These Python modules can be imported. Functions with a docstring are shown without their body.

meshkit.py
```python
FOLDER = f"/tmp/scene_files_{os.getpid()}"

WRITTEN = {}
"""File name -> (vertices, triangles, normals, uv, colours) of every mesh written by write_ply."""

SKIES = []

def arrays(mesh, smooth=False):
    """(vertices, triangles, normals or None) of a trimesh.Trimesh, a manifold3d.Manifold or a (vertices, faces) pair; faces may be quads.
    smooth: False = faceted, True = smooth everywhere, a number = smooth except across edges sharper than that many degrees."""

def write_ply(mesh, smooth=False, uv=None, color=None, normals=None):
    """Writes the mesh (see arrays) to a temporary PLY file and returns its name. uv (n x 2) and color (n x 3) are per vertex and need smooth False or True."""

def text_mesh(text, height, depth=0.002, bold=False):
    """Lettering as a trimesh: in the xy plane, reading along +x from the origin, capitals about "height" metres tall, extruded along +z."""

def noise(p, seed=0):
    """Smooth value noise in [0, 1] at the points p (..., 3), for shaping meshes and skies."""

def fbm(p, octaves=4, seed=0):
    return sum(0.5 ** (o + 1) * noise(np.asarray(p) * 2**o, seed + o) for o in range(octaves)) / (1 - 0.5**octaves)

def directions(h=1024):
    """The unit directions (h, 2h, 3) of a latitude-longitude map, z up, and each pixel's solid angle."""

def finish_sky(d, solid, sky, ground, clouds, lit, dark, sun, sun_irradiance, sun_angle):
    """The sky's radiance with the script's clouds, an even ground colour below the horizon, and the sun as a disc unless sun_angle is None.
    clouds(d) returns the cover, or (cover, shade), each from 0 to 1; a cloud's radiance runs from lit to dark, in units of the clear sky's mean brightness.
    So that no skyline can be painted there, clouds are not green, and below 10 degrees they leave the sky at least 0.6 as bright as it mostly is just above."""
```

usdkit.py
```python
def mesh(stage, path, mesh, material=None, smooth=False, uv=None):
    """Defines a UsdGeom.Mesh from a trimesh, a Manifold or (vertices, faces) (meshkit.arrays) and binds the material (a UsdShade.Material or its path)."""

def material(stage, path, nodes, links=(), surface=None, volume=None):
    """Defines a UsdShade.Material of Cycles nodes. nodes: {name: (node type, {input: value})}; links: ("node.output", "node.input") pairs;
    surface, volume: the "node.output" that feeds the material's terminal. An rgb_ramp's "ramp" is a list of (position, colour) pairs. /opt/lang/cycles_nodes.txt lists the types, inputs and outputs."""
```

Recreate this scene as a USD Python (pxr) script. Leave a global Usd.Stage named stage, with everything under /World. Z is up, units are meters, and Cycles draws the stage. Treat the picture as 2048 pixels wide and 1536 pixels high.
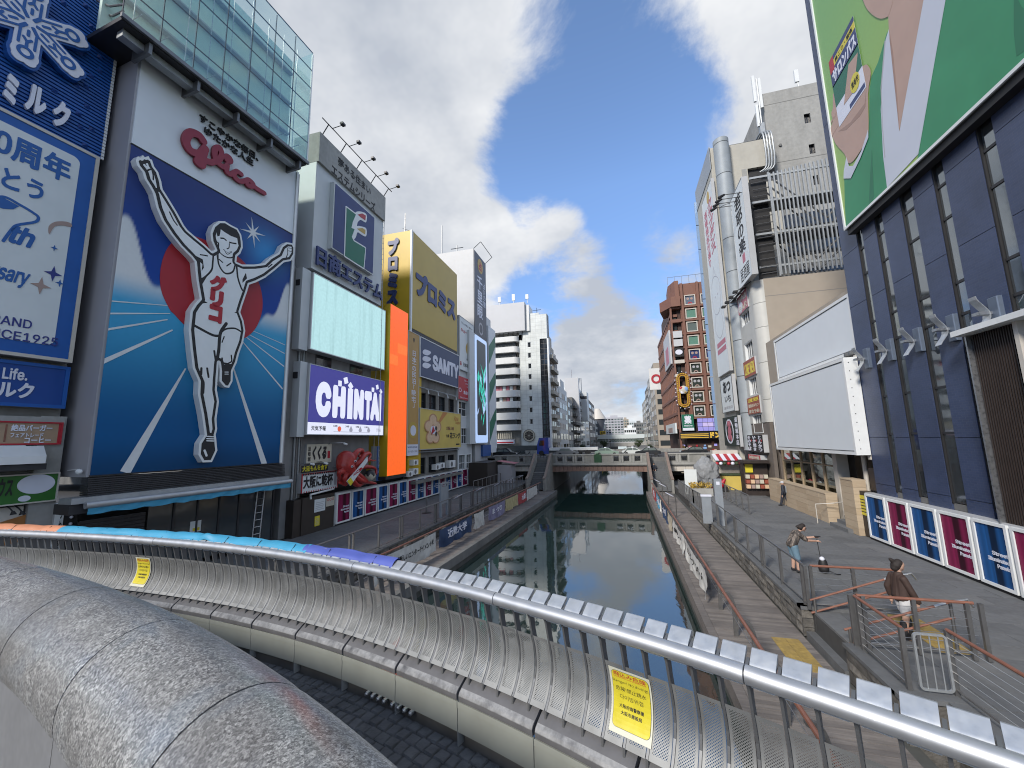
"""A canal street with big sign boards on both banks, seen from a curved footbridge on a cloudy bright morning."""
import glob, math, random
import numpy as np
import trimesh
import manifold3d as m3
from shapely import affinity, union_all, box as sbox
from shapely.geometry import Polygon, LineString, Point, MultiPolygon
from pxr import Gf, Sdf, Usd, UsdGeom, UsdLux, UsdShade, Vt
import usdkit, meshkit

A = np.array

random.seed(7)
RNG = np.random.default_rng(11)
stage = Usd.Stage.CreateInMemory()
UsdGeom.SetStageUpAxis(stage, 'Z')
UsdGeom.SetStageMetersPerUnit(stage, 1.0)
UsdGeom.Xform.Define(stage, '/World')
UsdGeom.Scope.Define(stage, '/World/Looks')

# camera
FPX, EYE = 795.0, A([0.0, 0.0, 4.45])          # focal length in pixels of a 2048-wide frame, height over the promenade
PITCH, ROLL, YAW = map(math.radians, (8.1, 1.25, 15.2))
_fw = A([-math.sin(YAW) * math.cos(PITCH), math.cos(YAW) * math.cos(PITCH), math.sin(PITCH)])
_rt = A([math.cos(YAW), math.sin(YAW), 0.0])
_up = np.cross(_rt, _fw)
CR, CU = _rt * math.cos(ROLL) - _up * math.sin(ROLL), _up * math.cos(ROLL) + _rt * math.sin(ROLL)
cam = UsdGeom.Camera.Define(stage, '/World/camera')
cam.CreateHorizontalApertureAttr(36.0)
cam.CreateVerticalApertureAttr(27.0)
cam.CreateFocalLengthAttr(FPX * 36.0 / 2048)
cam.CreateClippingRangeAttr(Gf.Vec2f(0.05, 5000))
cam.CreateExposureAttr(0.98)
_m = Gf.Matrix4d(*[*CR, 0, *CU, 0, *(-_fw), 0, *EYE, 1])
cam.AddTransformOp().Set(_m)

# sky and sun
SUN_EL, SUN_AZ = math.radians(34), math.radians(205)      # behind the viewer, to the left, softened by cloud
sun = UsdLux.DistantLight.Define(stage, '/World/sun')
sun.CreateIntensityAttr(0.55)
sun.CreateAngleAttr(11.0)
sun.CreateColorAttr(Gf.Vec3f(1.0, 0.93, 0.84))
sun.GetPrim().CreateAttribute('inputs:normalize', Sdf.ValueTypeNames.Bool).Set(True)
_to = A([math.sin(SUN_AZ) * math.cos(SUN_EL), math.cos(SUN_AZ) * math.cos(SUN_EL), math.sin(SUN_EL)])
_zx = _to / np.linalg.norm(_to)
_xx = np.cross([0, 0, 1.0], _zx); _xx /= np.linalg.norm(_xx)
_yx = np.cross(_zx, _xx)
sun.AddTransformOp().Set(Gf.Matrix4d(*[*_xx, 0, *_yx, 0, *_zx, 0, 0, 0, 0, 1]))


def ray(px, py):
    """Direction of a photograph pixel, used only to read positions off known planes."""
    return CR * ((px - 1024) / FPX) + CU * ((768 - py) / FPX) + _fw


def atx(px, py, x): d = ray(px, py); return EYE + d * (x / d[0])
def aty(px, py, y): d = ray(px, py); return EYE + d * (y / d[1])
def atz(px, py, z): d = ray(px, py); return EYE + d * ((z - EYE[2]) / d[2])


def cloud_blob(nodes, links, i, px, py, width, gain):
    """A soft round patch of cloud (or clear sky) towards one direction."""
    d = ray(px, py); d /= np.linalg.norm(d)
    nodes[f'dot{i}'] = ('vector_math', {'math_type': 'dot_product', 'vector2': tuple(d)})
    nodes[f'mr{i}'] = ('map_range', {'range_type': 'smoothstep', 'from_min': math.cos(math.radians(width)), 'from_max': 1.0, 'to_min': 0.0, 'to_max': gain, 'clamp': True})
    links += [('nrm.vector', f'dot{i}.vector1'), (f'dot{i}.value', f'mr{i}.value')]
    return f'mr{i}.result'


def build_sky():
    n = {
        'tc': ('texture_coordinate', {}),
        'nrm': ('vector_math', {'math_type': 'normalize'}),
        'sky': ('sky_texture', {'sky_type': 'single_scattering', 'sun_disc': False, 'sun_elevation': SUN_EL, 'sun_rotation': SUN_AZ, 'altitude': 50.0, 'air_density': 0.9, 'aerosol_density': 0.12, 'ozone_density': 2.2}),
        'xyz': ('separate_xyz', {}),
        'zc': ('math', {'math_type': 'maximum', 'value2': 0.0}),
        'zz': ('math', {'math_type': 'add', 'value2': 0.36}),
        'dx': ('math', {'math_type': 'divide'}), 'dy': ('math', {'math_type': 'divide'}),
        'pl': ('combine_xyz', {'z': 0.35}),
        'n1': ('noise_texture', {'scale': 2.7, 'detail': 11.0, 'roughness': 0.64, 'distortion': 0.25}),
        'n2': ('noise_texture', {'scale': 0.62, 'detail': 3.0, 'roughness': 0.5}),
        'n3': ('noise_texture', {'scale': 1.9, 'detail': 6.0, 'roughness': 0.6}),
        'base': ('math', {'math_type': 'multiply_add', 'value2': 1.75, 'value3': -0.31}),
        'big': ('math', {'math_type': 'multiply_add', 'value2': 0.55}),
        'cov': ('map_range', {'range_type': 'smoothstep', 'from_min': 0.66, 'from_max': 1.06, 'to_min': 0.0, 'to_max': 1.0, 'clamp': True}),
        'hz': ('map_range', {'range_type': 'smoothstep', 'from_min': 0.0, 'from_max': 0.16, 'to_min': 0.35, 'to_max': 0.0, 'clamp': True}),
        'cmax': ('math', {'math_type': 'maximum'}),
        'shade': ('map_range', {'from_min': 0.40, 'from_max': 0.66, 'to_min': 1.0, 'to_max': 0.0, 'clamp': True}),
        'ccol': ('mix_color', {'blend_type': 'mix', 'a': (1.0, 1.0, 1.0), 'b': (0.58, 0.62, 0.69)}),
        'gain': ('mix_color', {'blend_type': 'multiply', 'fac': 1.0, 'b': (3.0, 3.06, 3.15), 'use_clamp': False}),
        'sk2': ('mix_color', {'blend_type': 'multiply', 'fac': 1.0, 'b': (0.98, 1.04, 1.12), 'use_clamp': False}),
        'vr': ('rgb_ramp', {'ramp': [(0.0, (0.26, 0.285, 0.36)), (0.12, (0.36, 0.39, 0.47)), (0.3, (0.62, 0.66, 0.74)), (0.55, (0.90, 0.94, 1.0)), (1.0, (0.86, 0.88, 0.9))]}),
        'mx': ('mix_color', {'blend_type': 'mix', 'use_clamp': True}),
        'bg': ('background_shader', {'strength': 0.15}),
    }
    l = [('tc.generated', 'nrm.vector1'), ('nrm.vector', 'xyz.vector'), ('xyz.z', 'zc.value1'), ('zc.value', 'zz.value1'),
         ('xyz.x', 'dx.value1'), ('zz.value', 'dx.value2'), ('xyz.y', 'dy.value1'), ('zz.value', 'dy.value2'),
         ('dx.value', 'pl.x'), ('dy.value', 'pl.y'), ('pl.vector', 'n1.vector'), ('pl.vector', 'n2.vector'), ('pl.vector', 'n3.vector'),
         ('n1.fac', 'base.value1'), ('n2.fac', 'big.value1'), ('base.value', 'big.value3')]
    last = 'big.value'
    blobs = [(700, 60, 32, 0.42), (930, 60, 14, 0.20), (1540, 40, 20, 0.46), (830, 440, 24, 0.32), (1110, 390, 6, 0.40), (1150, 505, 8, 0.40), (1310, 370, 6, 0.32), (1330, 470, 5, 0.24), (980, 480, 8, 0.24), (1200, 720, 10, 0.46),
             (1180, 100, 22, -0.40), (1180, 290, 18, -0.40), (1020, 320, 11, -0.40), (1360, 300, 10, -0.26), (1080, 600, 9, -0.34), (1320, 470, 10, -0.26), (1230, 790, 6, -0.12), (1220, 580, 6, -0.1)]
    for i, b in enumerate(blobs):
        o = cloud_blob(n, l, i, *b)
        n[f'ad{i}'] = ('math', {'math_type': 'add'})
        l += [(last, f'ad{i}.value1'), (o, f'ad{i}.value2')]
        last = f'ad{i}.value'
    l += [(last, 'cov.value'), ('xyz.z', 'hz.value'), ('cov.result', 'cmax.value1'), ('hz.result', 'cmax.value2'), ('n3.fac', 'shade.value'),
          ('shade.result', 'ccol.fac'), ('ccol.result', 'gain.a'), ('sky.color', 'sk2.a'), ('xyz.z', 'vr.fac'), ('vr.color', 'sk2.b'), ('cmax.value', 'mx.fac'), ('sk2.result', 'mx.a'), ('gain.result', 'mx.b'),
          ('mx.result', 'bg.color')]
    return usdkit.material(stage, '/World/Looks/sky_clouds', n, l, surface='bg.background')


dome = UsdLux.DomeLight.Define(stage, '/World/sky')
UsdShade.MaterialBindingAPI.Apply(dome.GetPrim()).Bind(build_sky())

# things, parts, materials
_used = {}
BASES = {}


def numbered(parent, name):
    k = (str(parent), name)
    _used[k] = _used.get(k, -1) + 1
    return name if _used[k] == 0 else f'{name}_{_used[k]:03d}'


def tag(p, label=None, cat=None, group=None, kind=None):
    for k, v in (('label', label), ('category', cat), ('group', group), ('kind', kind)):
        if v:
            p.SetCustomDataByKey(k, v)
    return p


def thing(name, label, cat, base=(0, 0, 0), group=None, kind=None):
    path = '/World/' + numbered('/World', name)
    x = UsdGeom.Xform.Define(stage, path)
    base = A(base, float)
    x.AddTranslateOp().Set(Gf.Vec3d(*map(float, base)))
    BASES[path] = base
    tag(x.GetPrim(), label, cat, group, kind)
    return path


def structure(name, base=(0, 0, 0)):
    return thing(name, None, None, base, kind='structure')


def arr(mesh):
    if isinstance(mesh, MB):
        mesh = mesh.get()
    if isinstance(mesh, list):
        mesh = join(mesh)
    if hasattr(mesh, 'to_mesh'):
        q = mesh.to_mesh(); return A(q.vert_properties[:, :3], float), A(q.tri_verts, int)
    if isinstance(mesh, trimesh.Trimesh):
        return A(mesh.vertices), A(mesh.faces)
    return np.asarray(mesh[0], float), np.asarray(mesh[1], int)


def join(ms):
    vs, fs, n = [], [], 0
    for m in ms:
        v, f = arr(m)
        if len(v) == 0:
            continue
        if f.shape[1] == 4:
            f = np.vstack([f[:, [0, 1, 2]], f[:, [0, 2, 3]]])
        vs.append(v); fs.append(f + n); n += len(v)
    if not vs:
        return np.zeros((0, 3)), np.zeros((0, 3), int)
    return np.vstack(vs), np.vstack(fs)


def part(parent, name, mesh, mat, label=None, smooth=False, uv=None, cd=None, kind=None):
    """One mesh under a thing (or under a part); mesh in world coordinates."""
    v, f = arr(mesh)
    path = parent + '/' + numbered(parent, name)
    root = '/'.join(parent.split('/')[:3])
    v = v - BASES.get(root, 0)
    p = usdkit.mesh(stage, path, (v, f), MATS[mat] if isinstance(mat, str) else mat, smooth=smooth, uv=uv)
    if cd is not None:
        UsdGeom.PrimvarsAPI(p).CreatePrimvar('Cd', Sdf.ValueTypeNames.Color3fArray, 'vertex').Set(Vt.Vec3fArray.FromNumpy(np.asarray(cd, np.float32)))
    p.CreateDoubleSidedAttr(True)
    tag(p.GetPrim(), label=label, kind=kind)
    return path


def single(name, mesh, mat, label=None, cat=None, group=None, kind=None, smooth=False, uv=None, cd=None):
    path = part('/World', name, mesh, mat, smooth=smooth, uv=uv, cd=cd)
    tag(stage.GetPrimAtPath(path), label, cat, group, kind)
    return path


def clone(src, label, base, rz=0.0, group=None):
    """Another one of a thing that is built already, with its parts."""
    name = src.rpartition('/')[2]
    path = '/World/' + numbered('/World', name)
    x = UsdGeom.Xform.Define(stage, path)
    x.GetPrim().GetReferences().AddInternalReference(src)
    x.ClearXformOpOrder()
    x.AddTranslateOp(UsdGeom.XformOp.PrecisionDouble, '').Set(Gf.Vec3d(*map(float, base)))
    if rz:
        x.AddRotateZOp().Set(float(rz))
    x.GetPrim().SetInstanceable(True)
    tag(x.GetPrim(), label, stage.GetPrimAtPath(src).GetCustomDataByKey('category'), group)
    return path


MATS = {}


def mat(name, color, rough=0.6, metal=0.0, var=0.0, scale=4.0, stretch=(1, 1, 1), bump=0.0, bscale=40.0, stain=0.0, stain_scale=0.6, stain_col=None, emit=0.0, spec=0.5, coat=0.0, cd=False, rvar=0.0):
    """A procedural surface: base colour with grain, larger stains, fine relief."""
    n = {'geo': ('geometry', {}), 'p': ('principled_bsdf', {'roughness': rough, 'metallic': metal, 'specular_ior_level': spec, 'coat_weight': coat})}
    l = []
    c = A(color, float)
    cur = None
    if cd:
        n['at'] = ('attribute', {'attribute': 'Cd'}); cur = 'at.color'
    if var > 0:
        n['mp'] = ('mapping', {'scale': stretch})
        n['nz'] = ('noise_texture', {'scale': scale, 'detail': 5.0, 'roughness': 0.6})
        l += [('geo.position', 'mp.vector'), ('mp.vector', 'nz.vector')]
        if cd:
            n['rp'] = ('rgb_ramp', {'ramp': [(0.25, (1 - var,) * 3), (0.75, (1 + var * 0.5,) * 3)]})
            n['mc'] = ('mix_color', {'blend_type': 'multiply', 'fac': 1.0})
            l += [('nz.fac', 'rp.fac'), (cur, 'mc.a'), ('rp.color', 'mc.b')]; cur = 'mc.result'
        else:
            n['rp'] = ('rgb_ramp', {'ramp': [(0.25, tuple(c * (1 - var))), (0.5, tuple(c)), (0.75, tuple(np.minimum(c * (1 + var), 0.95)))]})
            l += [('nz.fac', 'rp.fac')]; cur = 'rp.color'
    if stain > 0:
        n['ms'] = ('mapping', {'scale': (1, 1, 0.22)})
        n['ns'] = ('noise_texture', {'scale': stain_scale, 'detail': 6.0, 'roughness': 0.62})
        n['mr'] = ('map_range', {'from_min': 0.45, 'from_max': 0.75, 'to_min': 0.0, 'to_max': stain, 'clamp': True})
        n['mx'] = ('mix_color', {'blend_type': 'mix', 'a': tuple(c), 'b': tuple(stain_col if stain_col is not None else c * 0.35)})
        l += [('geo.position', 'ms.vector'), ('ms.vector', 'ns.vector'), ('ns.fac', 'mr.value'), ('mr.result', 'mx.fac')]
        if cur:
            l.append((cur, 'mx.a'))
        cur = 'mx.result'
    if cur:
        l.append((cur, 'p.base_color'))
        if emit > 0:
            l.append((cur, 'p.emission_color'))
    else:
        n['p'][1]['base_color'] = tuple(c)
        if emit > 0:
            n['p'][1]['emission_color'] = tuple(c)
    if emit > 0:
        n['p'][1]['emission_strength'] = emit
    if bump > 0:
        n['nb'] = ('noise_texture', {'scale': bscale, 'detail': 4.0})
        n['bp'] = ('bump', {'strength': bump, 'distance': 0.02})
        l += [('geo.position', 'nb.vector'), ('nb.fac', 'bp.height'), ('bp.normal', 'p.normal')]
    if rvar > 0:
        n['nr'] = ('noise_texture', {'scale': scale * 1.7, 'detail': 4.0})
        n['rr'] = ('map_range', {'from_min': 0.3, 'from_max': 0.7, 'to_min': max(rough - rvar, 0.03), 'to_max': rough + rvar, 'clamp': True})
        l += [('geo.position', 'nr.vector'), ('nr.fac', 'rr.value'), ('rr.result', 'p.roughness')]
    MATS[name] = usdkit.material(stage, '/World/Looks/' + name, n, l, surface='p.BSDF')
    return MATS[name]


_quick = {}


def col(r, g, b, rough=0.55, emit=0.0):
    """A plain paint or print colour (linear), made once."""
    k = (round(r, 3), round(g, 3), round(b, 3), rough, emit)
    if k not in _quick:
        _quick[k] = mat(f'paint_{len(_quick):03d}', (r, g, b), rough=rough, var=0.06, scale=2.5, emit=emit, rvar=0.05)
    return _quick[k]


def srgb(r, g, b):
    c = A([r, g, b]) / 255.0
    return tuple(np.where(c < 0.04045, c / 12.92, ((c + 0.055) / 1.055) ** 2.4))


# shapes
BOXF = A([[0, 3, 2, 1], [4, 5, 6, 7], [0, 1, 5, 4], [1, 2, 6, 5], [2, 3, 7, 6], [3, 0, 4, 7]])


class Plane:
    """A frame on a wall: s along it (to the viewer's right), z up, d out of it."""
    def __init__(self, o, s):
        s = A([s[0], s[1], 0.0]); s /= np.linalg.norm(s)
        self.o, self.s = A([o[0], o[1], 0.0]), s
        self.d = np.cross(s, [0, 0, 1.0])

    def w(self, a):
        a = np.asarray(a, float)
        return self.o + a[..., :1] * self.s + a[..., 1:2] * A([0, 0, 1.0]) + a[..., 2:3] * self.d

    def px(self, x, y, d=0.0):
        r = ray(x, y); o = self.o + self.d * d
        k = ((o - EYE) @ self.d) / (r @ self.d)
        p = EYE + r * k
        return float((p - self.o) @ self.s), float(p[2])

    def rect(self, bl, tr, d=0.0):
        a, b = self.px(*bl, d), self.px(*tr, d)
        return a[0], a[1], b[0], b[1]

    def poly(self, pts, d=0.0):
        return [self.px(*p, d) for p in pts]


class MB:
    def __init__(self): self.m = []
    def add(self, m): self.m.append(arr(m)); return self
    def get(self): return join(self.m)

    def box(self, pl, s0, s1, z0, z1, d0, d1):
        v = A([[s0, z0, d0], [s1, z0, d0], [s1, z1, d0], [s0, z1, d0], [s0, z0, d1], [s1, z0, d1], [s1, z1, d1], [s0, z1, d1]])
        return self.add((pl.w(v), np.vstack([BOXF[:, [0, 1, 2]], BOXF[:, [0, 2, 3]]])))

    def wbox(self, x0, x1, y0, y1, z0, z1):
        v = A([[x0, y0, z0], [x1, y0, z0], [x1, y1, z0], [x0, y1, z0], [x0, y0, z1], [x1, y0, z1], [x1, y1, z1], [x0, y1, z1]])
        return self.add((v, np.vstack([BOXF[:, [0, 1, 2]], BOXF[:, [0, 2, 3]]])))

    def tube(self, pts, r, n=8): return self.add(tube(pts, r, n))
    def ext(self, pl, geom, d0, d1): return self.add(extrude(pl, geom, d0, d1))

    def quad(self, a, b, c, d): return self.add((A([a, b, c, d], float), A([[0, 1, 2], [0, 2, 3]])))


def box(pl, s0, s1, z0, z1, d0, d1): return MB().box(pl, s0, s1, z0, z1, d0, d1).get()
def wbox(*a): return MB().wbox(*a).get()


def bev(pl, s0, s1, z0, z1, d0, d1, b=0.03):
    """A box with chamfered edges on the outer face."""
    q = lambda i, d: [[s0 + i, z0 + i, d], [s1 - i, z0 + i, d], [s1 - i, z1 - i, d], [s0 + i, z1 - i, d]]
    v = A(q(0, d0) + q(0, d1 - b) + q(b, d1))
    f = [[3, 2, 1, 0], [8, 9, 10, 11]]
    for r in (0, 4):
        for i in range(4):
            j = (i + 1) % 4
            f.append([r + i, r + j, r + 4 + j, r + 4 + i])
    f = A(f)
    return pl.w(v), np.vstack([f[:, [0, 1, 2]], f[:, [0, 2, 3]]])


def tube(pts, r, n=8, cap=True):
    p = np.asarray(pts, float)
    r = np.broadcast_to(np.asarray(r, float), (len(p),))
    t = np.gradient(p, axis=0); t /= np.linalg.norm(t, axis=1, keepdims=True) + 1e-12
    a = np.zeros_like(p)
    ref = A([0, 0, 1.0]) if abs(t[0][2]) < 0.9 else A([1.0, 0, 0])
    for i in range(len(p)):
        a[i] = np.cross(t[i], ref)
        if np.linalg.norm(a[i]) < 1e-4:
            a[i] = a[i - 1]
        a[i] /= np.linalg.norm(a[i]) + 1e-12
        if i and a[i] @ a[i - 1] < 0:
            a[i] = -a[i]
    b = np.cross(t, a)
    ang = np.arange(n) * 2 * np.pi / n
    v = (p[:, None] + r[:, None, None] * (np.cos(ang)[None, :, None] * a[:, None] + np.sin(ang)[None, :, None] * b[:, None])).reshape(-1, 3)
    f = []
    for i in range(len(p) - 1):
        for j in range(n):
            k = (j + 1) % n
            f += [[i * n + j, i * n + k, (i + 1) * n + k], [i * n + j, (i + 1) * n + k, (i + 1) * n + j]]
    if cap:
        for i, flip in ((0, 1), (len(p) - 1, 0)):
            for j in range(1, n - 1):
                q = [i * n, i * n + j, i * n + j + 1]
                f.append(q[::-1] if flip else q)
    return v, A(f)


def bars(segs, r, n=6):
    return join([tube([a, b], r, n) for a, b in segs])


def extrude(pl, geom, d0, d1):
    out = []
    for g in getattr(geom, 'geoms', [geom]):
        if g.is_empty or g.geom_type != 'Polygon' or g.area < 1e-6:
            continue
        m = trimesh.creation.extrude_polygon(g, d1 - d0, engine='earcut')
        v = A(m.vertices); v[:, 2] += d0
        out.append((pl.w(v), A(m.faces)))
    return join(out)


def hexp(geom, z0, z1):
    """Extrude a plan polygon upwards."""
    out = []
    for g in getattr(geom, 'geoms', [geom]):
        m = trimesh.creation.extrude_polygon(g, z1 - z0, engine='earcut')
        v = A(m.vertices); v[:, 2] += z0
        out.append((v, A(m.faces)))
    return join(out)


def wall(pl, s0, z0, s1, z1, holes, d0=-0.3, d1=0.0):
    g = sbox(s0, z0, s1, z1)
    if holes:
        g = g.difference(union_all([sbox(*h) for h in holes]))
    return extrude(pl, g, d0, d1)


# lettering
_fonts, _glyph = {}, {}


def font(kind):
    from PIL import ImageFont
    if kind not in _fonts:
        name = {'cjk': 'Noto Sans CJK Regular.woff2', 'latin': 'Inter.woff2'}[kind]
        _fonts[kind] = ImageFont.truetype(glob.glob('/opt/blender-*/*/datafiles/fonts/' + name)[0], 96)
    return _fonts[kind]


def glyphs(s, bold=0, vertical=False, kind=None, gap=0.06):
    """Outline of a line of lettering as a shapely shape, about 96 units to a character."""
    k = (s, bold, vertical, kind, gap)
    if k in _glyph:
        return _glyph[k]
    from PIL import Image, ImageDraw
    if vertical:
        gs, y = [], 0
        for ch in s:
            if ch == ' ':
                y -= 50; continue
            g = glyphs(ch, bold, False, kind)
            if ch == 'ー' or ch == '一' and False:
                g = affinity.rotate(g, 90, origin='center')
            b = g.bounds
            gs.append(affinity.translate(g, -(b[0] + b[2]) / 2, y - b[3]))
            y -= (b[3] - b[1]) + 96 * (gap + 0.06) + (0 if b[3] - b[1] > 55 else 16)
        _glyph[k] = union_all(gs)
        return _glyph[k]
    f = font(kind or ('latin' if all(ord(c) < 0x250 for c in s) else 'cjk'))
    x0, y0, x1, y1 = f.getbbox(s, anchor='ls', stroke_width=bold)
    im = Image.new('L', (x1 - x0 + 8, y1 - y0 + 8))
    ImageDraw.Draw(im).text((4 - x0, 4 - y0), s, 255, f, anchor='ls', stroke_width=bold)
    on = np.pad(np.asarray(im) > 127, ((0, 0), (1, 1))).astype(np.int8)
    rows, st = np.nonzero(np.diff(on, axis=1) == 1)
    en = np.nonzero(np.diff(on, axis=1) == -1)[1]
    _glyph[k] = union_all(sbox(st, -rows - 1, en, -rows)).buffer(0.7).buffer(-0.7).simplify(0.8)
    return _glyph[k]


def fit(g, s0, z0, s1, z1):
    b = g.bounds
    a, c = (s1 - s0) / (b[2] - b[0]), (z1 - z0) / (b[3] - b[1])
    return affinity.affine_transform(g, [a, 0, 0, c, s0 - b[0] * a, z0 - b[1] * c])


def text(pl, s, r, d0, d1, bold=0, vertical=False, kind=None, italic=0.0):
    g = glyphs(s, bold, vertical, kind)
    if italic:
        g = affinity.skew(g, xs=italic, origin=(0, 0))
    return extrude(pl, fit(g, *r), d0, d1)


def frac(r, a, b, c, d):
    """A sub-rectangle of r = (s0, z0, s1, z1), in fractions left, bottom, right, top."""
    return r[0] + (r[2] - r[0]) * a, r[1] + (r[3] - r[1]) * b, r[0] + (r[2] - r[0]) * c, r[1] + (r[3] - r[1]) * d


def fbox(pl, r, a, b, c, d, d0, d1):
    q = frac(r, a, b, c, d)
    return box(pl, q[0], q[2], q[1], q[3], d0, d1)


def stroke(pts, w, cap=1):
    return LineString(pts).buffer(w / 2, cap_style=cap, quad_segs=6)


def smoothline(pts, n=6, closed=False):
    p = np.asarray(pts, float)
    q = np.vstack([p[-1:], p, p[:2]]) if closed else np.vstack([2 * p[:1] - p[1:2], p, 2 * p[-1:] - p[-2:-1]])
    out = []
    for i in range(len(q) - 3):
        a, b, c, d = q[i:i + 4]
        for t in np.linspace(0, 1, n, endpoint=False):
            out.append(0.5 * (2 * b + (c - a) * t + (2 * a - 5 * b + 4 * c - d) * t * t + (3 * b - a - 3 * c + d) * t ** 3))
    if not closed:
        out.append(p[-1])
    return A(out)


def grid_sheet(pl, s0, z0, s1, z1, d, n, m, fn):
    """A flat printed sheet: a grid whose vertices carry the print's colours fn(u, v)."""
    u, v = np.meshgrid(np.linspace(0, 1, n + 1), np.linspace(0, 1, m + 1))
    P = pl.w(np.stack([s0 + (s1 - s0) * u.ravel(), z0 + (z1 - z0) * v.ravel(), np.full(u.size, d)], 1))
    i, j = np.meshgrid(np.arange(n), np.arange(m))
    a = (j * (n + 1) + i).ravel()
    f = np.stack([a, a + 1, a + n + 2, a + n + 1], 1)
    return (P, np.vstack([f[:, [0, 1, 2]], f[:, [0, 2, 3]]])), fn(u.ravel(), v.ravel())


def sstep(a, b, x):
    t = np.clip((x - a) / (b - a), 0, 1); return t * t * (3 - 2 * t)


# rounded bodies (hulls of balls)
def ball(c, r, seg=14):
    return m3.Manifold.sphere(float(r), seg).translate([float(x) for x in c])


def chain(js, seg=14):
    """js: [(point, radius), ...]; hulls of neighbouring balls, joined."""
    out = []
    for (a, ra), (b, rb) in zip(js[:-1], js[1:]):
        out.append(m3.Manifold.batch_hull([ball(a, ra, seg), ball(b, rb, seg)]))
    return m3.Manifold.batch_boolean(out, m3.OpType.Add) if len(out) > 1 else out[0]


def blend(ms, length, it=8):
    m = m3.Manifold.batch_boolean(list(ms), m3.OpType.Add).refine_to_length(length)
    v, f = arr(m)
    t = trimesh.Trimesh(v, f, process=True)
    trimesh.smoothing.filter_taubin(t, iterations=it)
    return A(t.vertices), A(t.faces)

# materials of the place
mat('stone_paving', (0.125, 0.130, 0.134), 0.75, var=0.14, scale=5, bump=0.25, bscale=60, stain=0.25, stain_scale=0.5, rvar=0.12)
mat('stone_paving_dark', (0.112, 0.117, 0.121), 0.75, var=0.14, scale=6, bump=0.25, bscale=60, stain=0.4, stain_scale=0.6, rvar=0.12)
mat('stone_paving_warm', (0.137, 0.141, 0.143), 0.75, var=0.14, scale=5, bump=0.25, bscale=60, stain=0.4, stain_scale=0.5, rvar=0.12)
mat('grout', (0.05, 0.05, 0.05), 0.9, var=0.2)
mat('cobble', (0.105, 0.107, 0.110), 0.8, var=0.35, scale=9, bump=0.6, bscale=70, stain=0.5, stain_scale=2.0, rvar=0.1)
mat('cobble_dark', (0.085, 0.087, 0.090), 0.8, var=0.35, scale=9, bump=0.6, bscale=70, stain=0.5, stain_scale=2.0)
mat('concrete_smooth', (0.17, 0.172, 0.175), 0.6, var=0.1, scale=14, stain=0.2, stain_scale=1.0)
mat('planks', (0.185, 0.165, 0.150), 0.8, var=0.28, scale=3, stretch=(0.6, 9, 9), stain=0.5, stain_scale=1.1, bump=0.2)
mat('planks_dark', (0.145, 0.130, 0.120), 0.8, var=0.28, scale=3, stretch=(0.6, 9, 9), stain=0.5, stain_scale=1.1, bump=0.2)
mat('rubble', (0.095, 0.090, 0.082), 0.9, var=0.45, scale=7, bump=0.9, bscale=22, stain=0.6, stain_scale=1.5)
mat('rubble_light', (0.14, 0.13, 0.115), 0.9, var=0.45, scale=7, bump=0.9, bscale=22, stain=0.6, stain_scale=1.5)
mat('concrete', (0.30, 0.30, 0.285), 0.85, var=0.14, scale=3, stain=0.5, stain_scale=0.5, bump=0.12, bscale=30)
mat('concrete_dark', (0.15, 0.15, 0.145), 0.85, var=0.2, scale=3, stain=0.6, stain_scale=0.6, bump=0.12, bscale=30)
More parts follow.
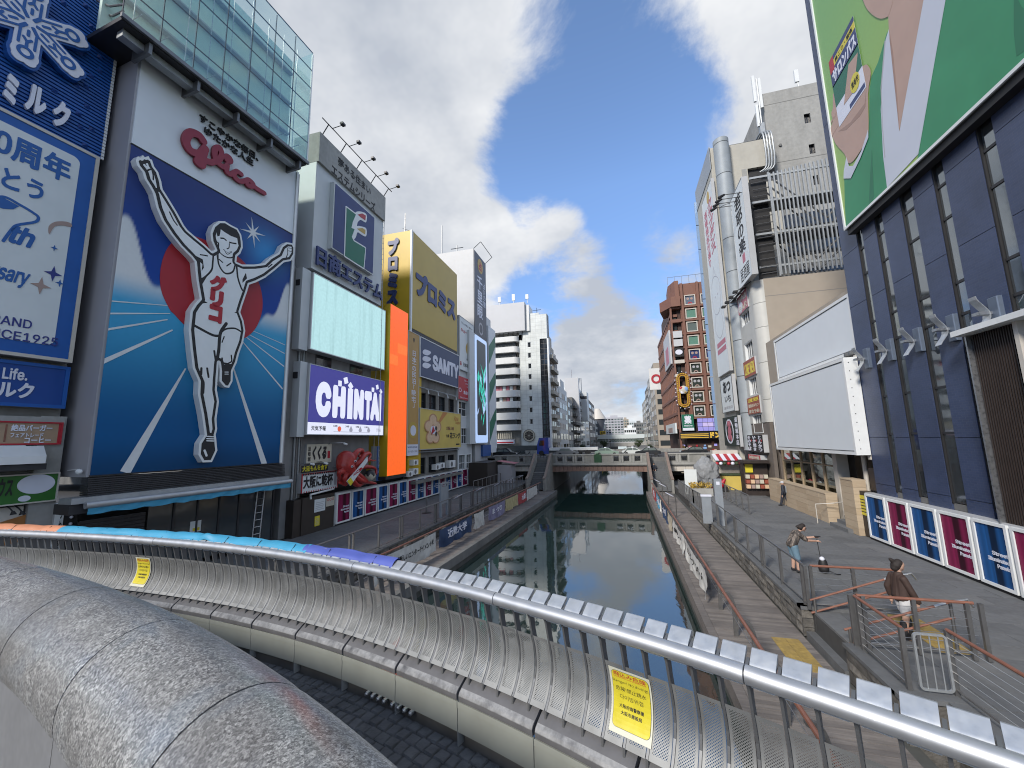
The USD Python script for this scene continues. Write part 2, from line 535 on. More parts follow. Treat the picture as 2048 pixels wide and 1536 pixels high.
mat('concrete_wet', (0.07, 0.072, 0.066), 0.7, var=0.35, scale=2, stain=0.6, stain_scale=1.0, bump=0.3)
mat('asphalt', (0.05, 0.05, 0.052), 0.85, var=0.25, scale=8, bump=0.2)
mat('steel', (0.44, 0.45, 0.46), 0.36, metal=0.9, var=0.1, scale=6, rvar=0.1)
mat('alu_pipe', (0.47, 0.48, 0.49), 0.46, metal=0.75, var=0.08, scale=5, rvar=0.06)
mat('alu_cap', (0.56, 0.58, 0.59), 0.42, metal=0.75, var=0.12, scale=9, stain=0.3, stain_scale=5, stain_col=(0.30, 0.30, 0.29), rvar=0.1)
mat('rib_metal', (0.17, 0.175, 0.18), 0.45, metal=0.6, var=0.1)
mat('dark_metal', (0.045, 0.046, 0.05), 0.45, metal=0.5, var=0.15)
mat('post_metal', (0.20, 0.198, 0.195), 0.42, metal=0.75, var=0.12, rvar=0.08)
mat('brown_rail', (0.20, 0.085, 0.055), 0.5, var=0.2, scale=8)
mat('galvanised', (0.36, 0.38, 0.39), 0.5, metal=0.6, var=0.12, scale=3, stain=0.2, stain_scale=1)
mat('fascia_metal', (0.33, 0.345, 0.305), 0.5, var=0.07, scale=4, stain=0.28, stain_scale=2.2, stain_col=(0.24, 0.235, 0.20))
mat('ledge_rubber', (0.13, 0.13, 0.135), 0.42, var=0.15, scale=8)
mat('ledge_tape', (0.27, 0.275, 0.28), 0.35, var=0.25, scale=25, stain=0.9, stain_scale=9, stain_col=(0.05, 0.05, 0.055))
mat('white_frame', (0.66, 0.68, 0.68), 0.45, var=0.05, scale=3, stain=0.15)
mat('white_panel', (0.62, 0.66, 0.69), 0.42, var=0.03, scale=1.5, stain=0.08, stain_scale=0.4, stain_col=(0.5, 0.53, 0.55))
mat('grey_panel', (0.40, 0.41, 0.42), 0.45, var=0.06, scale=1.2, stain=0.15, stain_scale=0.3)
mat('black', (0.012, 0.012, 0.013), 0.6, var=0.2)
mat('glass_dark', (0.012, 0.014, 0.016), 0.06, spec=0.8, rvar=0.03)
mat('glass_mid', (0.035, 0.042, 0.045), 0.08, spec=0.8, rvar=0.03)
mat('glass_pale', (0.12, 0.15, 0.145), 0.10, spec=0.7, rvar=0.03)
mat('yellow_tactile', (0.31, 0.215, 0.06), 0.8, var=0.25, scale=10, stain=0.5, stain_scale=3, stain_col=(0.14, 0.11, 0.06))


def granite():
    n = {'geo': ('geometry', {}), 'p': ('principled_bsdf', {'specular_ior_level': 0.5}),
         'v': ('voronoi_texture', {'scale': 88.0, 'randomness': 1.0}), 'sp': ('separate_color', {}),
         'v2': ('voronoi_texture', {'scale': 200.0}), 'sp2': ('separate_color', {}),
         'avg': ('math', {'math_type': 'multiply_add', 'value2': 0.55}), 'h2': ('math', {'math_type': 'multiply', 'value2': 0.45}),
         'rp': ('rgb_ramp', {'ramp': [(0.0, (0.045, 0.045, 0.047)), (0.30, (0.13, 0.128, 0.125)), (0.52, (0.205, 0.205, 0.198)), (0.75, (0.345, 0.345, 0.33)), (1.0, (0.50, 0.50, 0.48))]}),
         'ns': ('noise_texture', {'scale': 1.3, 'detail': 6.0, 'roughness': 0.65, 'distortion': 0.6}),
         'st': ('map_range', {'from_min': 0.42, 'from_max': 0.72, 'to_min': 0.0, 'to_max': 0.62, 'clamp': True}),
         'mx': ('mix_color', {'b': (0.085, 0.078, 0.070)}),
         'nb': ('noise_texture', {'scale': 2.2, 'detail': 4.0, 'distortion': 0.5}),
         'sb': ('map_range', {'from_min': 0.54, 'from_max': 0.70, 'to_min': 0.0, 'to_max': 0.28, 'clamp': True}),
         'mb': ('mix_color', {'b': (0.17, 0.21, 0.25)}),  # bluish patches: reflections of the signs mixed into the base colour
         'rr': ('map_range', {'from_min': 0.3, 'from_max': 0.7, 'to_min': 0.17, 'to_max': 0.36, 'clamp': True})}
    l = [('geo.position', 'v.vector'), ('geo.position', 'v2.vector'), ('v.color', 'sp.color'), ('v2.color', 'sp2.color'), ('sp.r', 'avg.value1'), ('sp2.r', 'h2.value1'), ('h2.value', 'avg.value3'),
         ('avg.value', 'rp.fac'), ('geo.position', 'ns.vector'), ('ns.fac', 'st.value'), ('st.result', 'mx.fac'), ('rp.color', 'mx.a'),
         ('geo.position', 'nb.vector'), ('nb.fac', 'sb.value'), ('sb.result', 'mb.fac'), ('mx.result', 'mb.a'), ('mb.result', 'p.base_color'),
         ('ns.fac', 'rr.value'), ('rr.result', 'p.roughness')]
    MATS['granite'] = usdkit.material(stage, '/World/Looks/granite', n, l, surface='p.BSDF')


def water():
    n = {'geo': ('geometry', {}), 'p': ('principled_bsdf', {'base_color': (0.010, 0.020, 0.017), 'roughness': 0.03, 'ior': 2.1, 'specular_ior_level': 0.8}),
         'm1': ('mapping', {'scale': (0.9, 0.5, 1)}), 'n1': ('noise_texture', {'scale': 1.6, 'detail': 3.0, 'roughness': 0.5}),
         'm2': ('mapping', {'scale': (1.0, 0.7, 1)}), 'n2': ('noise_texture', {'scale': 7.0, 'detail': 2.0}),
         'ad': ('math', {'math_type': 'multiply_add', 'value2': 0.12}), 'bp': ('bump', {'strength': 0.07, 'distance': 0.05})}
    l = [('geo.position', 'm1.vector'), ('m1.vector', 'n1.vector'), ('geo.position', 'm2.vector'), ('m2.vector', 'n2.vector'), ('n2.fac', 'ad.value1'), ('n1.fac', 'ad.value3'), ('ad.value', 'bp.height'), ('bp.normal', 'p.normal')]
    MATS['water'] = usdkit.material(stage, '/World/Looks/water', n, l, surface='p.BSDF')


def perforated():
    """Sheet metal with a staggered pattern of punched holes (uv in metres)."""
    n = {'uv': ('uvmap', {'attribute': 'st'}), 'p': ('principled_bsdf', {'metallic': 0.45, 'roughness': 0.55}), 'tr': ('transparent_bsdf', {}), 'mixs': ('mix_closure', {}),
         'geo': ('geometry', {}), 'nz': ('noise_texture', {'scale': 6.0, 'detail': 5.0}), 'rp': ('rgb_ramp', {'ramp': [(0.3, (0.19, 0.196, 0.194)), (0.5, (0.24, 0.247, 0.245)), (0.7, (0.275, 0.282, 0.28))]}),
         'sc': ('vector_math', {'math_type': 'multiply', 'vector2': (1 / 0.0185, 1 / 0.0165, 0.0)}),
         'f1': ('vector_math', {'math_type': 'fraction'}), 's1': ('vector_math', {'math_type': 'subtract', 'vector2': (0.5, 0.5, 0)}), 'l1': ('vector_math', {'math_type': 'length'}),
         'of': ('vector_math', {'math_type': 'add', 'vector2': (0.5, 0.5, 0.0)}), 'f2': ('vector_math', {'math_type': 'fraction'}), 's2': ('vector_math', {'math_type': 'subtract', 'vector2': (0.5, 0.5, 0)}), 'l2': ('vector_math', {'math_type': 'length'}),
         'mn': ('math', {'math_type': 'minimum'}), 'lt': ('math', {'math_type': 'less_than', 'value2': 0.225}),
         'su': ('separate_xyz', {}), 'in1': ('math', {'math_type': 'greater_than', 'value2': 0.018}), 'in2': ('math', {'math_type': 'less_than', 'value2': 0.1195}),
         'in3': ('math', {'math_type': 'greater_than', 'value2': 0.03}), 'in4': ('math', {'math_type': 'less_than', 'value2': 0.47}),
         'a1': ('math', {'math_type': 'multiply'}), 'a2': ('math', {'math_type': 'multiply'}), 'a3': ('math', {'math_type': 'multiply'}), 'a4': ('math', {'math_type': 'multiply'})}
    l = [('uv.UV', 'sc.vector1'), ('sc.vector', 'f1.vector1'), ('f1.vector', 's1.vector1'), ('s1.vector', 'l1.vector1'), ('sc.vector', 'of.vector1'), ('of.vector', 'f2.vector1'), ('f2.vector', 's2.vector1'), ('s2.vector', 'l2.vector1'),
         ('l1.value', 'mn.value1'), ('l2.value', 'mn.value2'), ('mn.value', 'lt.value1'), ('uv.UV', 'su.vector'), ('su.x', 'in1.value1'), ('su.x', 'in2.value1'), ('su.y', 'in3.value1'), ('su.y', 'in4.value1'),
         ('lt.value', 'a1.value1'), ('in1.value', 'a1.value2'), ('a1.value', 'a2.value1'), ('in2.value', 'a2.value2'), ('a2.value', 'a3.value1'), ('in3.value', 'a3.value2'), ('a3.value', 'a4.value1'), ('in4.value', 'a4.value2'),
         ('a4.value', 'mixs.fac'), ('p.BSDF', 'mixs.closure1'), ('tr.BSDF', 'mixs.closure2'), ('geo.position', 'nz.vector'), ('nz.fac', 'rp.fac'), ('rp.color', 'p.base_color')]
    MATS['perforated'] = usdkit.material(stage, '/World/Looks/perforated', n, l, surface='mixs.closure')


def pane_mat(name, tint, rough=0.0, base=0.08):
    n = {'tr': ('transparent_bsdf', {'color': tint}), 'gl': ('glossy_bsdf', {'color': (0.9, 0.95, 0.93), 'roughness': rough}), 'fr': ('layer_weight', {'blend': 0.5}), 'pw': ('math', {'math_type': 'power', 'value2': 3.5}),
         'ad': ('math', {'math_type': 'add', 'value2': base, 'use_clamp': True}), 'mx': ('mix_closure', {})}
    l = [('fr.facing', 'pw.value1'), ('pw.value', 'ad.value1'), ('ad.value', 'mx.fac'), ('tr.BSDF', 'mx.closure1'), ('gl.BSDF', 'mx.closure2')]
    MATS[name] = usdkit.material(stage, '/World/Looks/' + name, n, l, surface='mx.closure')


def tiled(name, c1, c2, grout, w, h, axis, rough=0.5, offset=0.5, msize=0.06, var=0.1, spec=0.5):
    """Small tiles too fine to pick apart (axis: 'x' or 'y' = the wall's horizontal)."""
    n = {'geo': ('geometry', {}), 'sx': ('separate_xyz', {}), 'cx': ('combine_xyz', {}), 'br': ('brick_texture', {'color1': c1, 'color2': c2, 'mortar': grout, 'scale': 1.0, 'brick_width': w, 'row_height': h, 'mortar_size': h * msize, 'offset': offset}),
         'nz': ('noise_texture', {'scale': 0.7, 'detail': 6.0, 'roughness': 0.6}), 'rp': ('rgb_ramp', {'ramp': [(0.3, (1 - var * 2,) * 3), (0.55, (1,) * 3), (0.75, (1 + var,) * 3)]}), 'mc': ('mix_color', {'blend_type': 'multiply', 'fac': 1.0}),
         'p': ('principled_bsdf', {'roughness': rough, 'specular_ior_level': spec}), 'bp': ('bump', {'strength': 0.3, 'distance': 0.01, 'invert': True})}
    l = [('geo.position', 'sx.vector'), ('sx.' + axis, 'cx.x'), ('sx.z', 'cx.y'), ('cx.vector', 'br.vector'), ('geo.position', 'nz.vector'), ('nz.fac', 'rp.fac'), ('br.color', 'mc.a'), ('rp.color', 'mc.b'), ('mc.result', 'p.base_color'), ('br.fac', 'bp.height'), ('bp.normal', 'p.normal')]
    MATS[name] = usdkit.material(stage, '/World/Looks/' + name, n, l, surface='p.BSDF')


granite(); water(); perforated()
pane_mat('pane_green', (0.90, 0.97, 0.93), base=0.12)
pane_mat('pane_clear', (0.78, 0.84, 0.82), base=0.06)
tiled('blue_tile', (0.030, 0.046, 0.100), (0.038, 0.056, 0.118), (0.055, 0.068, 0.11), 0.22, 0.075, 'y', rough=0.38, var=0.12, spec=0.6)
tiled('white_tile', (0.60, 0.63, 0.61), (0.56, 0.59, 0.575), (0.40, 0.43, 0.42), 0.9, 0.62, 'x', rough=0.4, offset=0.0, msize=0.03)
tiled('white_tile_side', (0.60, 0.63, 0.61), (0.56, 0.59, 0.575), (0.40, 0.43, 0.42), 0.9, 0.62, 'y', rough=0.4, offset=0.0, msize=0.03)

# the setting
WZ, BZ = -1.25, -0.65          # water, boardwalk; promenades at 0, far road at 1.9, footbridge deck at 1.9
DK = 1.9
single('ground', wbox(-1500, 1500, -300, 3000, -3.4, -3.0), 'asphalt', kind='structure')
single('water', (A([[-9.8, -40, WZ], [4.3, -40, WZ], [4.3, 900, WZ], [-9.8, 900, WZ]]), A([[0, 1, 2], [0, 2, 3]])), 'water', kind='structure')
ledge_y = lambda y: -7.66 + 0.036 * (y - 16)


def slabs(parent, x0, x1, y0, y1, lx, ly, z, mats, limit, th=0.05, gap=0.008, name='paving_slab', rough_edge=0.0):
    """Staggered stone slabs, each its own piece; beyond the limit they are one joined part."""
    todo, r = [], 0
    y = y0
    while y < y1 - 1e-6:
        off = (r % 2) * lx * 0.5
        x = x0 - off
        while x < x1 - 1e-6:
            a, b = max(x, x0), min(x + lx, x1)
            if b - a > 0.08:
                todo.append((a + gap / 2, b - gap / 2, y + gap / 2, min(y + ly, y1) - gap / 2))
            x += lx
        y += ly; r += 1
    todo.sort(key=lambda t: t[2])
    rest = {k: MB() for k in mats}
    for i, t in enumerate(todo):
        h = z + RNG.uniform(-0.004, 0.004)
        k = mats[RNG.integers(len(mats))]
        if i < limit:
            part(parent, name, wbox(*t, z - th, h), k)
        else:
            rest[k].wbox(*t, z - th, h)
    for k, mb in rest.items():
        if mb.m:
            part(parent, 'far_paving', mb, k, kind='stuff')


SM = ['stone_paving', 'stone_paving', 'stone_paving_dark', 'stone_paving_warm']
pr = structure('promenade')
part(pr, 'bed', MB().wbox(4.42, 40, 8.85, 45, -3, -0.05).wbox(4.95, 40, -30, 8.85, -3, -0.05).wbox(6.2, 40, -30, 45, -3, -0.051), 'grout')
slabs(pr, 4.42, 10.0, 8.85, 45, 1.15, 0.62, 0.0, SM, 285)
slabs(pr, 4.95, 10.0, 5.0, 8.83, 1.15, 0.62, 0.0, SM, 0)
pl_ = structure('promenade')
part(pl_, 'bed', MB().wbox(-40, -10.05, -30, 45, -3, -0.05), 'grout')
slabs(pl_, -15.9, -10.05, 12.0, 45, 1.15, 0.62, 0.0, SM, 285)
slabs(pl_, -15.9, -10.05, 4.0, 11.98, 1.15, 0.62, 0.0, SM, 0)

bw = structure('boardwalk')
part(bw, 'base', MB().wbox(1.92, 4.42, 2.0, 41, -3.0, BZ - 0.05), 'concrete_wet')
part(bw, 'edge_beam', MB().wbox(1.88, 2.08, 2.0, 41, BZ - 0.34, BZ + 0.012), 'planks_dark')
r_, y = MB(), 3.0
i = 0
while y < 41:
    pm = ['planks', 'planks', 'planks_dark'][RNG.integers(3)]
    m = wbox(2.09, 4.16, y, y + 0.128, BZ - 0.045, BZ + RNG.uniform(-0.003, 0.003))
    if 6.5 < y < 40 and i < 290:
        part(bw, 'plank', m, pm); i += 1
    else:
        r_.add(m)
    y += 0.135
if r_.m:
    part(bw, 'far_planks', r_, 'planks', kind='stuff')
bl = structure('boardwalk')
q0, q1 = ledge_y(4), ledge_y(41)
part(bl, 'base', hexp(Polygon([(q0 + .06, 4), (q1 + .06, 41), (-10.0, 41), (-10.0, 4)]), -3.0, BZ - 0.05), 'concrete_wet')
part(bl, 'edge_beam', hexp(Polygon([(q0 + .1, 4), (q1 + .1, 41), (q1 - .12, 41), (q0 - .12, 4)]), BZ - 0.36, BZ + 0.012), 'concrete_dark')
y = 6.0
i = 0
while y < 41:
    pm = ['planks', 'planks', 'planks_dark'][RNG.integers(3)]
    part(bl, 'plank', wbox(-9.98, ledge_y(y) - 0.13, y, y + 0.128, BZ - 0.045, BZ + RNG.uniform(-0.003, 0.003)), pm) if i < 280 else None
    i += 1; y += 0.135

# retaining walls of rough stone, block by block
def rough_wall(name, label, x, y0, y1, z0, z1, face, n_courses=3, cap=True, xt=0.22):
    """Blocks of split stone along y; face = +1 when the rough side looks towards +x."""
    t = thing(name, label, 'wall', (x, y0, z0))
    part(t, 'core', MB().wbox(x - face * xt if face > 0 else x + 0.03, x - 0.03 if face > 0 else x + xt, y0, y1, z0 - 0.3, z1 - 0.005), 'grout')
    h = (z1 - z0) / n_courses
    for c in range(n_courses):
        y = y0 - RNG.uniform(0, .3)
        while y < y1:
            L = RNG.uniform(0.38, 0.8)
            a, b = max(y, y0) + 0.008, min(y + L, y1) - 0.008
            if b - a > 0.06:
                v = []
                d = RNG.uniform(0.0, 0.045)
                zz0, zz1 = z0 + c * h + 0.007, z0 + (c + 1) * h - 0.007
                nb = 4
                ys = np.linspace(a, b, nb); zs = np.linspace(zz0, zz1, 3)
                P = []
                for zq in zs:
                    for yq in ys:
                        edge = yq in (ys[0], ys[-1]) or zq in (zs[0], zs[-1])
                        P.append([x + face * (0.0 if edge else d + RNG.uniform(0.0, 0.03)), yq, zq])
                for zq in zs:
                    for yq in ys:
                        P.append([x - face * 0.06, yq, zq])
                F = []
                k = nb * 3
                for jz in range(2):
                    for jy in range(nb - 1):
                        q = jz * nb + jy
                        F += [[q, q + 1, q + nb + 1], [q, q + nb + 1, q + nb]]
                rim = list(range(nb)) + [nb * 2 - 1, nb * 3 - 1] + list(range(nb * 3 - 2, nb * 2 - 1, -1)) + [nb]
                for u, w in zip(rim, rim[1:] + rim[:1]):
                    F += [[u, w, w + k], [u, w + k, u + k]]
                part(t, 'stone', (A(P), A(F)), ['rubble', 'rubble', 'rubble_light'][RNG.integers(3)])
            y += L
    if cap:
        y = y0
        while y < y1:
            e = min(y + 1.2, y1)
            part(t, 'coping', MB().wbox(x - (xt if face > 0 else 0.03), x + (0.03 if face > 0 else xt), y + 0.004, e - 0.004, z1 - 0.001, z1 + 0.075), 'stone_paving_dark')
            y += 1.2
    return t


rough_wall('stone_wall', 'low rough stone retaining wall along the right boardwalk under the steel fence', 4.2, 12.5, 30.2, BZ, 0.0, -1)
rough_wall('stone_wall', 'low rough stone retaining wall along the left boardwalk behind the draped banners', -10.0, 5.0, 41, BZ, 0.0, 1, 3)
t = thing('stone_wall', 'short rough stone wall end beside the stone steps to the right boardwalk', 'wall', (4.2, 8.9, BZ))
pE = Plane((4.2, 12.5), (1, 0))
for c in range(3):
    s = -0.02
    while s < 1.75:
        L = RNG.uniform(0.3, 0.6); e = min(s + L, 1.8)
        part(t, 'stone', bev(pE, s + .006, e - .006, BZ + c * .217 + .006, BZ + (c + 1) * .217 - .006, -0.05, RNG.uniform(0.01, .04), 0.012), ['rubble', 'rubble_light'][RNG.integers(2)])
        s += L
part(t, 'coping', box(pE, -0.03, 1.8, 0.0, 0.075, -0.22, 0.04), 'stone_paving_dark')
rough_wall('stone_wall', 'jagged stone retaining wall between the steps and the footbridge', 4.26, 8.9, 10.6, BZ, 0.0, -1)
t = thing('stone_wall', 'stone retaining wall with a jog below the cable railing in the lower right corner', 'wall', (4.9, 5, BZ))
part(t, 'core', MB().wbox(4.93, 5.2, 4.0, 8.9, -3, -0.01).wbox(4.3, 5.2, 8.82, 9.0, -3, -0.01), 'rubble')
part(t, 'coping', MB().wbox(4.88, 5.14, 4.0, 8.76, -0.005, 0.07).wbox(4.23, 5.14, 8.77, 9.02, -0.005, 0.072), 'stone_paving_dark')
st = thing('stone_steps', 'four dark stone steps from the right boardwalk up to the promenade', 'steps', (4.2, 10.6, BZ))
for k in range(4):
    part(st, 'step', wbox(4.22 + 0.38 * k, 6.3, 10.62, 12.44, BZ - 0.2, BZ + 0.65 / 4 * (k + 1) - 0.01), 'stone_paving_dark')
for (x0, x1, y0, y1, z, nm) in ((3.36, 3.98, 10.75, 12.3, BZ + 0.006, 'boardwalk'), (6.0, 6.45, 10.75, 12.45, 0.008, 'promenade')):
    t = thing('tactile_paving', f'worn yellow tactile paving strip on the right {nm} at the steps', 'paving', (x0, y0, z))
    for a in np.arange(x0, x1 - .05, 0.305):
        for b in np.arange(y0, y1 - .05, 0.305):
            part(t, 'tile', wbox(a, a + .296, b, b + .296, z - 0.02, z + 0.006), 'yellow_tactile')

# far road over the second bridge and the streets behind it
rd = structure('road')
part(rd, 'carriageway', MB().wbox(-120, -9.7, 46, 61, 0.5, DK).wbox(4.6, 120, 46, 61, 0.5, DK).wbox(-9.7, 4.6, 45.5, 61, 1.0, DK), 'asphalt')
bank = structure('quay')
part(bank, 'quay_left', MB().wbox(-300, -9.2, 61, 700, -3, DK), 'concrete_dark')
part(bank, 'quay_right', MB().wbox(3.6, 300, 61, 700, -3, DK), 'concrete_dark')

# the footbridge we stand on
_rc = A([2.52689753e-05, -7.64585817e-04, -4.15418770e-02, -4.52501079e-01, 2.97988963e+00])
_x = np.linspace(-11.3, 2.35, 1400)
_pl = np.stack([_x, np.polyval(_rc, _x)], 1)
_sl = np.concatenate([[0], np.cumsum(np.linalg.norm(np.diff(_pl, axis=0), axis=1))])
RAILZ, RLEN = 3.12, _sl[-1]


def RC(s):
    """Point, tangent and inward normal of the curved railing at arc length s."""
    p = np.stack([np.interp(s, _sl, _pl[:, 0]), np.interp(s, _sl, _pl[:, 1])], -1)
    d = np.stack([np.interp(np.asarray(s) + .01, _sl, _pl[:, 0]), np.interp(np.asarray(s) + .01, _sl, _pl[:, 1])], -1) - np.stack([np.interp(np.asarray(s) - .01, _sl, _pl[:, 0]), np.interp(np.asarray(s) - .01, _sl, _pl[:, 1])], -1)
    t = d / np.linalg.norm(d, axis=-1, keepdims=True)
    return p, t, np.stack([t[..., 1], -t[..., 0]], -1)


def rcs(x): return float(np.interp(x, _pl[:, 0], _sl))


def sweep(prof, s0, s1, step=0.08, close=True):
    """A profile [(n, dz), ...] swept along the railing, capped at its ends."""
    ss = np.linspace(s0, s1, max(2, int(math.ceil((s1 - s0) / step)) + 1))
    p, t, n = RC(ss)
    k = len(prof)
    V = np.concatenate([np.concatenate([p + n * a, np.full((len(ss), 1), RAILZ + z)], 1)[:, None] for a, z in prof], 1).reshape(-1, 3)
    F = []
    for i in range(len(ss) - 1):
        for j in range(k if close else k - 1):
            m = (j + 1) % k
            F += [[i * k + j, (i + 1) * k + j, (i + 1) * k + m], [i * k + j, (i + 1) * k + m, i * k + m]]
    if close:
        for e, fl in ((0, 0), ((len(ss) - 1) * k, 1)):
            poly = Polygon(prof)
            if True:
                c = trimesh.creation.triangulate_polygon(poly, engine='earcut')
                vv = {tuple(np.round(q, 5)): i for i, q in enumerate(prof)}
                for tri in c[1]:
                    ids = [e + vv[tuple(np.round(c[0][q], 5))] for q in tri]
                    F.append(ids[::-1] if fl else ids)
    return V, A(F)


PITCHR = 0.155
NR = int(RLEN / PITCHR)
PANEL = [(-.070, -.235), (-.098, -.32), (-.113, -.41), (-.112, -.49), (-.090, -.57), (-.048, -.645), (.002, -.705)]
PANEL = [tuple(q) for q in smoothline(PANEL, 2)]
PARC = np.concatenate([[0], np.cumsum(np.linalg.norm(np.diff(A(PANEL), axis=0), axis=1))])
fb = structure('footbridge')
inner = [tuple(q[0] + q[2] * 0.06) for q in [RC(s) for s in np.linspace(0, RLEN, 90)]]
outer = [tuple(q[0] - q[2] * 0.30) for q in [RC(s) for s in np.linspace(0, RLEN, 90)]]
deck_poly = Polygon(outer + [(2.6, -12), (-16, -12), (-16, outer[0][1])])
part(fb, 'deck', hexp(deck_poly, DK - 0.75, DK - 0.06), 'concrete_dark')
part(fb, 'kerb', sweep([(.0, -1.14), (-.27, -1.14), (-.27, -1.28), (.0, -1.28)], 0, RLEN, .2), 'concrete_dark')
# granite setts, laid in rows that follow the railing
cob, rest_c = [], MB()
for r in range(0, 20):
    n0 = 0.03 + r * 0.118
    s = 5.0 + (r % 2) * 0.06
    while s < RLEN - 0.3:
        L = 0.118 + RNG.uniform(-.012, .012)
        ok = s > 5.2
        if ok:
            cob.append((r, s, L, n0))
        s += L
GR = A([-0.0025, -0.0556, -0.5613, 1.0515])


def sett(s, L, n0):
    j = RNG.uniform(-.004, .004, 6)
    cs = [(s + .004, n0 + .004), (s + L - .004, n0 + .004), (s + L - .004, n0 + .114), (s + .004, n0 + .114)]
    V = []
    for inset, z in ((0, DK - .07), (0, DK - .012), (.009, DK + j[0])):
        for (a, b), (ia, ib) in zip(cs, ((1, 1), (-1, 1), (-1, -1), (1, -1))):
            p, t, n = RC(a + ia * inset)
            q = p + n * (b + ib * inset)
            V.append([q[0], q[1], z + (j[1] * ia + j[2] * ib) * (inset > 0)])
    F = [[8, 9, 10], [8, 10, 11]]
    for b in (0, 4):
        for i in range(4):
            k = (i + 1) % 4
            F += [[b + i, b + k, b + 4 + k], [b + i, b + 4 + k, b + 4 + i]]
    return A(V), A(F)


vis, oth = [], []
for c in cob:
    p, t, n = RC(c[1] + c[2] / 2); q = p + n * (c[3] + .06)
    gy = np.polyval(GR, q[0])
    (vis if (-4.4 < q[0] < 0.75 and q[1] > gy + 0.0 and c[3] < 1.6) else oth).append(c)
vis.sort(key=lambda c: np.hypot(*RC(c[1])[0]) - 0.0)
for i, c in enumerate(vis):
    m = sett(*c[1:])
    if i < 295:
        part(fb, 'paving_sett', m, ['cobble', 'cobble', 'cobble_dark'][RNG.integers(3)])
    else:
        oth.append(c)
for c in oth:
    rest_c.add(sett(*c[1:]))
part(fb, 'far_setts', rest_c, 'cobble', kind='stuff')
part(fb, 'sett_bed', hexp(Polygon(inner + [(2.6, -12), (-16, -12), (-16, inner[0][1])]), DK - 0.058, DK - 0.02), 'grout')

rl = thing('bridge_railing', 'curved metal footbridge railing with perforated panels, round top pipe and square caps', 'railing', (0, 3, DK))
seg = 12 * PITCHR
# pipe lengths meet at the joints seen in the photo; ribs every 155 mm
s0 = 0.0
JO = rcs(0.59) % seg
edges = [0.0] + [JO + seg * k for k in range(12) if 0 < JO + seg * k < RLEN] + [RLEN]
for a, b in zip(edges[:-1], edges[1:]):
    ss = np.linspace(a + .004, b - .004, max(3, int((b - a) / .1)))
    p, t, n = RC(ss)
    part(rl, 'handrail', tube(np.concatenate([p, np.full((len(ss), 1), RAILZ)], 1), 0.05, 20), 'alu_pipe', smooth=40)
OFF = rcs(0.59) % PITCHR
ribp = Polygon([(-.035, .03), (-.012, -.05), (-.04, -.10), (-.073, -.235), (-.116, -.41), (-.115, -.49), (-.093, -.57), (-.051, -.645), (-.003, -.705), (.01, -.80), (-.09, -.80), (-.09, -.70), (-.145, -.60), (-.172, -.47), (-.160, -.36), (-.118, -.20), (-.105, -.10), (-.125, .02), (-.10, .05)])
ribt = trimesh.creation.extrude_polygon(ribp, 0.016, engine='earcut')
rv, rf = A(ribt.vertices), A(ribt.faces)
CAPP = [(-.048, .012), (-.048, .034), (-.060, .046), (-.135, .092), (-.150, .090), (-.150, .066), (-.06, .016)]
LIP = [(-.015, -.068), (-.012, -.062), (-.055, -.058), (-.058, -.066)]
for k in range(NR):
    s = OFF + k * PITCHR
    if s > RLEN - .03:
        break
    p, t, n = RC(s)
    V = np.stack([p[0] + n[0] * rv[:, 0] + t[0] * (rv[:, 2] - .008), p[1] + n[1] * rv[:, 0] + t[1] * (rv[:, 2] - .008), RAILZ + rv[:, 1]], 1)
    part(rl, 'rib', (V, rf), 'rib_metal')
    if s + PITCHR < RLEN:
        part(rl, 'cap', sweep(CAPP, s + .014, s + PITCHR - .014, .2), 'alu_cap', smooth=25)
        part(rl, 'lip', sweep(LIP, s + .022, s + PITCHR - .022, .2), 'white_frame')
        V, F = sweep(PANEL, s + .012, s + PITCHR - .012, .2, close=False)
        kk = len(PANEL)
        uv = A([[(0.0 if i < kk else 0.137), PARC[i % kk]] for i in range(len(V))])
        part(rl, 'perforated_panel', (V, F), 'perforated', smooth=True, uv=uv)
LED = [(-.09, -.735), (-.03, -.738), (.045, -.785), (.070, -.805), (.078, -.825), (.074, -.868), (-.09, -.868)]
TAPE = [(.040, -.7795), (.068, -.8015), (.0795, -.8215), (.0785, -.8275), (.066, -.806), (.039, -.784)]
FAS = [(.060, -.880), (.078, -.880), (.078, -1.105), (.060, -1.105)]
TRIM = [(.0785, -.872), (.0785, -.918), (.082, -.918), (.082, -.872)]
B5 = 5 * PITCHR
ob = (rcs(-0.74)) % B5
k = 0
while ob + k * B5 + B5 < RLEN:
    a, b = ob + k * B5, ob + (k + 1) * B5
    part(rl, 'ledge', sweep(LED, a + .012, b - .012), 'ledge_rubber', smooth=30)
    part(rl, 'tape_strip', sweep(TAPE, a + .016, b - .016), 'ledge_tape')
    part(rl, 'skirt_panel', sweep(FAS, a + .004, b - .004), 'fascia_metal')
    part(rl, 'trim', sweep(TRIM, a + .003, b - .003), 'fascia_metal')
    part(rl, 'foot', MB().add(sweep([(-.04, -1.105), (.074, -1.105), (.074, -1.222), (-.04, -1.222)], a - .006, a + .006)), 'galvanised')
    k += 1
for j in range(8):
    s = rcs(-2.62) + j * 0.082 + (0.03 if j > 3 else 0)
    p, t, n = RC(s)
    q = p + n * 0.02
    part(rl, 'bolt', tube([[q[0], q[1], 1.955], [q[0] + n[0] * .035, q[1] + n[1] * .035, 1.955], [q[0] + n[0] * .05, q[1] + n[1] * .05, 1.955]], [.022, .022, .012], 10), 'steel', smooth=30)

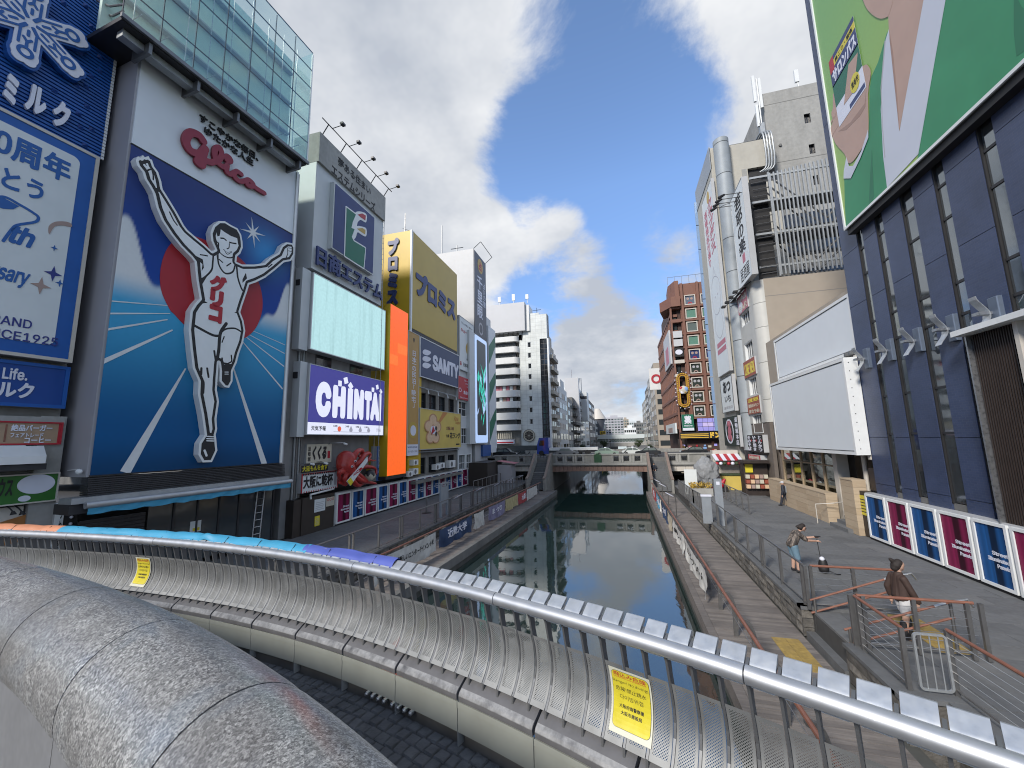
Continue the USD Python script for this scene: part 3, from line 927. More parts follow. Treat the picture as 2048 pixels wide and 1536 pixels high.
# tarpaulins over the caps
def tarp(name, label, xa, xb, colr, lift=0.0, seed=0):
    a, b = rcs(xa), rcs(xb)
    ss = np.arange(a, b, .035)
    p, t, n = RC(ss)
    prof = [(-.052, .030), (-.062, .062), (-.10, .098), (-.150, .112), (-.165, .105), (-.172, .07), (-.174, .03)]
    prof = smoothline(prof, 2)
    k = len(prof)
    V = []
    for i, s in enumerate(ss):
        for j, (nn, dz) in enumerate(prof):
            w = meshkit.fbm(A([s * 2.2, j * .22, seed]), 4) - .5
            w2 = abs(math.sin(s * math.pi / 0.62 + seed)) ** 8
            z = dz + w * .030 * (0.5 + j / k) - .012 * w2 + lift * math.exp(-((s - a - (b - a) * .62) / .12) ** 2) * (j < 5)
            q = p[i] + n[i] * (nn + w * .02)
            V.append([q[0], q[1], RAILZ + z])
    V = A(V)
    F = []
    for i in range(len(ss) - 1):
        for j in range(k - 1):
            F += [[i * k + j, (i + 1) * k + j, (i + 1) * k + j + 1], [i * k + j, (i + 1) * k + j + 1, i * k + j + 1]]
    F = A(F)
    V2 = V + A([0, 0, -.003])
    tt = thing(name, label, 'tarpaulin', (xa, 4, RAILZ))
    part(tt, 'sheet', join([(V, F), (V2, F[:, ::-1])]), colr, smooth=True)
    hem = MB()
    m = int((b - a) / .62)
    for q in range(m):
        s = a + (q + .6) * (b - a) / m
        pp, t_, nn = RC(s)
        hem.tube([[*(pp + nn * (-.05)), RAILZ + .04], [*(pp + nn * (-.11)), RAILZ + .108]], .004, 5)
    if hem.m:
        part(tt, 'tie_cord', hem, 'black')


mat('tarp_orange', (0.50, 0.21, 0.11), 0.5, var=0.12, scale=3)
mat('tarp_cyan', (0.045, 0.27, 0.43), 0.45, var=0.12, scale=3)
mat('tarp_blue', (0.07, 0.095, 0.34), 0.45, var=0.12, scale=3)
tarp('tarpaulin', 'orange tarpaulin draped over the far left end of the footbridge railing', -11.2, -8.75, 'tarp_orange', seed=1)
tarp('tarpaulin', 'long sky blue tarpaulin tied over the footbridge railing caps', -8.85, -3.78, 'tarp_cyan', lift=.04, seed=2)
tarp('tarpaulin', 'cobalt blue tarpaulin draped on the railing next to the bare caps', -3.86, -2.42, 'tarp_blue', seed=3)

# warning sheets on the panels
def on_panel(geom, sc, off):
    """A flat print (x along the rail, y down the panel, metres) laid onto the curved panels."""
    out = []
    b = geom.bounds
    for y0 in np.arange(math.floor(b[1] / .03) * .03, b[3], .03):
        g = geom.intersection(sbox(b[0] - 1, y0, b[2] + 1, y0 + .03))
        for q in getattr(g, 'geoms', [g]):
            if q.geom_type != 'Polygon' or q.area < 1e-7:
                continue
            v, f = trimesh.creation.triangulate_polygon(q, engine='earcut')
            nn = np.interp(v[:, 1], PARC, [c[0] for c in PANEL]); zz = np.interp(v[:, 1], PARC, [c[1] for c in PANEL])
            p, t, n = RC(sc + v[:, 0])
            # the sheet stands a little off the metal, out towards the walkway and up
            out.append((np.concatenate([p + n * (nn + off)[:, None], (RAILZ + zz + off * .3)[:, None]], 1), f[:, ::-1]))
    return join(out)


mat('sign_yellow', (0.58, 0.50, 0.035), 0.35, var=0.1, scale=9, stain=0.15, stain_scale=6, rvar=0.1)
mat('sign_paper', (0.55, 0.55, 0.45), 0.45, var=0.08, scale=6)


def warning(xc, label):
    sc = rcs(xc)
    t = thing('warning_sheet', label, 'sign', (*RC(sc)[0], RAILZ - .4))
    w, y0, y1 = .147, .035, .445
    part(t, 'sheet', on_panel(sbox(-w, y0, w, y1), sc, .010), 'sign_paper')
    yl = sbox(-w + .018 + .03, y0 + .02 + .03, w - .014 - .03, y1 - .035 - .03)
    part(t, 'rim', on_panel(yl.buffer(.0325), sc, .0115), 'black')
    part(t, 'field', on_panel(yl.buffer(.030), sc, .013), 'sign_yellow')
    L = [('飛込み危険', .235, 1, .078, .036, 'red'), ('Danger! No diving!', .252, 0, .132, .024, 'blk'), ('危険!禁止跳水', .215, 0, .178, .030, 'blk'), ('다이빙위험', .165, 0, .228, .030, 'blk'), ('大阪府南警察署', .175, 2, .283, .024, 'blk'), ('大阪市建設局', .150, 2, .322, .024, 'blk')]
    for s, wd, bold, y, h, c in L:
        g = glyphs(s, bold, False, 'cjk')
        g = affinity.scale(g, 1, -1, origin=(0, 0))
        g = fit(g, -wd / 2, y - h / 2, wd / 2, y + h / 2)
        part(t, 'lettering', on_panel(g, sc, .0145), 'print_red' if c == 'red' else 'black')
    part(t, 'underline', on_panel(sbox(-.115, .0985, .118, .1010), sc, .0145), 'print_red')


mat('print_red', (0.42, 0.05, 0.03), 0.5)
warning(-0.085, 'yellow no diving warning sheet on the railing panels at lower centre right')
warning(-6.95, 'yellow no diving warning sheet on the far left railing behind the granite parapet')

# granite parapet
gx = np.linspace(-9.6, 1.6, 700)
gp = np.stack([gx, np.polyval(GR, gx)], 1)
gd = np.gradient(gp, axis=0); gd /= np.linalg.norm(gd, axis=1, keepdims=True)
gn = np.stack([gd[:, 1], -gd[:, 0]], 1)
gc = gp + gn * 0.25
GZ, GRAD = 2.935, 0.385
par = thing('granite_parapet', 'massive rounded granite parapet in the near left corner with fine dark joints', 'parapet', (-3, 2, DK))
gsl = np.concatenate([[0], np.cumsum(np.linalg.norm(np.diff(gc, axis=0), axis=1))])
joints_x = [-2.99]
at_s = lambda s: (A([np.interp(s, gsl, gc[:, 0]), np.interp(s, gsl, gc[:, 1])]), A([np.interp(s, gsl, gn[:, 0]), np.interp(s, gsl, gn[:, 1])]))
sj = float(np.interp(-2.99, gp[:, 0], gsl))
step = float(np.interp(-1.71, gp[:, 0], gsl)) - sj
cuts = [sj + step * k for k in range(-4, 4)]
cuts = [max(c, 0.02) for c in cuts if c < gsl[-1]] + [gsl[-1] - .01]
for a, b in zip(cuts[:-1], cuts[1:]):
    if b - a < .2:
        continue
    ss = np.linspace(a + .007, b - .007, 22)
    # the profile: a ball-nosed coping with a slightly softened edge at each joint
    ang = np.concatenate([np.linspace(-50, 230, 49)]) * math.pi / 180
    V = []
    for i, s in enumerate(ss):
        c, n = at_s(s)
        r = GRAD - (.004 if i in (0, len(ss) - 1) else 0)
        for q in ang:
            V.append([c[0] + n[0] * r * math.cos(q), c[1] + n[1] * r * math.cos(q), GZ + r * math.sin(q)])
    k = len(ang)
    F = []
    for i in range(len(ss) - 1):
        for j in range(k - 1):
            F += [[i * k + j, i * k + j + 1, (i + 1) * k + j + 1], [i * k + j, (i + 1) * k + j + 1, (i + 1) * k + j]]
    for e, fl in ((0, 0), ((len(ss) - 1) * k, 1)):
        for j in range(1, k - 1):
            F.append([e, e + j, e + j + 1] if not fl else [e, e + j + 1, e + j])
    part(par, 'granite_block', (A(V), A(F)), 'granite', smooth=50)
    lo = []
    for s in np.linspace(a + .004, b - .004, 10):
        c, n = at_s(s); lo.append((c, n))
    V, F = [], []
    for c, n in lo:
        for nn, z in ((.372, 2.93), (.372, DK), (-.30, DK), (-.30, 2.7)):
            V.append([c[0] + n[0] * nn, c[1] + n[1] * nn, z])
    for i in range(len(lo) - 1):
        for j in range(4):
            m = (j + 1) % 4
            F += [[i * 4 + j, (i + 1) * 4 + j, (i + 1) * 4 + m], [i * 4 + j, (i + 1) * 4 + m, i * 4 + m]]
    part(par, 'base_stone', (A(V), A(F)), 'concrete_smooth')
ss = np.linspace(0.05, gsl[-1] - .05, 60)
part(par, 'joint_core', tube(A([[*at_s(s)[0], GZ] for s in ss]), GRAD - .008, 40), 'black', smooth=60)

# left bank: buildings and sign boards
def board(name, label, pl, r, d0, d1, face, frame=None, fw=0.08, cat='sign', body='grey_panel', group=None, proud=0.03):
    """A box sign: body, framed face. Returns the thing and the inner face rectangle."""
    t = thing(name, label, cat, pl.w([r[0], r[1], d1]), group)
    part(t, 'box', box(pl, r[0], r[2], r[1], r[3], d0, d1 - .004), body)
    if frame:
        g = sbox(*r).difference(sbox(r[0] + fw, r[1] + fw, r[2] - fw, r[3] - fw))
        part(t, 'frame', extrude(pl, g, d1 - .004, d1 + proud), frame)
        q = (r[0] + fw, r[1] + fw, r[2] - fw, r[3] - fw)
    else:
        q = r
    if face:
        part(t, 'face', box(pl, q[0], q[2], q[1], q[3], d1 - .003, d1 + .004), face)
    return t, q


def window_set(t, pl, rects, d, frame='white_frame', pane='glass_dark', depth=0.12, fw=0.05, mull=1, trans=0, label=None):
    """Windows: each its own part with its pane and bars as sub-parts."""
    for r in rects:
        s0, z0, s1, z1 = r
        g = sbox(*r).difference(sbox(s0 + fw, z0 + fw, s1 - fw, z1 - fw))
        m = MB().ext(pl, g, d - depth, d + .025)
        for k in range(1, mull + 1):
            x = s0 + (s1 - s0) * k / (mull + 1)
            m.box(pl, x - fw * .4, x + fw * .4, z0 + fw, z1 - fw, d - depth + .04, d - depth + .08)
        for k in range(1, trans + 1):
            zz = z0 + (z1 - z0) * k / (trans + 1)
            m.box(pl, s0 + fw, s1 - fw, zz - fw * .4, zz + fw * .4, d - depth + .038, d - depth + .078)
        w = part(t, 'window', m, frame)
        part(w, 'pane', box(pl, s0 + fw, s1 - fw, z0 + fw, z1 - fw, d - depth, d - depth + .02), pane[RNG.integers(len(pane))] if isinstance(pane, (list, tuple)) else pane)


PL = Plane((-15.5, 0), (0, 1))
_a, _b = atx(180, 948, -15.95), atx(560, 930, -15.5)
PG = Plane(_a[:2], _b[:2] - _a[:2])
PM = Plane(PG.w([0, 0, -1.05])[:2], PG.s[:2])

mat('snow_blue', (0.010, 0.085, 0.33), 0.4, var=0.12, scale=1.5)
mat('snow_blue_deep', (0.008, 0.052, 0.24), 0.4, var=0.1, scale=1.5)
mat('snow_white', (0.62, 0.64, 0.72), 0.45, var=0.04, scale=2)
mat('board_white', (0.60, 0.64, 0.645), 0.45, var=0.04, scale=1.5, stain=0.08, stain_scale=0.4)
mat('frame_beige', (0.50, 0.47, 0.42), 0.5, var=0.06)
mat('print_blue', (0.016, 0.095, 0.32), 0.5, var=0.05)
mat('print_navy', (0.025, 0.035, 0.19), 0.5)
mat('print_tan', (0.33, 0.24, 0.21), 0.5)
mat('print_sun_red', (0.24, 0.022, 0.04), 0.42, var=0.05)
mat('curtain_green', (0.50, 0.64, 0.575), 0.8, var=0.08, scale=0.5)
mat('side_grey', (0.36, 0.36, 0.385), 0.42, var=0.05, scale=0.8, stain=0.12, stain_scale=0.3)

# --- building with the stacked blue signs at the left edge
r1 = PM.rect((-40, 180), (236, 70)); sR = PM.px(205, 300)[0]
zt = PM.px(225, 78)[1]; zb1 = PM.px(195, 318)[1]; zb2 = PM.px(146, 728)[1]; zb3 = PM.px(137, 818)[1]
sL = sR - 7.5
t = thing('sign_building', 'grey building at the left edge carrying the stacked blue milk signs', 'building', PM.w([sL, 0, -3]))
part(t, 'wall', box(PM, sL, sR, 0, zt + 1.5, -9, -.35), 'concrete')
part(t, 'pier', box(PM, sR - .55, sR + .02, 0, zb3 - .25, -.34, .02), 'concrete')
part(t, 'ledge', box(PM, sL, sR - .03, zb3 - .5, zb3 - .28, -.34, .05), 'concrete')
# corrugated blue sign with a big snow crystal
t = thing('crystal_sign', 'tall corrugated blue sign with a white snow crystal at top left', 'sign', PM.w([sL, zb1, 0]))
part(t, 'back', box(PM, sL, sR, zb1 + .05, zt + 1.4, -.3, -.05), 'snow_blue_deep')
rib = MB()
zq = zb1 + .06
while zq < zt + 1.38:
    rib.box(PM, sL, sR - .02, zq, zq + .075, -.049, 0.0); zq += .125
part(t, 'corrugation', rib, 'snow_blue')
part(t, 'edge_trim', MB().add(join([box(PM, sR - .02, sR + .06, z_, z_ + .10, -.04, .01) for z_ in np.arange(zb1 + .06, zt + 1.3, .125)])), 'white_frame')
for a, b in [(128, 6), (172, 12), (214, 32), (200, 46), (183, 53), (205, 82), (194, 92), (161, 106), (200, 114), (199, 142), (166, 149), (183, 152), (153, 171), (172, 173), (109, 182), (174, 213), (157, 227), (161, 255), (183, 259), (170, 290)]:
    s, z = PM.px(a, b)
    part(t, 'stud', (PM.w([[s - .07, z - .07, .005], [s + .07, z - .07, .005], [s + .07, z + .07, .005], [s - .07, z + .07, .005], [s, z, .09]]), A([[0, 1, 4], [1, 2, 4], [2, 3, 4], [3, 0, 4]])), 'snow_blue_deep')
c0 = A(PM.px(50, 52)); tip = A(PM.px(150, 62)); tip2 = A(PM.px(140, 152))
Lr = (np.linalg.norm(tip - c0) + np.linalg.norm(tip2 - c0)) / 2
arm = union_all([stroke([(0.12, 0), (0.80, 0)], .40), Point(.80, 0).buffer(.215), Point(.92, .075).buffer(.115), Point(.92, -.075).buffer(.115)])
yv = union_all([stroke([(.10, 0.045), (.24, .125), (.60, .125)], .045), stroke([(.10, -.045), (.24, -.125), (.60, -.125)], .045), stroke([(.34, .0), (.22, 0.0)], .05), stroke([(.42, .06), (.50, .0), (.42, -.06)], .05), stroke([(.50, 0), (.66, 0)], .05), Point(.76, 0).buffer(.135).difference(Point(.76, 0).buffer(.075))])
allarm, allin = [], []
for k in range(6):
    q = 30 + 60 * k
    f = lambda g: affinity.translate(affinity.rotate(affinity.scale(g, Lr, Lr, origin=(0, 0)), q, origin=(0, 0)), *c0)
    allarm.append(f(arm)); allin.append(f(yv))
arms, ins = union_all(allarm), union_all(allin)
part(t, 'crystal_rim', extrude(PM, arms.buffer(.07), .06, .26), 'snow_blue')
part(t, 'crystal', extrude(PM, arms, .26, .30), 'snow_white')
part(t, 'crystal_lines', extrude(PM, ins, .30, .315), 'print_blue')
a, b = PM.px(-8, 182), PM.px(137, 228)
for ch, x0, y0, x1, y1 in (('ミ', 0, 205, 37, 155), ('ル', 45, 215, 93, 188), ('ク', 100, 243, 139, 220)):
    q0, q1 = PM.px(x0, y0), PM.px(x1, y1)
    h = .92
    zc = PM.px((x0 + x1) / 2, (y0 + y1) / 2)[1]
    part(t, 'letter', text(PM, ch, (q0[0], zc - h / 2, q1[0], zc + h / 2), .03, .12, bold=6), 'snow_white')
# anniversary board
r = (sL, zb2, PM.px(193, 325)[0], zb1)
t, q = board('anniversary_board', 'white anniversary board with a blue border under the crystal sign', PM, r, -.3, .16, 'snow_blue', 'frame_beige', .10)
ri = (q[0], q[1] + .36, q[2] - .36, q[3] - .30)
part(t, 'panel', extrude(PM, sbox(ri[0], ri[1] + .2, ri[2] - .2, ri[3] - .2).buffer(.2), .165, .175), 'board_white')


def at_text(t, pl, s, px, h, d, m, bold=0, kind=None, italic=0, zc=None):
    """Lettering between two pixels read off the board, h metres tall."""
    a, b = pl.px(*px[0]), pl.px(*px[1])
    zc = (a[1] + b[1]) / 2 if zc is None else zc
    part(t, 'lettering', text(pl, s, (a[0], zc - h / 2, b[0], zc + h / 2), d, d + .012, bold=bold, kind=kind, italic=italic), m)


at_text(t, PM, '100周年', ((-95, 245), (137, 338)), .84, .175, 'print_blue', 3, zc=PM.px(72, 320)[1])
at_text(t, PM, 'ありがとう', ((-190, 280), (82, 378)), .66, .175, 'print_blue', 3, zc=PM.px(38, 370)[1])
at_text(t, PM, 'th', ((12, 470), (64, 480)), .60, .175, 'print_blue', 4, italic=16)
at_text(t, PM, 'Anniversary', ((-140, 510), (54, 556)), .62, .175, 'print_blue', 3, italic=16, zc=PM.px(28, 556)[1])
at_text(t, PM, 'BRAND', ((-45, 640), (58, 645)), .26, .175, 'print_navy', 1)
at_text(t, PM, 'SINCE1925', ((-68, 670), (110, 682)), .26, .175, 'print_navy', 1, zc=PM.px(54, 677)[1])
pk = lambda *p: [PM.px(*x) for x in p]
art = union_all([stroke(smoothline(pk((-30, 405), (0, 396), (33, 412), (60, 428), (70, 437), (64, 446), (30, 452), (18, 460), (0, 484)), 5), .07)])
part(t, 'outline_drawing', extrude(PM, art, .175, .187), 'print_blue')
part(t, 'outline_fill', extrude(PM, Polygon(pk((-30, 395), (0, 398), (32, 415), (20, 421), (0, 420), (-30, 410))), .175, .186), 'print_blue')
part(t, 'ribbon', extrude(PM, Polygon(smoothline(pk((92, 470), (91, 455), (103, 446), (122, 445), (135, 449), (136, 456), (117, 453), (102, 456)), 4, True)), .175, .187), 'print_tan')
for (x, y, w, m) in ((100, 549, .20, 'print_navy'), (75, 573, .22, 'print_tan'), (113, 568, .10, 'print_blue'), (102, 498, .08, 'print_blue')):
    s, z = PM.px(x, y)
    g = Polygon([(s + w * (1 if k % 2 == 0 else .33) * math.cos(k * math.pi / 4), z + w * 1.25 * (1 if k % 2 == 0 else .33) * math.sin(k * math.pi / 4)) for k in range(8)])
    part(t, 'star', extrude(PM, g, .175, .187), m)
# small blue sign under it
r = (sL, zb3, PM.px(140, 735)[0], zb2 - .12)
t, q = board('life_sign', 'dark blue sign reading Life in white under the anniversary board', PM, r, -.3, .02, 'snow_blue_deep', 'snow_blue', .10)
at_text(t, PM, 'Life.', ((4, 745), (54, 752)), .34, .03, 'snow_white', 3)
at_text(t, PM, 'ルク', ((-8, 780), (67, 780)), .46, .03, 'snow_white', 4)
# burger and coffee sign, white canopy box, green sign, shop front
mat('sign_red', (0.36, 0.018, 0.03), 0.45, var=0.06)
mat('kraft', (0.33, 0.23, 0.15), 0.6, var=0.1, scale=3)
z0, z1 = PM.px(118, 889)[1], PM.px(125, 845)[1]
r = (sL + 1.5, z0, PM.px(124, 850)[0], z1)
t, q = board('coffee_sign', 'brown and red burger and coffee sign under the dark blue sign', PM, r, -.34, .06, 'kraft', 'sign_red', .045)
part(t, 'red_band', box(PM, PM.px(113, 870)[0], q[2], q[1], q[3], .064, .07), 'sign_red')
part(t, 'red_bar', box(PM, PM.px(6, 870)[0], PM.px(10, 870)[0], q[1] + .05, q[3] - .05, .064, .07), 'brown_rail')
at_text(t, PM, '絶品バーガー', ((20, 855), (102, 857)), .19, .066, 'snow_white', 3)
at_text(t, PM, 'フェアトレード', ((18, 870), (84, 871)), .13, .066, 'snow_white', 2)
at_text(t, PM, 'コーヒー', ((46, 880), (99, 881)), .17, .066, 'snow_white', 3)
t = thing('canopy_box', 'white steel canopy box under the burger and coffee sign', 'canopy', PM.w([sL + 2, PM.px(40, 910)[1], 0]))
a0, a1 = PM.px(-30, 895), PM.px(78, 895)
za, zb_ = PM.px(60, 927)[1], PM.px(60, 892)[1]
prof = A([[0.0, zb_], [.30, zb_], [.52, zb_ - .30], [.52, za], [0.0, za]])
V = np.concatenate([PM.w(np.stack([np.full(5, s), prof[:, 1], prof[:, 0] - .05], 1)) for s in (a0[0] - 1.5, a1[0])])
F = [[i, (i + 1) % 5, 5 + (i + 1) % 5] for i in range(5)] + [[i, 5 + (i + 1) % 5, 5 + i] for i in range(5)] + [[5, 6, 7], [5, 7, 8], [5, 8, 9], [2, 1, 0], [3, 2, 0], [4, 3, 0]]
part(t, 'casing', (V, A(F)), 'white_frame')
part(t, 'lid', box(PM, a0[0] - .6, a1[0] - .35, zb_ - .02, zb_ + .02, .04, .20), 'white_panel')
part(t, 'soffit', box(PM, a0[0] - 1.5, a1[0] + .05, za - .18, za - .005, -.3, .42), 'dark_metal')
part('/World/sign_building', 'meter_panel', box(PM, PM.px(84, 900)[0], PM.px(115, 900)[0], PM.px(100, 927)[1], PM.px(100, 896)[1], -.33, -.30 + .02), 'frame_beige')
mat('sign_green', (0.028, 0.125, 0.022), 0.45, var=0.1)
r = (sL + 1.5, PM.px(112, 1001)[1], PM.px(116, 960)[0], PM.px(116, 944)[1])
t, q = board('green_sign', 'green sign with a white speech bubble above the left shop', PM, r, -.34, .06, 'sign_green', 'frame_beige', .04)
e0, e1 = PM.px(32, 968), PM.px(107, 968)
zc = PM.px(70, 968)[1]; hb = (PM.px(70, 950)[1] - PM.px(70, 988)[1]) / 2
part(t, 'bubble', extrude(PM, affinity.translate(affinity.scale(Point(0, 0).buffer(1), (e1[0] - e0[0]) / 2, hb), (e0[0] + e1[0]) / 2, zc), .064, .075), 'snow_white')
s, z = PM.px(46, 997)
part(t, 'bubble_tail', extrude(PM, affinity.translate(affinity.scale(Point(0, 0).buffer(1), hb * .45, hb * .3), s, z), .064, .075), 'snow_white')
at_text(t, PM, 'ウス', ((-6, 975), (23, 975)), .5, .066, 'black', 3)
t = thing('left_shop', 'pale shop front with an orange slanted panel at the far left street level', 'shop', PM.w([sL, 0, 0]))
part(t, 'wall', box(PM, sL, sR - .6, 0, PM.px(100, 1003)[1] - .05, -.33, -.1), 'frame_beige')
mat('ply_orange', (0.33, 0.14, 0.04), 0.6, var=0.15, scale=3, stretch=(1, 1, 4))
part(t, 'slanted_panel', extrude(PM, Polygon([PM.px(-60, 1065), PM.px(78, 1022), PM.px(72, 1075), PM.px(-60, 1110)]), -.098, -.05), 'ply_orange')
for x in (14, 32):
    s, z = PM.px(x, 1018)
    part(t, 'lamp_arm', tube(PM.w([[s, z + .1, -.1], [s, z + .02, .15], [s + .05, z - .08, .2]]), .018, 6), 'black')
    part(t, 'lamp_shade', tube(PM.w([[s + .05, z - .06, .2], [s + .06, z - .16, .21]]), [.03, .07], 10), 'black')
r = (PM.px(105, 1030)[0], 0.8, PM.px(123, 1030)[0], PM.px(120, 1003)[1] - .02)
t, q = board('narrow_sign', 'narrow white upright sign with black writing beside the left shop', PM, r, -.05, .12, 'board_white', None)
part(t, 'lettering', text(PM, 'うお庵', frac(q, .52, .30, .88, .95), .124, .13, 2, vertical=True), 'black')
part(t, 'lettering', text(PM, 'つけ麺', frac(q, .10, .05, .44, .52), .124, .13, 2, vertical=True), 'black')
r2 = (r[2] + .02, r[1], r[2] + .34, r[3] + .06)
t, q = board('bulb_sign', 'black upright strip with a column of small bulbs beside the narrow sign', PM, r2, -.05, .10, 'black', None)
for k in range(10):
    s, z = (r2[0] + r2[2]) / 2, r2[3] - .15 - k * .2
    part(t, 'bulb', arr(ball(PM.w([s, z, .13]), .045, 10)), 'snow_white', smooth=True)
t = thing('security_camera', 'small white dome camera on a thin arm between the left signs', 'camera', PM.w([sR, PM.px(150, 940)[1], 0]))
s, z = PM.px(135, 941); s2, z2 = PM.px(158, 942, .9)
part(t, 'arm', tube(PM.w([[s, z, .02], [s2, z2 + .05, .9]]), .018, 6), 'white_frame')
part(t, 'dome', arr(ball(PM.w([s2, z2 - .02, .9]), .085, 12)), 'white_frame', smooth=True)

# --- building of the running athlete board
gL, gR = 0.0, PG.px(585, 470)[0]
zB, zT = PG.px(370, 938)[1], PG.px(420, 376)[1]
zT = (PG.px(258, 285)[1] + PG.px(585, 470)[1]) / 2
zW = (PG.px(280, 109)[1] + PG.px(595, 344)[1]) / 2
gR2 = PG.px(577, 700)[0] + .12
t = thing('athlete_building', 'building carrying the big athlete sign, with a pale green glass box on top', 'building', PG.w([0, 0, -3]))
part(t, 'side_wall', box(PG, -.06, gR2, zB - .05, zW + .02, -8, -.06), 'side_grey')
part(t, 'base_slats', join([box(PG, -.05, gR2, zB - .62 + k * .062, zB - .62 + k * .062 + .045, -.3, .12 - .010 * k) for k in range(9)]), 'dark_metal')
part(t, 'sill', box(PG, -.5, gR2 + .02, zB - .80, zB - .63, -.3, .35), 'galvanised')
part(t, 'soffit_dark', box(PG, -.5, gR2 + .02, zB - 1.10, zB - .805, -.5, .28), 'dark_metal')
part(t, 'white_panel', box(PG, 0, gR - .0, zT + .05, zW, -.058, .0), 'white_panel')
part(t, 'edge_frame', MB().box(PG, gR + .01, gR + .12, zB, zW, -.058, .06), 'white_frame')
# shop under it
t2 = thing('glass_shop', 'dark glazed shop front under the athlete sign with a folded blue awning', 'shop', PG.w([0, 0, -.5]))
part(t2, 'back_wall', box(PG, -.3, gR2, 0, zB - 1.12, -4.0, -3.6), 'concrete_dark')
sx = np.linspace(1.9, gR2 - .05, 7)
for a, b in zip(sx[:-1], sx[1:]):
    part(t2, 'glass_panel', box(PG, a + .03, b - .03, .15, zB - 1.15, -.52, -.50), 'glass_mid')
    part(t2, 'mullion', box(PG, b - .03, b + .03, 0, zB - 1.13, -.56, -.46), 'dark_metal')
part(t2, 'shutter', join([box(PG, .1, 1.85, .1 + k * .12, .1 + k * .12 + .10, -.55, -.48) for k in range(18)]), 'dark_metal')
for k in (0, 1):
    s = gR2 - 1.15 + k * .35
    part(t2, 'ladder_rail', tube(PG.w([[s, .0, -.30], [s + .25, 2.6, -.44]]), .025, 6), 'steel')
for k in range(8):
    part(t2, 'ladder_rung', tube(PG.w([[gR2 - 1.15 + .03 * k, .3 + .3 * k, -.31 - .016 * k], [gR2 - .8 + .03 * k, .3 + .3 * k, -.31 - .016 * k]]), .016, 5), 'steel')
part(t2, 'notice', box(PG, 3.35, 3.75, 1.2, 1.62, -.498, -.49), 'board_white')
part(t2, 'notice_mark', box(PG, 3.45, 3.70, 1.25, 1.36, -.489, -.486), 'sign_yellow')
aw = thing('awning', 'folded steel and blue fabric awning over the glazed shop', 'awning', PG.w([0, zB - 1.3, 0]))
zA = PG.px(400, 985, .5)[1]
part(aw, 'roller', tube(PG.w([[-.25, zA + .02, .5], [gR2, zA + .02, .5]]), .10, 14), 'alu_pipe', smooth=40)
V = []
F = []
ns = 60
for i in range(ns + 1):
    s = -.2 + (gR2 + .15) * i / ns
    dr = .17 + .015 * math.sin(i * .9) + .03 * meshkit.noise(A([i * .5, 0, 0]))
    for j in range(5):
        V.append([s, zA - .07 - dr * j / 4, .54 + .015 * math.sin(i * 1.3 + j)])
for i in range(ns):
    for j in range(4):
        F += [[i * 5 + j, (i + 1) * 5 + j, (i + 1) * 5 + j + 1], [i * 5 + j, (i + 1) * 5 + j + 1, i * 5 + j + 1]]
part(aw, 'fabric', (PG.w(V), A(F)), 'tarp_cyan', smooth=True)
# the printed backdrop
def backdrop(u, v):
    W, H = gR, zT - zB
    hz = 0.565 - 0.03 * np.abs(u - .55)            # horizon of the print
    sky = np.stack([.022 + 0 * u, .055 + .0 * u, .23 + 0 * u], 1)
    top = A([.030, .048, .165])
    k = sstep(.62, 1.0, v)[:, None]
    c = A([.008, .05, .27]) * (1 - k) + top * k
    gl = np.exp(-(((u - .80) * W) ** 2 + ((v - .86) * H) ** 2) / .9)[:, None]
    c = c * (1 - gl * .75) + A([.05, .30, .62]) * gl * .75
    lo = sstep(.60, .5, v)
    n1 = meshkit.fbm(np.stack([u * 5, v * 7, 0 * u], 1), 4, 3)
    edge_l = .72 - .23 * sstep(0.0, .36, u) - .06 * np.floor(u * 7.5 + .3) % 2 * 0 + .05 * np.sin(u * 26 + 1.0)
    edge_r = .56 + .18 * sstep(.80, 1.0, u) + .03 * np.sin(u * 40)
    e = np.where(u < .55, edge_l, edge_r)
    cl = sstep(e + .012, e - .012, v)[:, None]
    c = c * (1 - cl) + A([.60, .63, .64]) * cl
    fade = sstep(.60, .50, v - .02 * u)[:, None]
    tr = A([.05, .33, .56]) * (1 - sstep(.55, .12, v))[:, None] + A([.004, .085, .24]) * sstep(.55, .12, v)[:, None]
    tr = tr * (1 - sstep(.12, 0.0, v)[:, None] * .45)
    return c * (1 - fade) + tr * fade


mat('poster', (0.5, 0.5, 0.5), 0.38, cd=True, var=0.04, scale=9, spec=0.25)
ath = thing('athlete_sign', 'huge billboard of a running athlete with both arms raised', 'sign', PG.w([0, zB, 0]))
m_, cd_ = grid_sheet(PG, 0, zB, gR, zT, .0, 96, 150, backdrop)
part(ath, 'backdrop', m_, 'poster', cd=cd_)
part(ath, 'top_rule', box(PG, 0, gR, zT, zT + .05, -.05, .012), 'black')
part(ath, 'bottom_rule', box(PG, 0, gR, zB - .04, zB, -.05, .012), 'black')
R5 = lambda x, y: (240 + x / 4.267, 280 + y / 4.267)
R6 = lambda x, y: (320 + x / 3.489, 500 + y / 3.489)
gpx = lambda f, pts, d=0.0: [PG.px(*f(*p), d) for p in pts]
mat('print_sun', (0.34, 0.012, 0.022), 0.42, var=0.05)
mat('print_cloud', (0.58, 0.61, 0.62), 0.42, var=0.04)
mat('athlete_white', (0.68, 0.71, 0.71), 0.42, var=0.04, scale=2)
disc = Polygon(smoothline(gpx(R5, [(640, 822), (500, 840), (400, 930), (345, 1100), (350, 1280), (420, 1440)]) + gpx(R6, [(100, 450), (190, 540), (330, 620), (480, 640), (590, 615), (670, 540), (712, 420), (708, 300), (670, 190), (590, 90), (500, 20)]), 5, True))
part(ath, 'red_disc', extrude(PG, disc, .004, .012), 'print_sun')
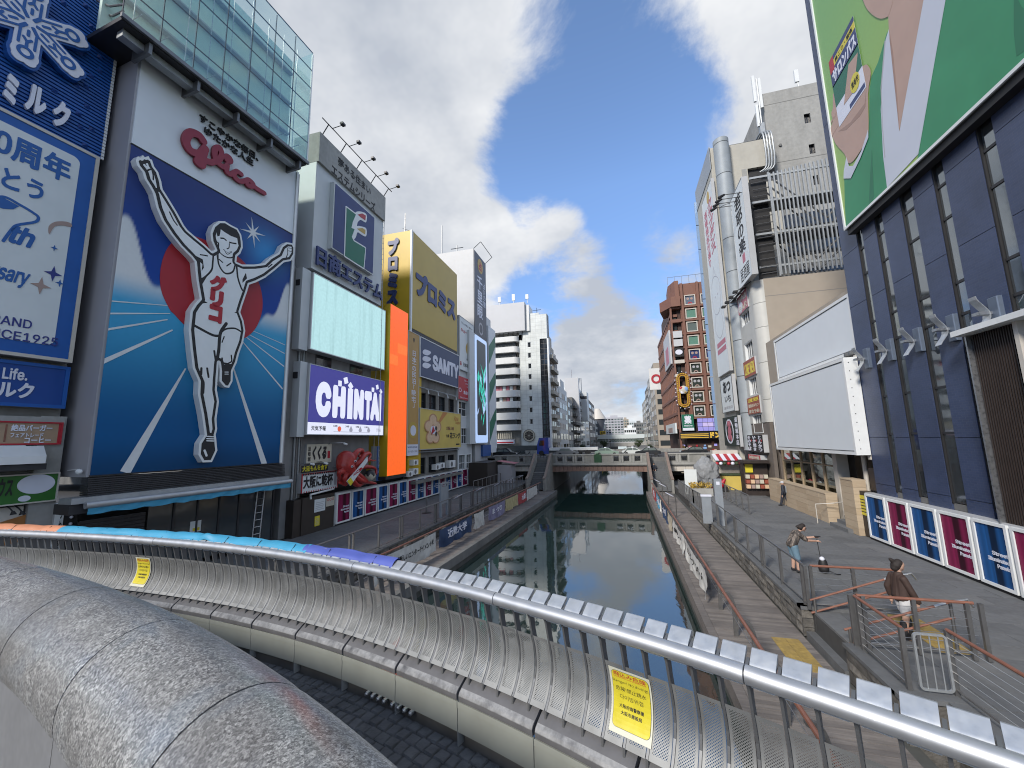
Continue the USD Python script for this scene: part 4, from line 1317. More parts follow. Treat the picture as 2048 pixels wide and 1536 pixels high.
for a, b, w0, w1 in (((250, 945), (371, 737), .30, .05), ((204, 724), (345, 660), .14, .05), ((214, 659), (335, 639), .07, .04), ((219, 627), (340, 627), .05, .03), ((221, 602), (335, 611), .04, .025), ((529, 930), (462, 722), .26, .05), ((565, 778), (478, 675), .07, .04), ((568, 733), (487, 670), .05, .03), ((569, 707), (492, 666), .04, .025), ((570, 690), (502, 660), .03, .02)):
    p, q = A(PG.px(*a)), A(PG.px(*b))
    n = A([-(q - p)[1], (q - p)[0]]); n /= np.linalg.norm(n)
    g = Polygon([p + n * w0 / 2, p - n * w0 / 2, q - n * w1 / 2, q + n * w1 / 2]).intersection(sbox(0, zB, gR, zT)).difference(disc)
    part(ath, 'lane_line', extrude(PG, g, .003, .008), 'print_cloud')
c = A(PG.px(506, 465)); star = []
for k in range(16):
    rr = (.62 if k % 4 == 0 else .45) if k % 2 == 0 else .12
    star.append((c[0] + rr * math.cos(k * math.pi / 8 + .2), c[1] + rr * 1.15 * math.sin(k * math.pi / 8 + .2)))
part(ath, 'star', extrude(PG, Polygon(star), .004, .01), 'print_cloud')
D = .30
o1 = gpx(R5, [(600, 1140), (592, 1050), (560, 1010), (470, 920), (390, 820), (310, 700), (262, 585), (235, 470), (205, 415), (163, 350), (145, 290), (100, 235), (86, 185), (110, 157), (130, 172), (150, 147), (165, 165), (198, 155), (208, 178), (226, 186), (246, 245), (280, 290), (306, 370), (318, 435), (372, 520), (440, 630), (500, 740), (530, 780), (600, 840), (680, 905), (740, 960), (768, 945), (735, 870), (728, 800), (752, 740), (800, 703), (850, 704), (900, 735), (960, 765), (992, 820), (1003, 880), (1005, 930), (985, 978), (955, 1005), (950, 1050), (1000, 1072), (1100, 1072), (1190, 1060), (1240, 1012), (1312, 970), (1340, 910), (1380, 882), (1432, 890), (1452, 930), (1450, 990), (1420, 1040), (1360, 1052), (1280, 1120), (1200, 1182), (1120, 1222), (1060, 1243)])
o2 = gpx(R6, [(572, 300), (540, 390), (525, 440), (548, 500), (560, 570), (545, 650), (515, 730), (500, 790), (472, 850), (470, 920), (445, 965), (415, 960), (380, 920), (382, 850), (374, 790), (365, 900), (360, 980), (375, 1060), (357, 1180), (362, 1250), (352, 1290), (363, 1400), (325, 1480), (260, 1482), (230, 1430), (236, 1350), (275, 1290), (255, 1150), (227, 1010), (232, 920), (192, 830), (176, 700), (162, 560), (176, 430), (207, 380), (240, 345), (218, 220)])
sil = Polygon(o1 + o2).buffer(0)
part(ath, 'cutout', extrude(PG, sil, .02, D), 'athlete_white', label='white edged cut-out of the running athlete')
blk = sil.buffer(-.085)
part(ath, 'black_band', extrude(PG, blk, D, D + .008), 'black')
bod = blk.buffer(-.125).buffer(.02)
mk = []
S5 = lambda pts, w: stroke(smoothline(gpx(R5, pts), 4), w)
S6 = lambda pts, w: stroke(smoothline(gpx(R6, pts), 4), w)
P5 = lambda pts: Polygon(gpx(R5, pts)).buffer(0)
P6 = lambda pts: Polygon(gpx(R6, pts)).buffer(0)
mk += [P5([(775, 790), (790, 740), (830, 725), (870, 745), (885, 735), (900, 755), (950, 780), (975, 830), (985, 900), (965, 910), (955, 850), (900, 830), (850, 800), (815, 775), (805, 830), (785, 835)]),
       S5([(772, 800), (765, 840), (780, 880), (795, 890)], .05), S5([(795, 890), (800, 960), (850, 1005), (905, 1015), (945, 985), (970, 930)], .05),
       S5([(815, 850), (840, 852), (860, 868)], .06), S5([(890, 885), (920, 892), (945, 895)], .06), S5([(888, 895), (885, 930), (868, 940)], .04), S5([(838, 945), (870, 970), (908, 965)], .035), S5([(845, 950), (870, 985), (905, 968)], .035),
       S5([(790, 960), (790, 1020)], .06), S5([(750, 985), (745, 1060), (735, 1120), (690, 1170), (650, 1200)], .07), S5([(785, 1000), (800, 1080), (840, 1140), (880, 1150), (920, 1130), (940, 1070)], .07),
       S5([(945, 1020), (950, 1075), (960, 1180), (985, 1260), (1000, 1290)], .08), S5([(800, 1030), (830, 1055)], .05), S5([(865, 1085), (900, 1062)], .05),
       P5([(600, 1000), (660, 1030), (670, 1100), (650, 1130), (655, 1070), (620, 1040)]), P5([(640, 1190), (700, 1170), (650, 1250), (640, 1240)]), P5([(1000, 1200), (1030, 1140), (1040, 1190), (1000, 1230)]),
       S5([(375, 630), (410, 700), (440, 740)], .05), S5([(180, 280), (220, 270), (235, 320), (235, 355)], .05), S5([(115, 190), (150, 240)], .035), S5([(140, 175), (175, 235)], .035), S5([(172, 170), (200, 228)], .035), S5([(200, 180), (218, 225)], .03),
       S5([(1385, 930), (1390, 975), (1378, 1010)], .045), S5([(1395, 930), (1425, 935)], .03), S5([(1395, 955), (1430, 962)], .03), S5([(1222, 1095), (1255, 1070)], .05), S5([(640, 990), (700, 1000)], .05),
       P6([(205, 360), (260, 300), (265, 360), (295, 375), (230, 385)]), P6([(480, 445), (525, 420), (525, 450)]),
       S6([(195, 530), (250, 560), (330, 600), (375, 605)], .10), S6([(385, 585), (420, 558), (480, 552), (520, 570), (540, 590)], .07), S6([(425, 520), (390, 570), (378, 620), (372, 700), (362, 760)], .13), S6([(340, 710), (350, 780), (355, 850)], .08),
       S6([(290, 830), (300, 890)], .08), S6([(250, 910), (265, 930), (262, 1000)], .09), S6([(250, 830), (248, 870)], .09), S6([(395, 650), (410, 610)], .05), S6([(460, 740), (462, 780), (440, 795)], .06), S6([(395, 760), (400, 790), (440, 800)], .07),
       P6([(398, 805), (430, 800), (470, 800), (465, 920), (440, 948), (418, 942), (396, 910)]), P6([(285, 1280), (350, 1275), (355, 1400), (320, 1470), (268, 1470), (248, 1420), (255, 1350)])]
marks = union_all(mk).intersection(blk)
part(ath, 'body', extrude(PG, bod.difference(marks), D + .008, D + .016), 'athlete_white')
lace = union_all([S6([(288, 1302 + k * 15), (336, 1304 + k * 15)], .045) for k in range(3)] + [S6([(415, 856 + k * 14), (438, 856 + k * 14)], .03) for k in range(2)] + [S6([(272, 1400), (285, 1435)], .08), P5([(845, 950), (870, 972), (905, 966), (872, 985)])])
part(ath, 'shoe_laces', extrude(PG, lace, D + .009, D + .018), 'athlete_white')
for ch, a, b, c_, d_ in (('グ', 345, 190, 462, 285), ('リ', 345, 290, 440, 390), ('コ', 338, 392, 432, 500)):
    p, q = PG.px(*R6(a, (b + d_) / 2), D), PG.px(*R6(c_, (b + d_) / 2), D)
    zc = (p[1] + q[1]) / 2
    part(ath, 'shirt_letter', text(PG, ch, (p[0], zc - .36, q[0], zc + .36), D + .016, D + .03, bold=8), 'print_sun')
# lettering on the white panel
R4 = lambda x, y: (340 + x / 7.68, 200 + y / 7.68)
W4 = lambda pts, w: stroke(smoothline([PG.px(*R4(*p), .12) for p in pts], 6), w)
lg = union_all([W4([(510, 625), (450, 545), (330, 500), (262, 560), (250, 660), (310, 770), (400, 820), (480, 815), (540, 745)], .30), W4([(545, 760), (515, 870), (510, 960), (490, 1010), (420, 950), (450, 895), (540, 930), (640, 960)], .24),
                W4([(640, 955), (730, 935), (790, 850), (770, 740), (705, 740), (685, 830), (710, 930), (790, 1010), (850, 1040)], .22), W4([(850, 1040), (880, 1000), (870, 1090), (930, 1140), (975, 1120), (1030, 1095), (1095, 1140)], .20), W4([(985, 1120), (1000, 1190), (1080, 1250), (1150, 1240), (1210, 1225), (1280, 1290), (1250, 1330), (1190, 1300), (1180, 1230)], .20), W4([(1260, 1300), (1350, 1370), (1450, 1430)], .20),
                Point(PG.px(*R4(895, 905), .12)).buffer(.21)])
scr = thing('script_lettering', 'big red script lettering on the white panel above the athlete', 'lettering', PG.w([1, zT, 0]))
part(scr, 'letters', extrude(PG, lg, .03, .14), 'print_sun_red')
stx = thing('slogan_lettering', 'two small black lines of raised lettering above the red script', 'lettering', PG.w([1, zT, 0]))
for s_, pa, pb in (('すこやかな毎日、', (440, 260), (1345, 900)), ('ゆたかな人生', (515, 470), (1270, 960))):
    a, b = PG.px(*R4(*pa)), PG.px(*R4(*pb))
    zc = (a[1] + b[1]) / 2
    part(stx, 'line', text(PG, s_, (a[0], zc - .17, b[0], zc + .17), .02, .08, bold=2), 'black')
# glass box on top
def gp3(px, d): return PG.px(*px, d)
gd = .95
gz0 = gp3((615, 325), gd)[1]
gRg = gp3((628, 70), gd)[0] + .02
gbox = thing('glass_box', 'pale green glass box overhanging the top of the athlete sign', 'building', PG.w([0, gz0, 0]))
gz1 = gz0 + 6.2
gs0 = gp3((246, 22), gd)[0]
part(gbox, 'floor_slab', MB().box(PG, gs0, gRg, gz0 - .16, gz0, -6, gd - .03).get(), 'dark_metal')
part(gbox, 'lower_beam', MB().box(PG, gs0 + .2, gRg - .12, gz0 - .42, gz0 - .17, .30, .62).get(), 'galvanised')
part(gbox, 'gutter', MB().box(PG, gs0 - .05, gRg + .05, gz0 - .12, gz0 + .03, gd - .02, gd + .09).get(), 'rib_metal')
for k in range(5):
    s = gs0 + .8 + k * (gRg - gs0 - 1.2) / 4
    part(gbox, 'bracket', box(PG, s, s + .10, gz0 - .58, gz0 - .165, -.04, .9), 'rib_metal')
part(gbox, 'back_wall', box(PG, gs0, gRg - .1, gz0 + .02, gz1 - .01, -.5, -.35), 'curtain_green')
for k in range(1, 4):
    part(gbox, 'inner_floor', box(PG, gs0 + .1, gRg - .2, gz0 + k * 1.75 - .05, gz0 + k * 1.75 + .02, -.34, -.1), 'galvanised')
for k in range(9):
    s = gs0 + .5 + k * (gRg - gs0 - 1) / 8
    part(gbox, 'brace', bars([(PG.w([s, gz0 + .03, .45]), PG.w([s, gz1, .45])), (PG.w([s, gz0 + .6, .45]), PG.w([s, gz0 + .6, gd - .03]))], .018, 5), 'steel')
cols = np.linspace(gs0, gRg, 8)
rows = [gz0 + .03 + 1.05 * k for k in range(7)]
for i in range(7):
    for j in range(6):
        if rows[j] > gz0 + 5.9:
            continue
        part(gbox, 'glass_pane', box(PG, cols[i] + .012, cols[i + 1] - .012, rows[j] + .012, rows[j + 1] - .012, gd - .012, gd), 'pane_green')
PGs = Plane(PG.w([gRg, 0, gd])[:2], -PG.d[:2])
for i in range(4):
    for j in range(6):
        part(gbox, 'side_pane', box(PGs, .03 + i * 1.2, .03 + (i + 1) * 1.2 - .024, rows[j] + .012, rows[j + 1] - .012, -.02, -.008), 'pane_green')
part(gbox, 'mullions', join([box(PG, c - .011, c + .011, gz0, gz1, gd - .05, gd - .001) for c in cols] + [box(PG, gs0, gRg, z - .011, z + .011, gd - .049, gd - .002) for z in rows]), 'dark_metal')
part(gbox, 'corner_post', box(PG, gRg - .03, gRg + .03, gz0, gz1, gd - .06, gd + .01), 'white_frame')
pipe = thing('roof_pipework', 'dark steel brackets and cables at the left end of the glass box', 'pipework', PG.w([gs0, gz0, 0]))
for k in range(4):
    a = PM.w([sR - .3 - .2 * k, zt + .3 + .3 * k, .1]); b = PG.w([gs0 + .1, gz0 + .1 + .25 * k, gd - .2])
    part(pipe, 'strut', tube([a, (a + b) / 2 + A([0, 0, -.15]), b], .035, 6), 'rib_metal')

# --- grey building with the letter emblem, two screens and the octopus restaurant
mat('panel_light', (0.50, 0.53, 0.54), 0.42, var=0.05, scale=1.0, stain=0.15, stain_scale=0.3)
mat('wall_grime', (0.20, 0.20, 0.20), 0.8, var=0.15, scale=2, stain=0.5, stain_scale=0.7)
mat('emblem_blue', (0.020, 0.036, 0.125), 0.42, var=0.12, scale=2)
mat('emblem_green', (0.012, 0.125, 0.075), 0.45, var=0.06)
mat('emblem_red', (0.34, 0.03, 0.04), 0.45)
mat('emblem_yellow', (0.42, 0.28, 0.06), 0.45)
mat('frame_cream', (0.50, 0.47, 0.38), 0.5, var=0.06)
mat('bar_blue', (0.030, 0.085, 0.26), 0.45, var=0.08)
mat('paint_sky', (0.20, 0.34, 0.60), 0.45)
mat('dark_brown', (0.028, 0.022, 0.018), 0.5, var=0.2)
mat('navy_slate', (0.045, 0.065, 0.125), 0.45, var=0.06)
mat('slate_dark', (0.070, 0.075, 0.090), 0.45, var=0.06)
mat('concrete_old', (0.165, 0.160, 0.145), 0.85, var=0.2, scale=3, stain=0.7, stain_scale=0.6, stain_col=(0.06, 0.05, 0.042))
mat('biscuit', (0.60, 0.42, 0.27), 0.6, var=0.1)
mat('biscuit_dark', (0.45, 0.24, 0.12), 0.6, var=0.15)
mat('sign_orange', (0.46, 0.19, 0.06), 0.5)
mat('black_wall', (0.018, 0.018, 0.020), 0.5, var=0.3, scale=3)
tl, tr, bl_, br = PL.px(637, 279), PL.px(768, 387), PL.px(622, 541), PL.px(762, 607)
nS0, nS1 = PL.px(629, 410)[0], PL.px(765, 500)[0]
nZ1, nZ0 = (tl[1] + tr[1]) / 2, (bl_[1] + br[1]) / 2
zband = (PL.px(632, 330)[1] + PL.px(766, 436)[1]) / 2
nb = thing('emblem_building', 'light grey building with a green and blue letter emblem above two screens', 'building', (-15.5, nS0, 0))
part(nb, 'sign_box', box(PL, nS0, nS1, nZ0, nZ1, -1.6, -.01), 'panel_light')
part(nb, 'body', box(PL, nS0 - .1, nS1 - .02, 0, nZ1 - .8, -11, -1.62), 'wall_grime')
part(nb, 'top_band', box(PL, nS0 - .01, nS1 + .01, zband, nZ1 + .03, -1.62, .14), 'concrete')
part(nb, 'left_pier', box(PL, PL.px(590, 800)[0], nS0 - .02, 0, nZ0 - .05, -1.6, -.55), 'wall_grime')
part(nb, 'screen_wall', box(PL, nS0, nS1 - .05, 3.0, nZ0 - .02, -1.6, -.62), 'wall_grime')
for a, b in (((630, 735), (663, 716)), ((699, 748), (725, 735))):
    r = PL.rect(a, b, -.62)
    w = part(nb, 'window', box(PL, r[0], r[2], r[1], r[3], -.63, -.60), 'dark_metal')
    part(w, 'pane', box(PL, r[0] + .05, (r[0] + r[2]) / 2 - .02, r[1] + .05, r[3] - .04, -.60, -.595), 'glass_dark')
    part(w, 'pane', box(PL, (r[0] + r[2]) / 2 + .02, r[2] - .05, r[1] + .05, r[3] - .04, -.60, -.595), 'glass_dark')
for k, (xa, col_) in enumerate(((593, 'galvanised'), (597, 'post_metal'), (602, 'galvanised'), (606, 'post_metal'))):
    s = PL.px(xa, 800, -.5)[0]
    part(nb, 'drain_pipe', tube(PL.w([[s, .1, -.48], [s, nZ0 - 1.0 - .4 * k, -.48], [s + .15, nZ0 - .6 - .4 * k, -.55]]), .05 + .01 * (k % 2), 8), col_)
for p in ((612, 565), (607, 750)):
    s, z = PL.px(*p)
    part(nb, 'floodlight', box(PL, s - .16, s + .12, z - .16, z + .16, -.5, -.25), 'dark_metal')
lt = thing('sign_lettering', 'blue raised company lettering along the foot of the emblem sign', 'lettering', (-15.5, nS0, nZ0))


def line_on(t, pl, s, p0, p1, h, d0, d1, m, bold=0, kind=None, italic=0.0):
    """Lettering whose line runs between two pixels (left and right ends, at mid height)."""
    a, b = pl.px(*p0, d0), pl.px(*p1, d0)
    zc = (a[1] + b[1]) / 2
    return part(t, 'lettering', text(pl, s, (a[0], zc - h / 2, b[0], zc + h / 2), d0, d1, bold=bold, kind=kind, italic=italic), m)


line_on(lt, PL, '日商エステム', (631, 514), (763, 583), 1.15, .10, .2, 'emblem_blue', 3)
part(lt, 'rail', MB().box(PL, nS0 + .3, nS1 - .1, nZ0 + .75, nZ0 + .80, 0.0, .10), 'panel_light')
line_on(nb, PL, '夢ある住まい', (676, 325), (741, 380), .55, .14, .16, 'black', 1)
line_on(nb, PL, 'エステムシリーズ', (663, 341), (750, 412), .62, .14, .16, 'black', 1)
C3 = lambda x, y: (580 + x / 3.573, 250 + y / 3.573)
em = thing('letter_emblem', 'square blue emblem board with a green letter shape in white outline', 'sign', (-15.3, nS0, nZ0))
eb = [PL.px(*C3(*p), .3) for p in ((322, 425), (606, 650), (594, 1060), (303, 885))]
es0, es1 = (eb[0][0] + eb[3][0]) / 2, (eb[1][0] + eb[2][0]) / 2
ez1, ez0 = (eb[0][1] + eb[1][1]) / 2, (eb[2][1] + eb[3][1]) / 2
part(em, 'box', box(PL, es0 - .04, es1 + .04, ez0 - .04, ez1 + .04, 0.0, .28), 'panel_light')
part(em, 'field', box(PL, es0 + .04, es1 - .04, ez0 + .04, ez1 - .04, .281, .30), 'emblem_blue')
E_ = lambda pts: [PL.px(*C3(*p), .31) for p in pts]
green = Polygon(E_([(404, 590), (470, 640), (448, 690), (438, 735), (460, 745), (440, 800), (455, 830), (537, 880), (525, 1020), (393, 935)]))
part(em, 'white_outline', extrude(PL, green.buffer(.09).union(Polygon(smoothline(E_([(440, 715), (450, 660), (480, 625), (520, 628), (545, 645), (540, 690), (505, 672), (480, 690), (470, 728)]), 3, True)).buffer(.05)).union(Polygon(smoothline(E_([(440, 820), (450, 760), (480, 728), (520, 733), (543, 745), (540, 790), (505, 775), (480, 760), (465, 800)]), 3, True)).buffer(.05)), .30, .315), 'white_frame')
part(em, 'green_shape', extrude(PL, green, .315, .325), 'emblem_green')
part(em, 'red_leaf', extrude(PL, Polygon(E_([(482, 640), (515, 632), (541, 648), (537, 682), (505, 660)])), .315, .325), 'emblem_red')
part(em, 'yellow_leaf', extrude(PL, Polygon(E_([(478, 740), (515, 736), (538, 750), (536, 783), (505, 762)])), .315, .325), 'emblem_yellow')
fl = thing('roof_floodlights', 'row of five small floodlights on a rail along the emblem building roof', 'lamps', (-15.5, nS0, nZ1))
part(fl, 'rail', bars([(PL.w([nS0 - .3, nZ1 + .55, .5]), PL.w([nS1 + .2, nZ1 + .55, .5]))] + [(PL.w([s, nZ1, .1]), PL.w([s, nZ1 + .55, .5])) for s in np.linspace(nS0 + .2, nS1 - .2, 5)], .03, 6), 'dark_metal')
for s in np.linspace(nS0 + .5, nS1 - .1, 5):
    part(fl, 'arm', bars([(PL.w([s, nZ1 + .55, .5]), PL.w([s + .1, nZ1 + .7, 1.1]))], .022, 5), 'dark_metal')
    part(fl, 'lamp', box(PL, s - .08, s + .18, nZ1 + .64, nZ1 + .76, 1.05, 1.25), 'dark_metal')


def screen_mat(name, c, strength, rows=True, var=0.06, stain=0.0, stain_col=(0.3, 0.4, 0.45), streak=(1, 1, .2), nscale=1.2):
    n = {'geo': ('geometry', {}), 'mp': ('mapping', {'scale': streak}), 'nz': ('noise_texture', {'scale': nscale, 'detail': 7.0, 'roughness': .6}), 'mr': ('map_range', {'from_min': .5, 'from_max': .75, 'to_min': 0.0, 'to_max': stain, 'clamp': True}),
         'n2': ('noise_texture', {'scale': 6.0, 'detail': 4.0}), 'rp': ('rgb_ramp', {'ramp': [(.3, tuple(A(c) * (1 - var))), (.7, tuple(A(c) * (1 + var)))]}), 'mx': ('mix_color', {'b': stain_col}),
         'p': ('principled_bsdf', {'base_color': (.02, .02, .02), 'roughness': .35, 'emission_strength': strength})}
    l = [('geo.position', 'mp.vector'), ('mp.vector', 'nz.vector'), ('nz.fac', 'mr.value'), ('mr.result', 'mx.fac'), ('geo.position', 'n2.vector'), ('n2.fac', 'rp.fac'), ('rp.color', 'mx.a'), ('mx.result', 'p.emission_color')]
    MATS[name] = usdkit.material(stage, '/World/Looks/' + name, n, l, surface='p.BSDF')


SC = 0.50
screen_mat('led_cyan', (0.47, 0.76, 0.80), SC, stain=.55, stain_col=(0.25, 0.42, 0.43), streak=(1, 1.6, .12), nscale=1.6)
screen_mat('led_blue', (0.045, 0.045, 0.27), SC, var=.04)
screen_mat('led_white', (0.78, 0.82, 1.0), SC, var=.03)
screen_mat('led_orange', (1.0, 0.135, 0.008), SC, var=.08)
screen_mat('led_orange_light', (1.05, 0.19, 0.02), SC, var=.12)
screen_mat('led_black', (0.015, 0.016, 0.02), SC, var=.3)
screen_mat('led_grey', (0.32, 0.33, 0.42), SC)
screen_mat('led_red', (0.75, 0.12, 0.06), SC)
screen_mat('led_paleblue', (0.42, 0.58, 0.92), SC, var=.05)
screen_mat('led_teal', (0.02, 0.55, 0.42), SC, var=.5)
screen_mat('led_deep', (0.004, 0.010, 0.016), SC, var=.5)
screen_mat('led_lilac', (0.36, 0.33, 0.80), SC, var=.08)
screen_mat('led_lilac_pale', (0.62, 0.52, 0.86), SC, var=.05)
screen_mat('led_gold', (0.85, 0.52, 0.06), SC, var=.1)


def rect4(pl, tl, tr, bl, br, d):
    q = [pl.px(*p, d) for p in (tl, tr, bl, br)]
    return (q[0][0] + q[2][0]) / 2, (q[2][1] + q[3][1]) / 2, (q[1][0] + q[3][0]) / 2, (q[0][1] + q[1][1]) / 2


r = rect4(PL, (625, 547), (771, 619), (620.5, 699), (768.7, 740), .0)
t, q = board('led_screen', 'large pale cyan glowing screen with rain streaks below the emblem lettering', PL, r, -1.0, .0, 'led_cyan', 'white_frame', .05, cat='screen')
part(t, 'side_column', box(PL, PL.px(606, 600)[0], r[0] - .02, r[1] - .1, r[3] + .05, -1.0, -.12), 'panel_light')
r = rect4(PL, (618, 728), (768, 761), (613.5, 868.6), (767, 872), .0)
t, q = board('advert_screen', 'glowing blue advert screen with big white capital letters and a weather strip', PL, r, -1.0, .0, None, 'panel_light', .04, cat='screen')
part(t, 'side_column', box(PL, PL.px(601, 800)[0], r[0] - .02, r[1] - .1, r[3] + .05, -1.0, -.12), 'panel_light')
zsp = q[1] + (q[3] - q[1]) * .17
part(t, 'blue_field', box(PL, q[0], q[2], zsp, q[3], -.003, .004), 'led_blue')
part(t, 'weather_strip', box(PL, q[0], q[2], q[1], zsp, -.003, .004), 'led_white')
bb = (q[0], zsp, q[2], q[3])
N3 = lambda x, y: (600 + x / 5.906, 700 + y / 5.906)
fr = lambda a, b, c, d: frac(bb, a, b, c, d)
top = .62
for ch, a, c, z1 in (('C', .075, .245, .74), ('H', .265, .425, .72), ('I', .452, .52, .70), ('N', .538, .678, .72), ('T', .690, .80, .715), ('A', .785, .925, .715), ('I', .918, .958, .70)):
    rr = fr(a, .10, c, z1)
    if ch == 'I':
        part(t, 'letter', box(PL, rr[0], rr[2], rr[1], rr[3], .004, .012), 'led_white')
    else:
        part(t, 'letter', text(PL, ch, rr, .004, .012, bold=10, kind='latin'), 'led_white')
for (a, b, w, rot) in ((.345, .765, .04, 0), (.42, .845, .045, 20), (.485, .755, .045, 45), (.815, .765, .035, 0), (.885, .845, .035, 20), (.945, .76, .035, 45)):
    s = bb[0] + (bb[2] - bb[0]) * a; z = bb[1] + (bb[3] - bb[1]) * b; W = (bb[2] - bb[0]) * w * .55
    part(t, 'square_mark', extrude(PL, affinity.rotate(sbox(s - W, z - W * 1.1, s + W, z + W * 1.1), rot), .005, .013), 'led_white')
wb = (q[0], q[1], q[2], zsp)
part(t, 'lettering', text(PL, '天気予報', frac(wb, .04, .3, .20, .72), .004, .01, 2), 'led_black')
part(t, 'lettering', text(PL, '9:06', frac(wb, .89, .32, .96, .70), .004, .01, 0), 'led_grey')
part(t, 'scale_line', fbox(PL, wb, .29, .22, .78, .26, .004, .01), 'led_grey')
for a, c in ((.36, 'led_red'), (.51, 'led_grey'), (.64, 'led_grey'), (.765, 'led_grey')):
    rr = frac(wb, a - .022, .30, a + .022, .72)
    s, z = (rr[0] + rr[2]) / 2, (rr[1] + rr[3]) / 2
    w = (rr[2] - rr[0]) / 2
    g = Point(s, z).buffer(w) if c == 'led_red' else Polygon([(s - w * 1.1, z - w * .3), (s, z + w * 1.4), (s + w * 1.1, z - w * .3), (s + w * .7, z - w), (s - w * .7, z - w)])
    part(t, 'weather_mark', extrude(PL, g, .004, .011), c)
for a, s_ in ((.315, '18時'), (.465, '24時'), (.605, '6時'), (.73, '12時')):
    part(t, 'lettering', text(PL, s_, frac(wb, a - .03, .66, a + .02, .86), .004, .01, 1), 'led_black')

# restaurant with the octopus
rz1 = PL.px(700, 876)[1]
rs0 = PL.px(606, 900)[0]
rest = thing('octopus_restaurant', 'black fronted restaurant below the blue advert screen', 'building', (-15.8, rs0, 0))
part(rest, 'front', box(PL, rs0, nS1 - .05, 1.9, rz1 - .05, -1.6, -.75), 'black_wall')
part(rest, 'lower_front', box(PL, rs0 - .8, nS1 - .05, 0, 1.89, -1.6, -.9), 'black_wall')
z_ = [(603, 935), (765, 920)]
B2 = lambda x, y: (590 + x / 6.679, 860 + y / 6.679)
r = rect4(PL, B2(160, 185), B2(492, 190), B2(148, 447), B2(482, 435), -.5)
t, q = board('brush_sign', 'cream sign with bold black brush lettering left of the octopus', PL, r, -.74, -.5, 'frame_cream', None)
part(t, 'lettering', text(PL, 'くくる', frac(q, .22, .18, .78, .90), -.496, -.485, 6, italic=10), 'black')
part(t, 'lettering', text(PL, '道頓堀', frac(q, .05, .12, .15, .88), -.496, -.486, 1, vertical=True), 'black')
part(t, 'seal', fbox(PL, q, .83, .22, .93, .62, -.496, -.488), 'sign_red')
part(t, 'lettering', text(PL, 'KUKURU', frac(q, .40, .04, .62, .09), -.496, -.488), 'black')
r = rect4(PL, B2(85, 470), B2(440, 455), B2(80, 560), B2(440, 545), -.45)
t, q = board('yellow_letter_sign', 'black strip sign with yellow lettering under the brush sign', PL, r, -.74, -.45, 'black_wall', None)
part(t, 'lettering', text(PL, '大阪もんを食す', frac(q, .04, .10, .97, .92), -.446, -.435, 2), 'sign_yellow')
r = rect4(PL, B2(85, 575), B2(575, 545), B2(80, 835), B2(570, 775), -.2)
t, q = board('toast_sign', 'white sign with a red and black striped edge and bold black lettering', PL, r, -.74, -.2, 'board_white', 'sign_red', .06)
for k in range(16):
    for z0_, z1_ in ((.90, 1.0), (0.0, .10)):
        rr = frac((r[0], r[1], r[2], r[3]), .02 + k * .061, z0_, .02 + k * .061 + .03, z1_)
        part(t, 'edge_stripe', box(PL, rr[0], rr[2], rr[1], rr[3], -.17, -.155), 'black' if z0_ > .5 else 'board_white')
part(t, 'lettering', text(PL, '大阪に乾杯', frac(q, .03, .16, .86, .90), -.196, -.185, 4), 'black')
part(t, 'side_strip', fbox(PL, q, .90, .12, .97, .92, -.196, -.19), 'side_grey')
r = rect4(PL, B2(1095, 212), B2(1172, 220), B2(1085, 685), B2(1165, 670), -.3)
t, q = board('bar_sign', 'narrow blue upright sign with white lettering right of the octopus', PL, r, -.74, -.3, 'bar_blue', None)
part(t, 'lettering', text(PL, 'くいもんバー', frac(q, .22, .08, .80, .94), -.296, -.288, 2, vertical=True), 'paint_sky')
part(rest, 'lettering', text(PL, '2F', (PL.px(*B2(1065, 300), -.75)[0], PL.px(*B2(1065, 345), -.75)[1], PL.px(*B2(1092, 300), -.75)[0], PL.px(*B2(1065, 225), -.75)[1]), -.748, -.73, 3, vertical=True), 'snow_white')
for a, b in (((490, 175), (690, 180)), ((580, 470), (715, 420)), ((90, 450), (250, 450)), ((290, 440), (430, 440))):
    p, q2 = PL.px(*B2(*a), -.3), PL.px(*B2(*b), .3)
    lp = thing('sign_lamp', {175: 'chrome arm lamp over the octopus', 470: 'bent chrome lamp in front of the octopus head', 450: 'small lamp on an arm over the left end of the yellow lettering', 440: 'small lamp on an arm over the right end of the yellow lettering'}[a[1]], 'lamp', PL.w([p[0], p[1], -.7]))
    part(lp, 'arm', tube(PL.w([[p[0], p[1] - .2, -.75], [p[0], p[1], -.4], [q2[0], q2[1] + .03, .2]]), .025, 6), 'steel')
    part(lp, 'head', arr(chain([(PL.w([q2[0] - .08, q2[1], .2]), .05), (PL.w([q2[0] + .06, q2[1] - .04, .25]), .06)], 10)), 'white_frame', smooth=40)
oc = thing('octopus_figure', 'giant red octopus figure on the restaurant front, tentacles curled', 'figure', PL.w([PL.px(700, 970)[0], 1.9, -.4]))
OB = lambda x, y, d=.1: PL.w([*PL.px(*B2(x, y), d), d])
kk = PL.px(*B2(700, 400), .1)[1] - PL.px(*B2(700, 500), .1)[1]
RR = abs(kk) / 100
och = [chain([(OB(680, 400, .15), 125 * RR), (OB(660, 480, .25), 105 * RR)], 20), ball(OB(800, 430, .5), 34 * RR, 12), ball(OB(755, 500, .6), 42 * RR, 12), chain([(OB(730, 500, .45), 70 * RR), (OB(740, 560, .4), 75 * RR)], 16)]
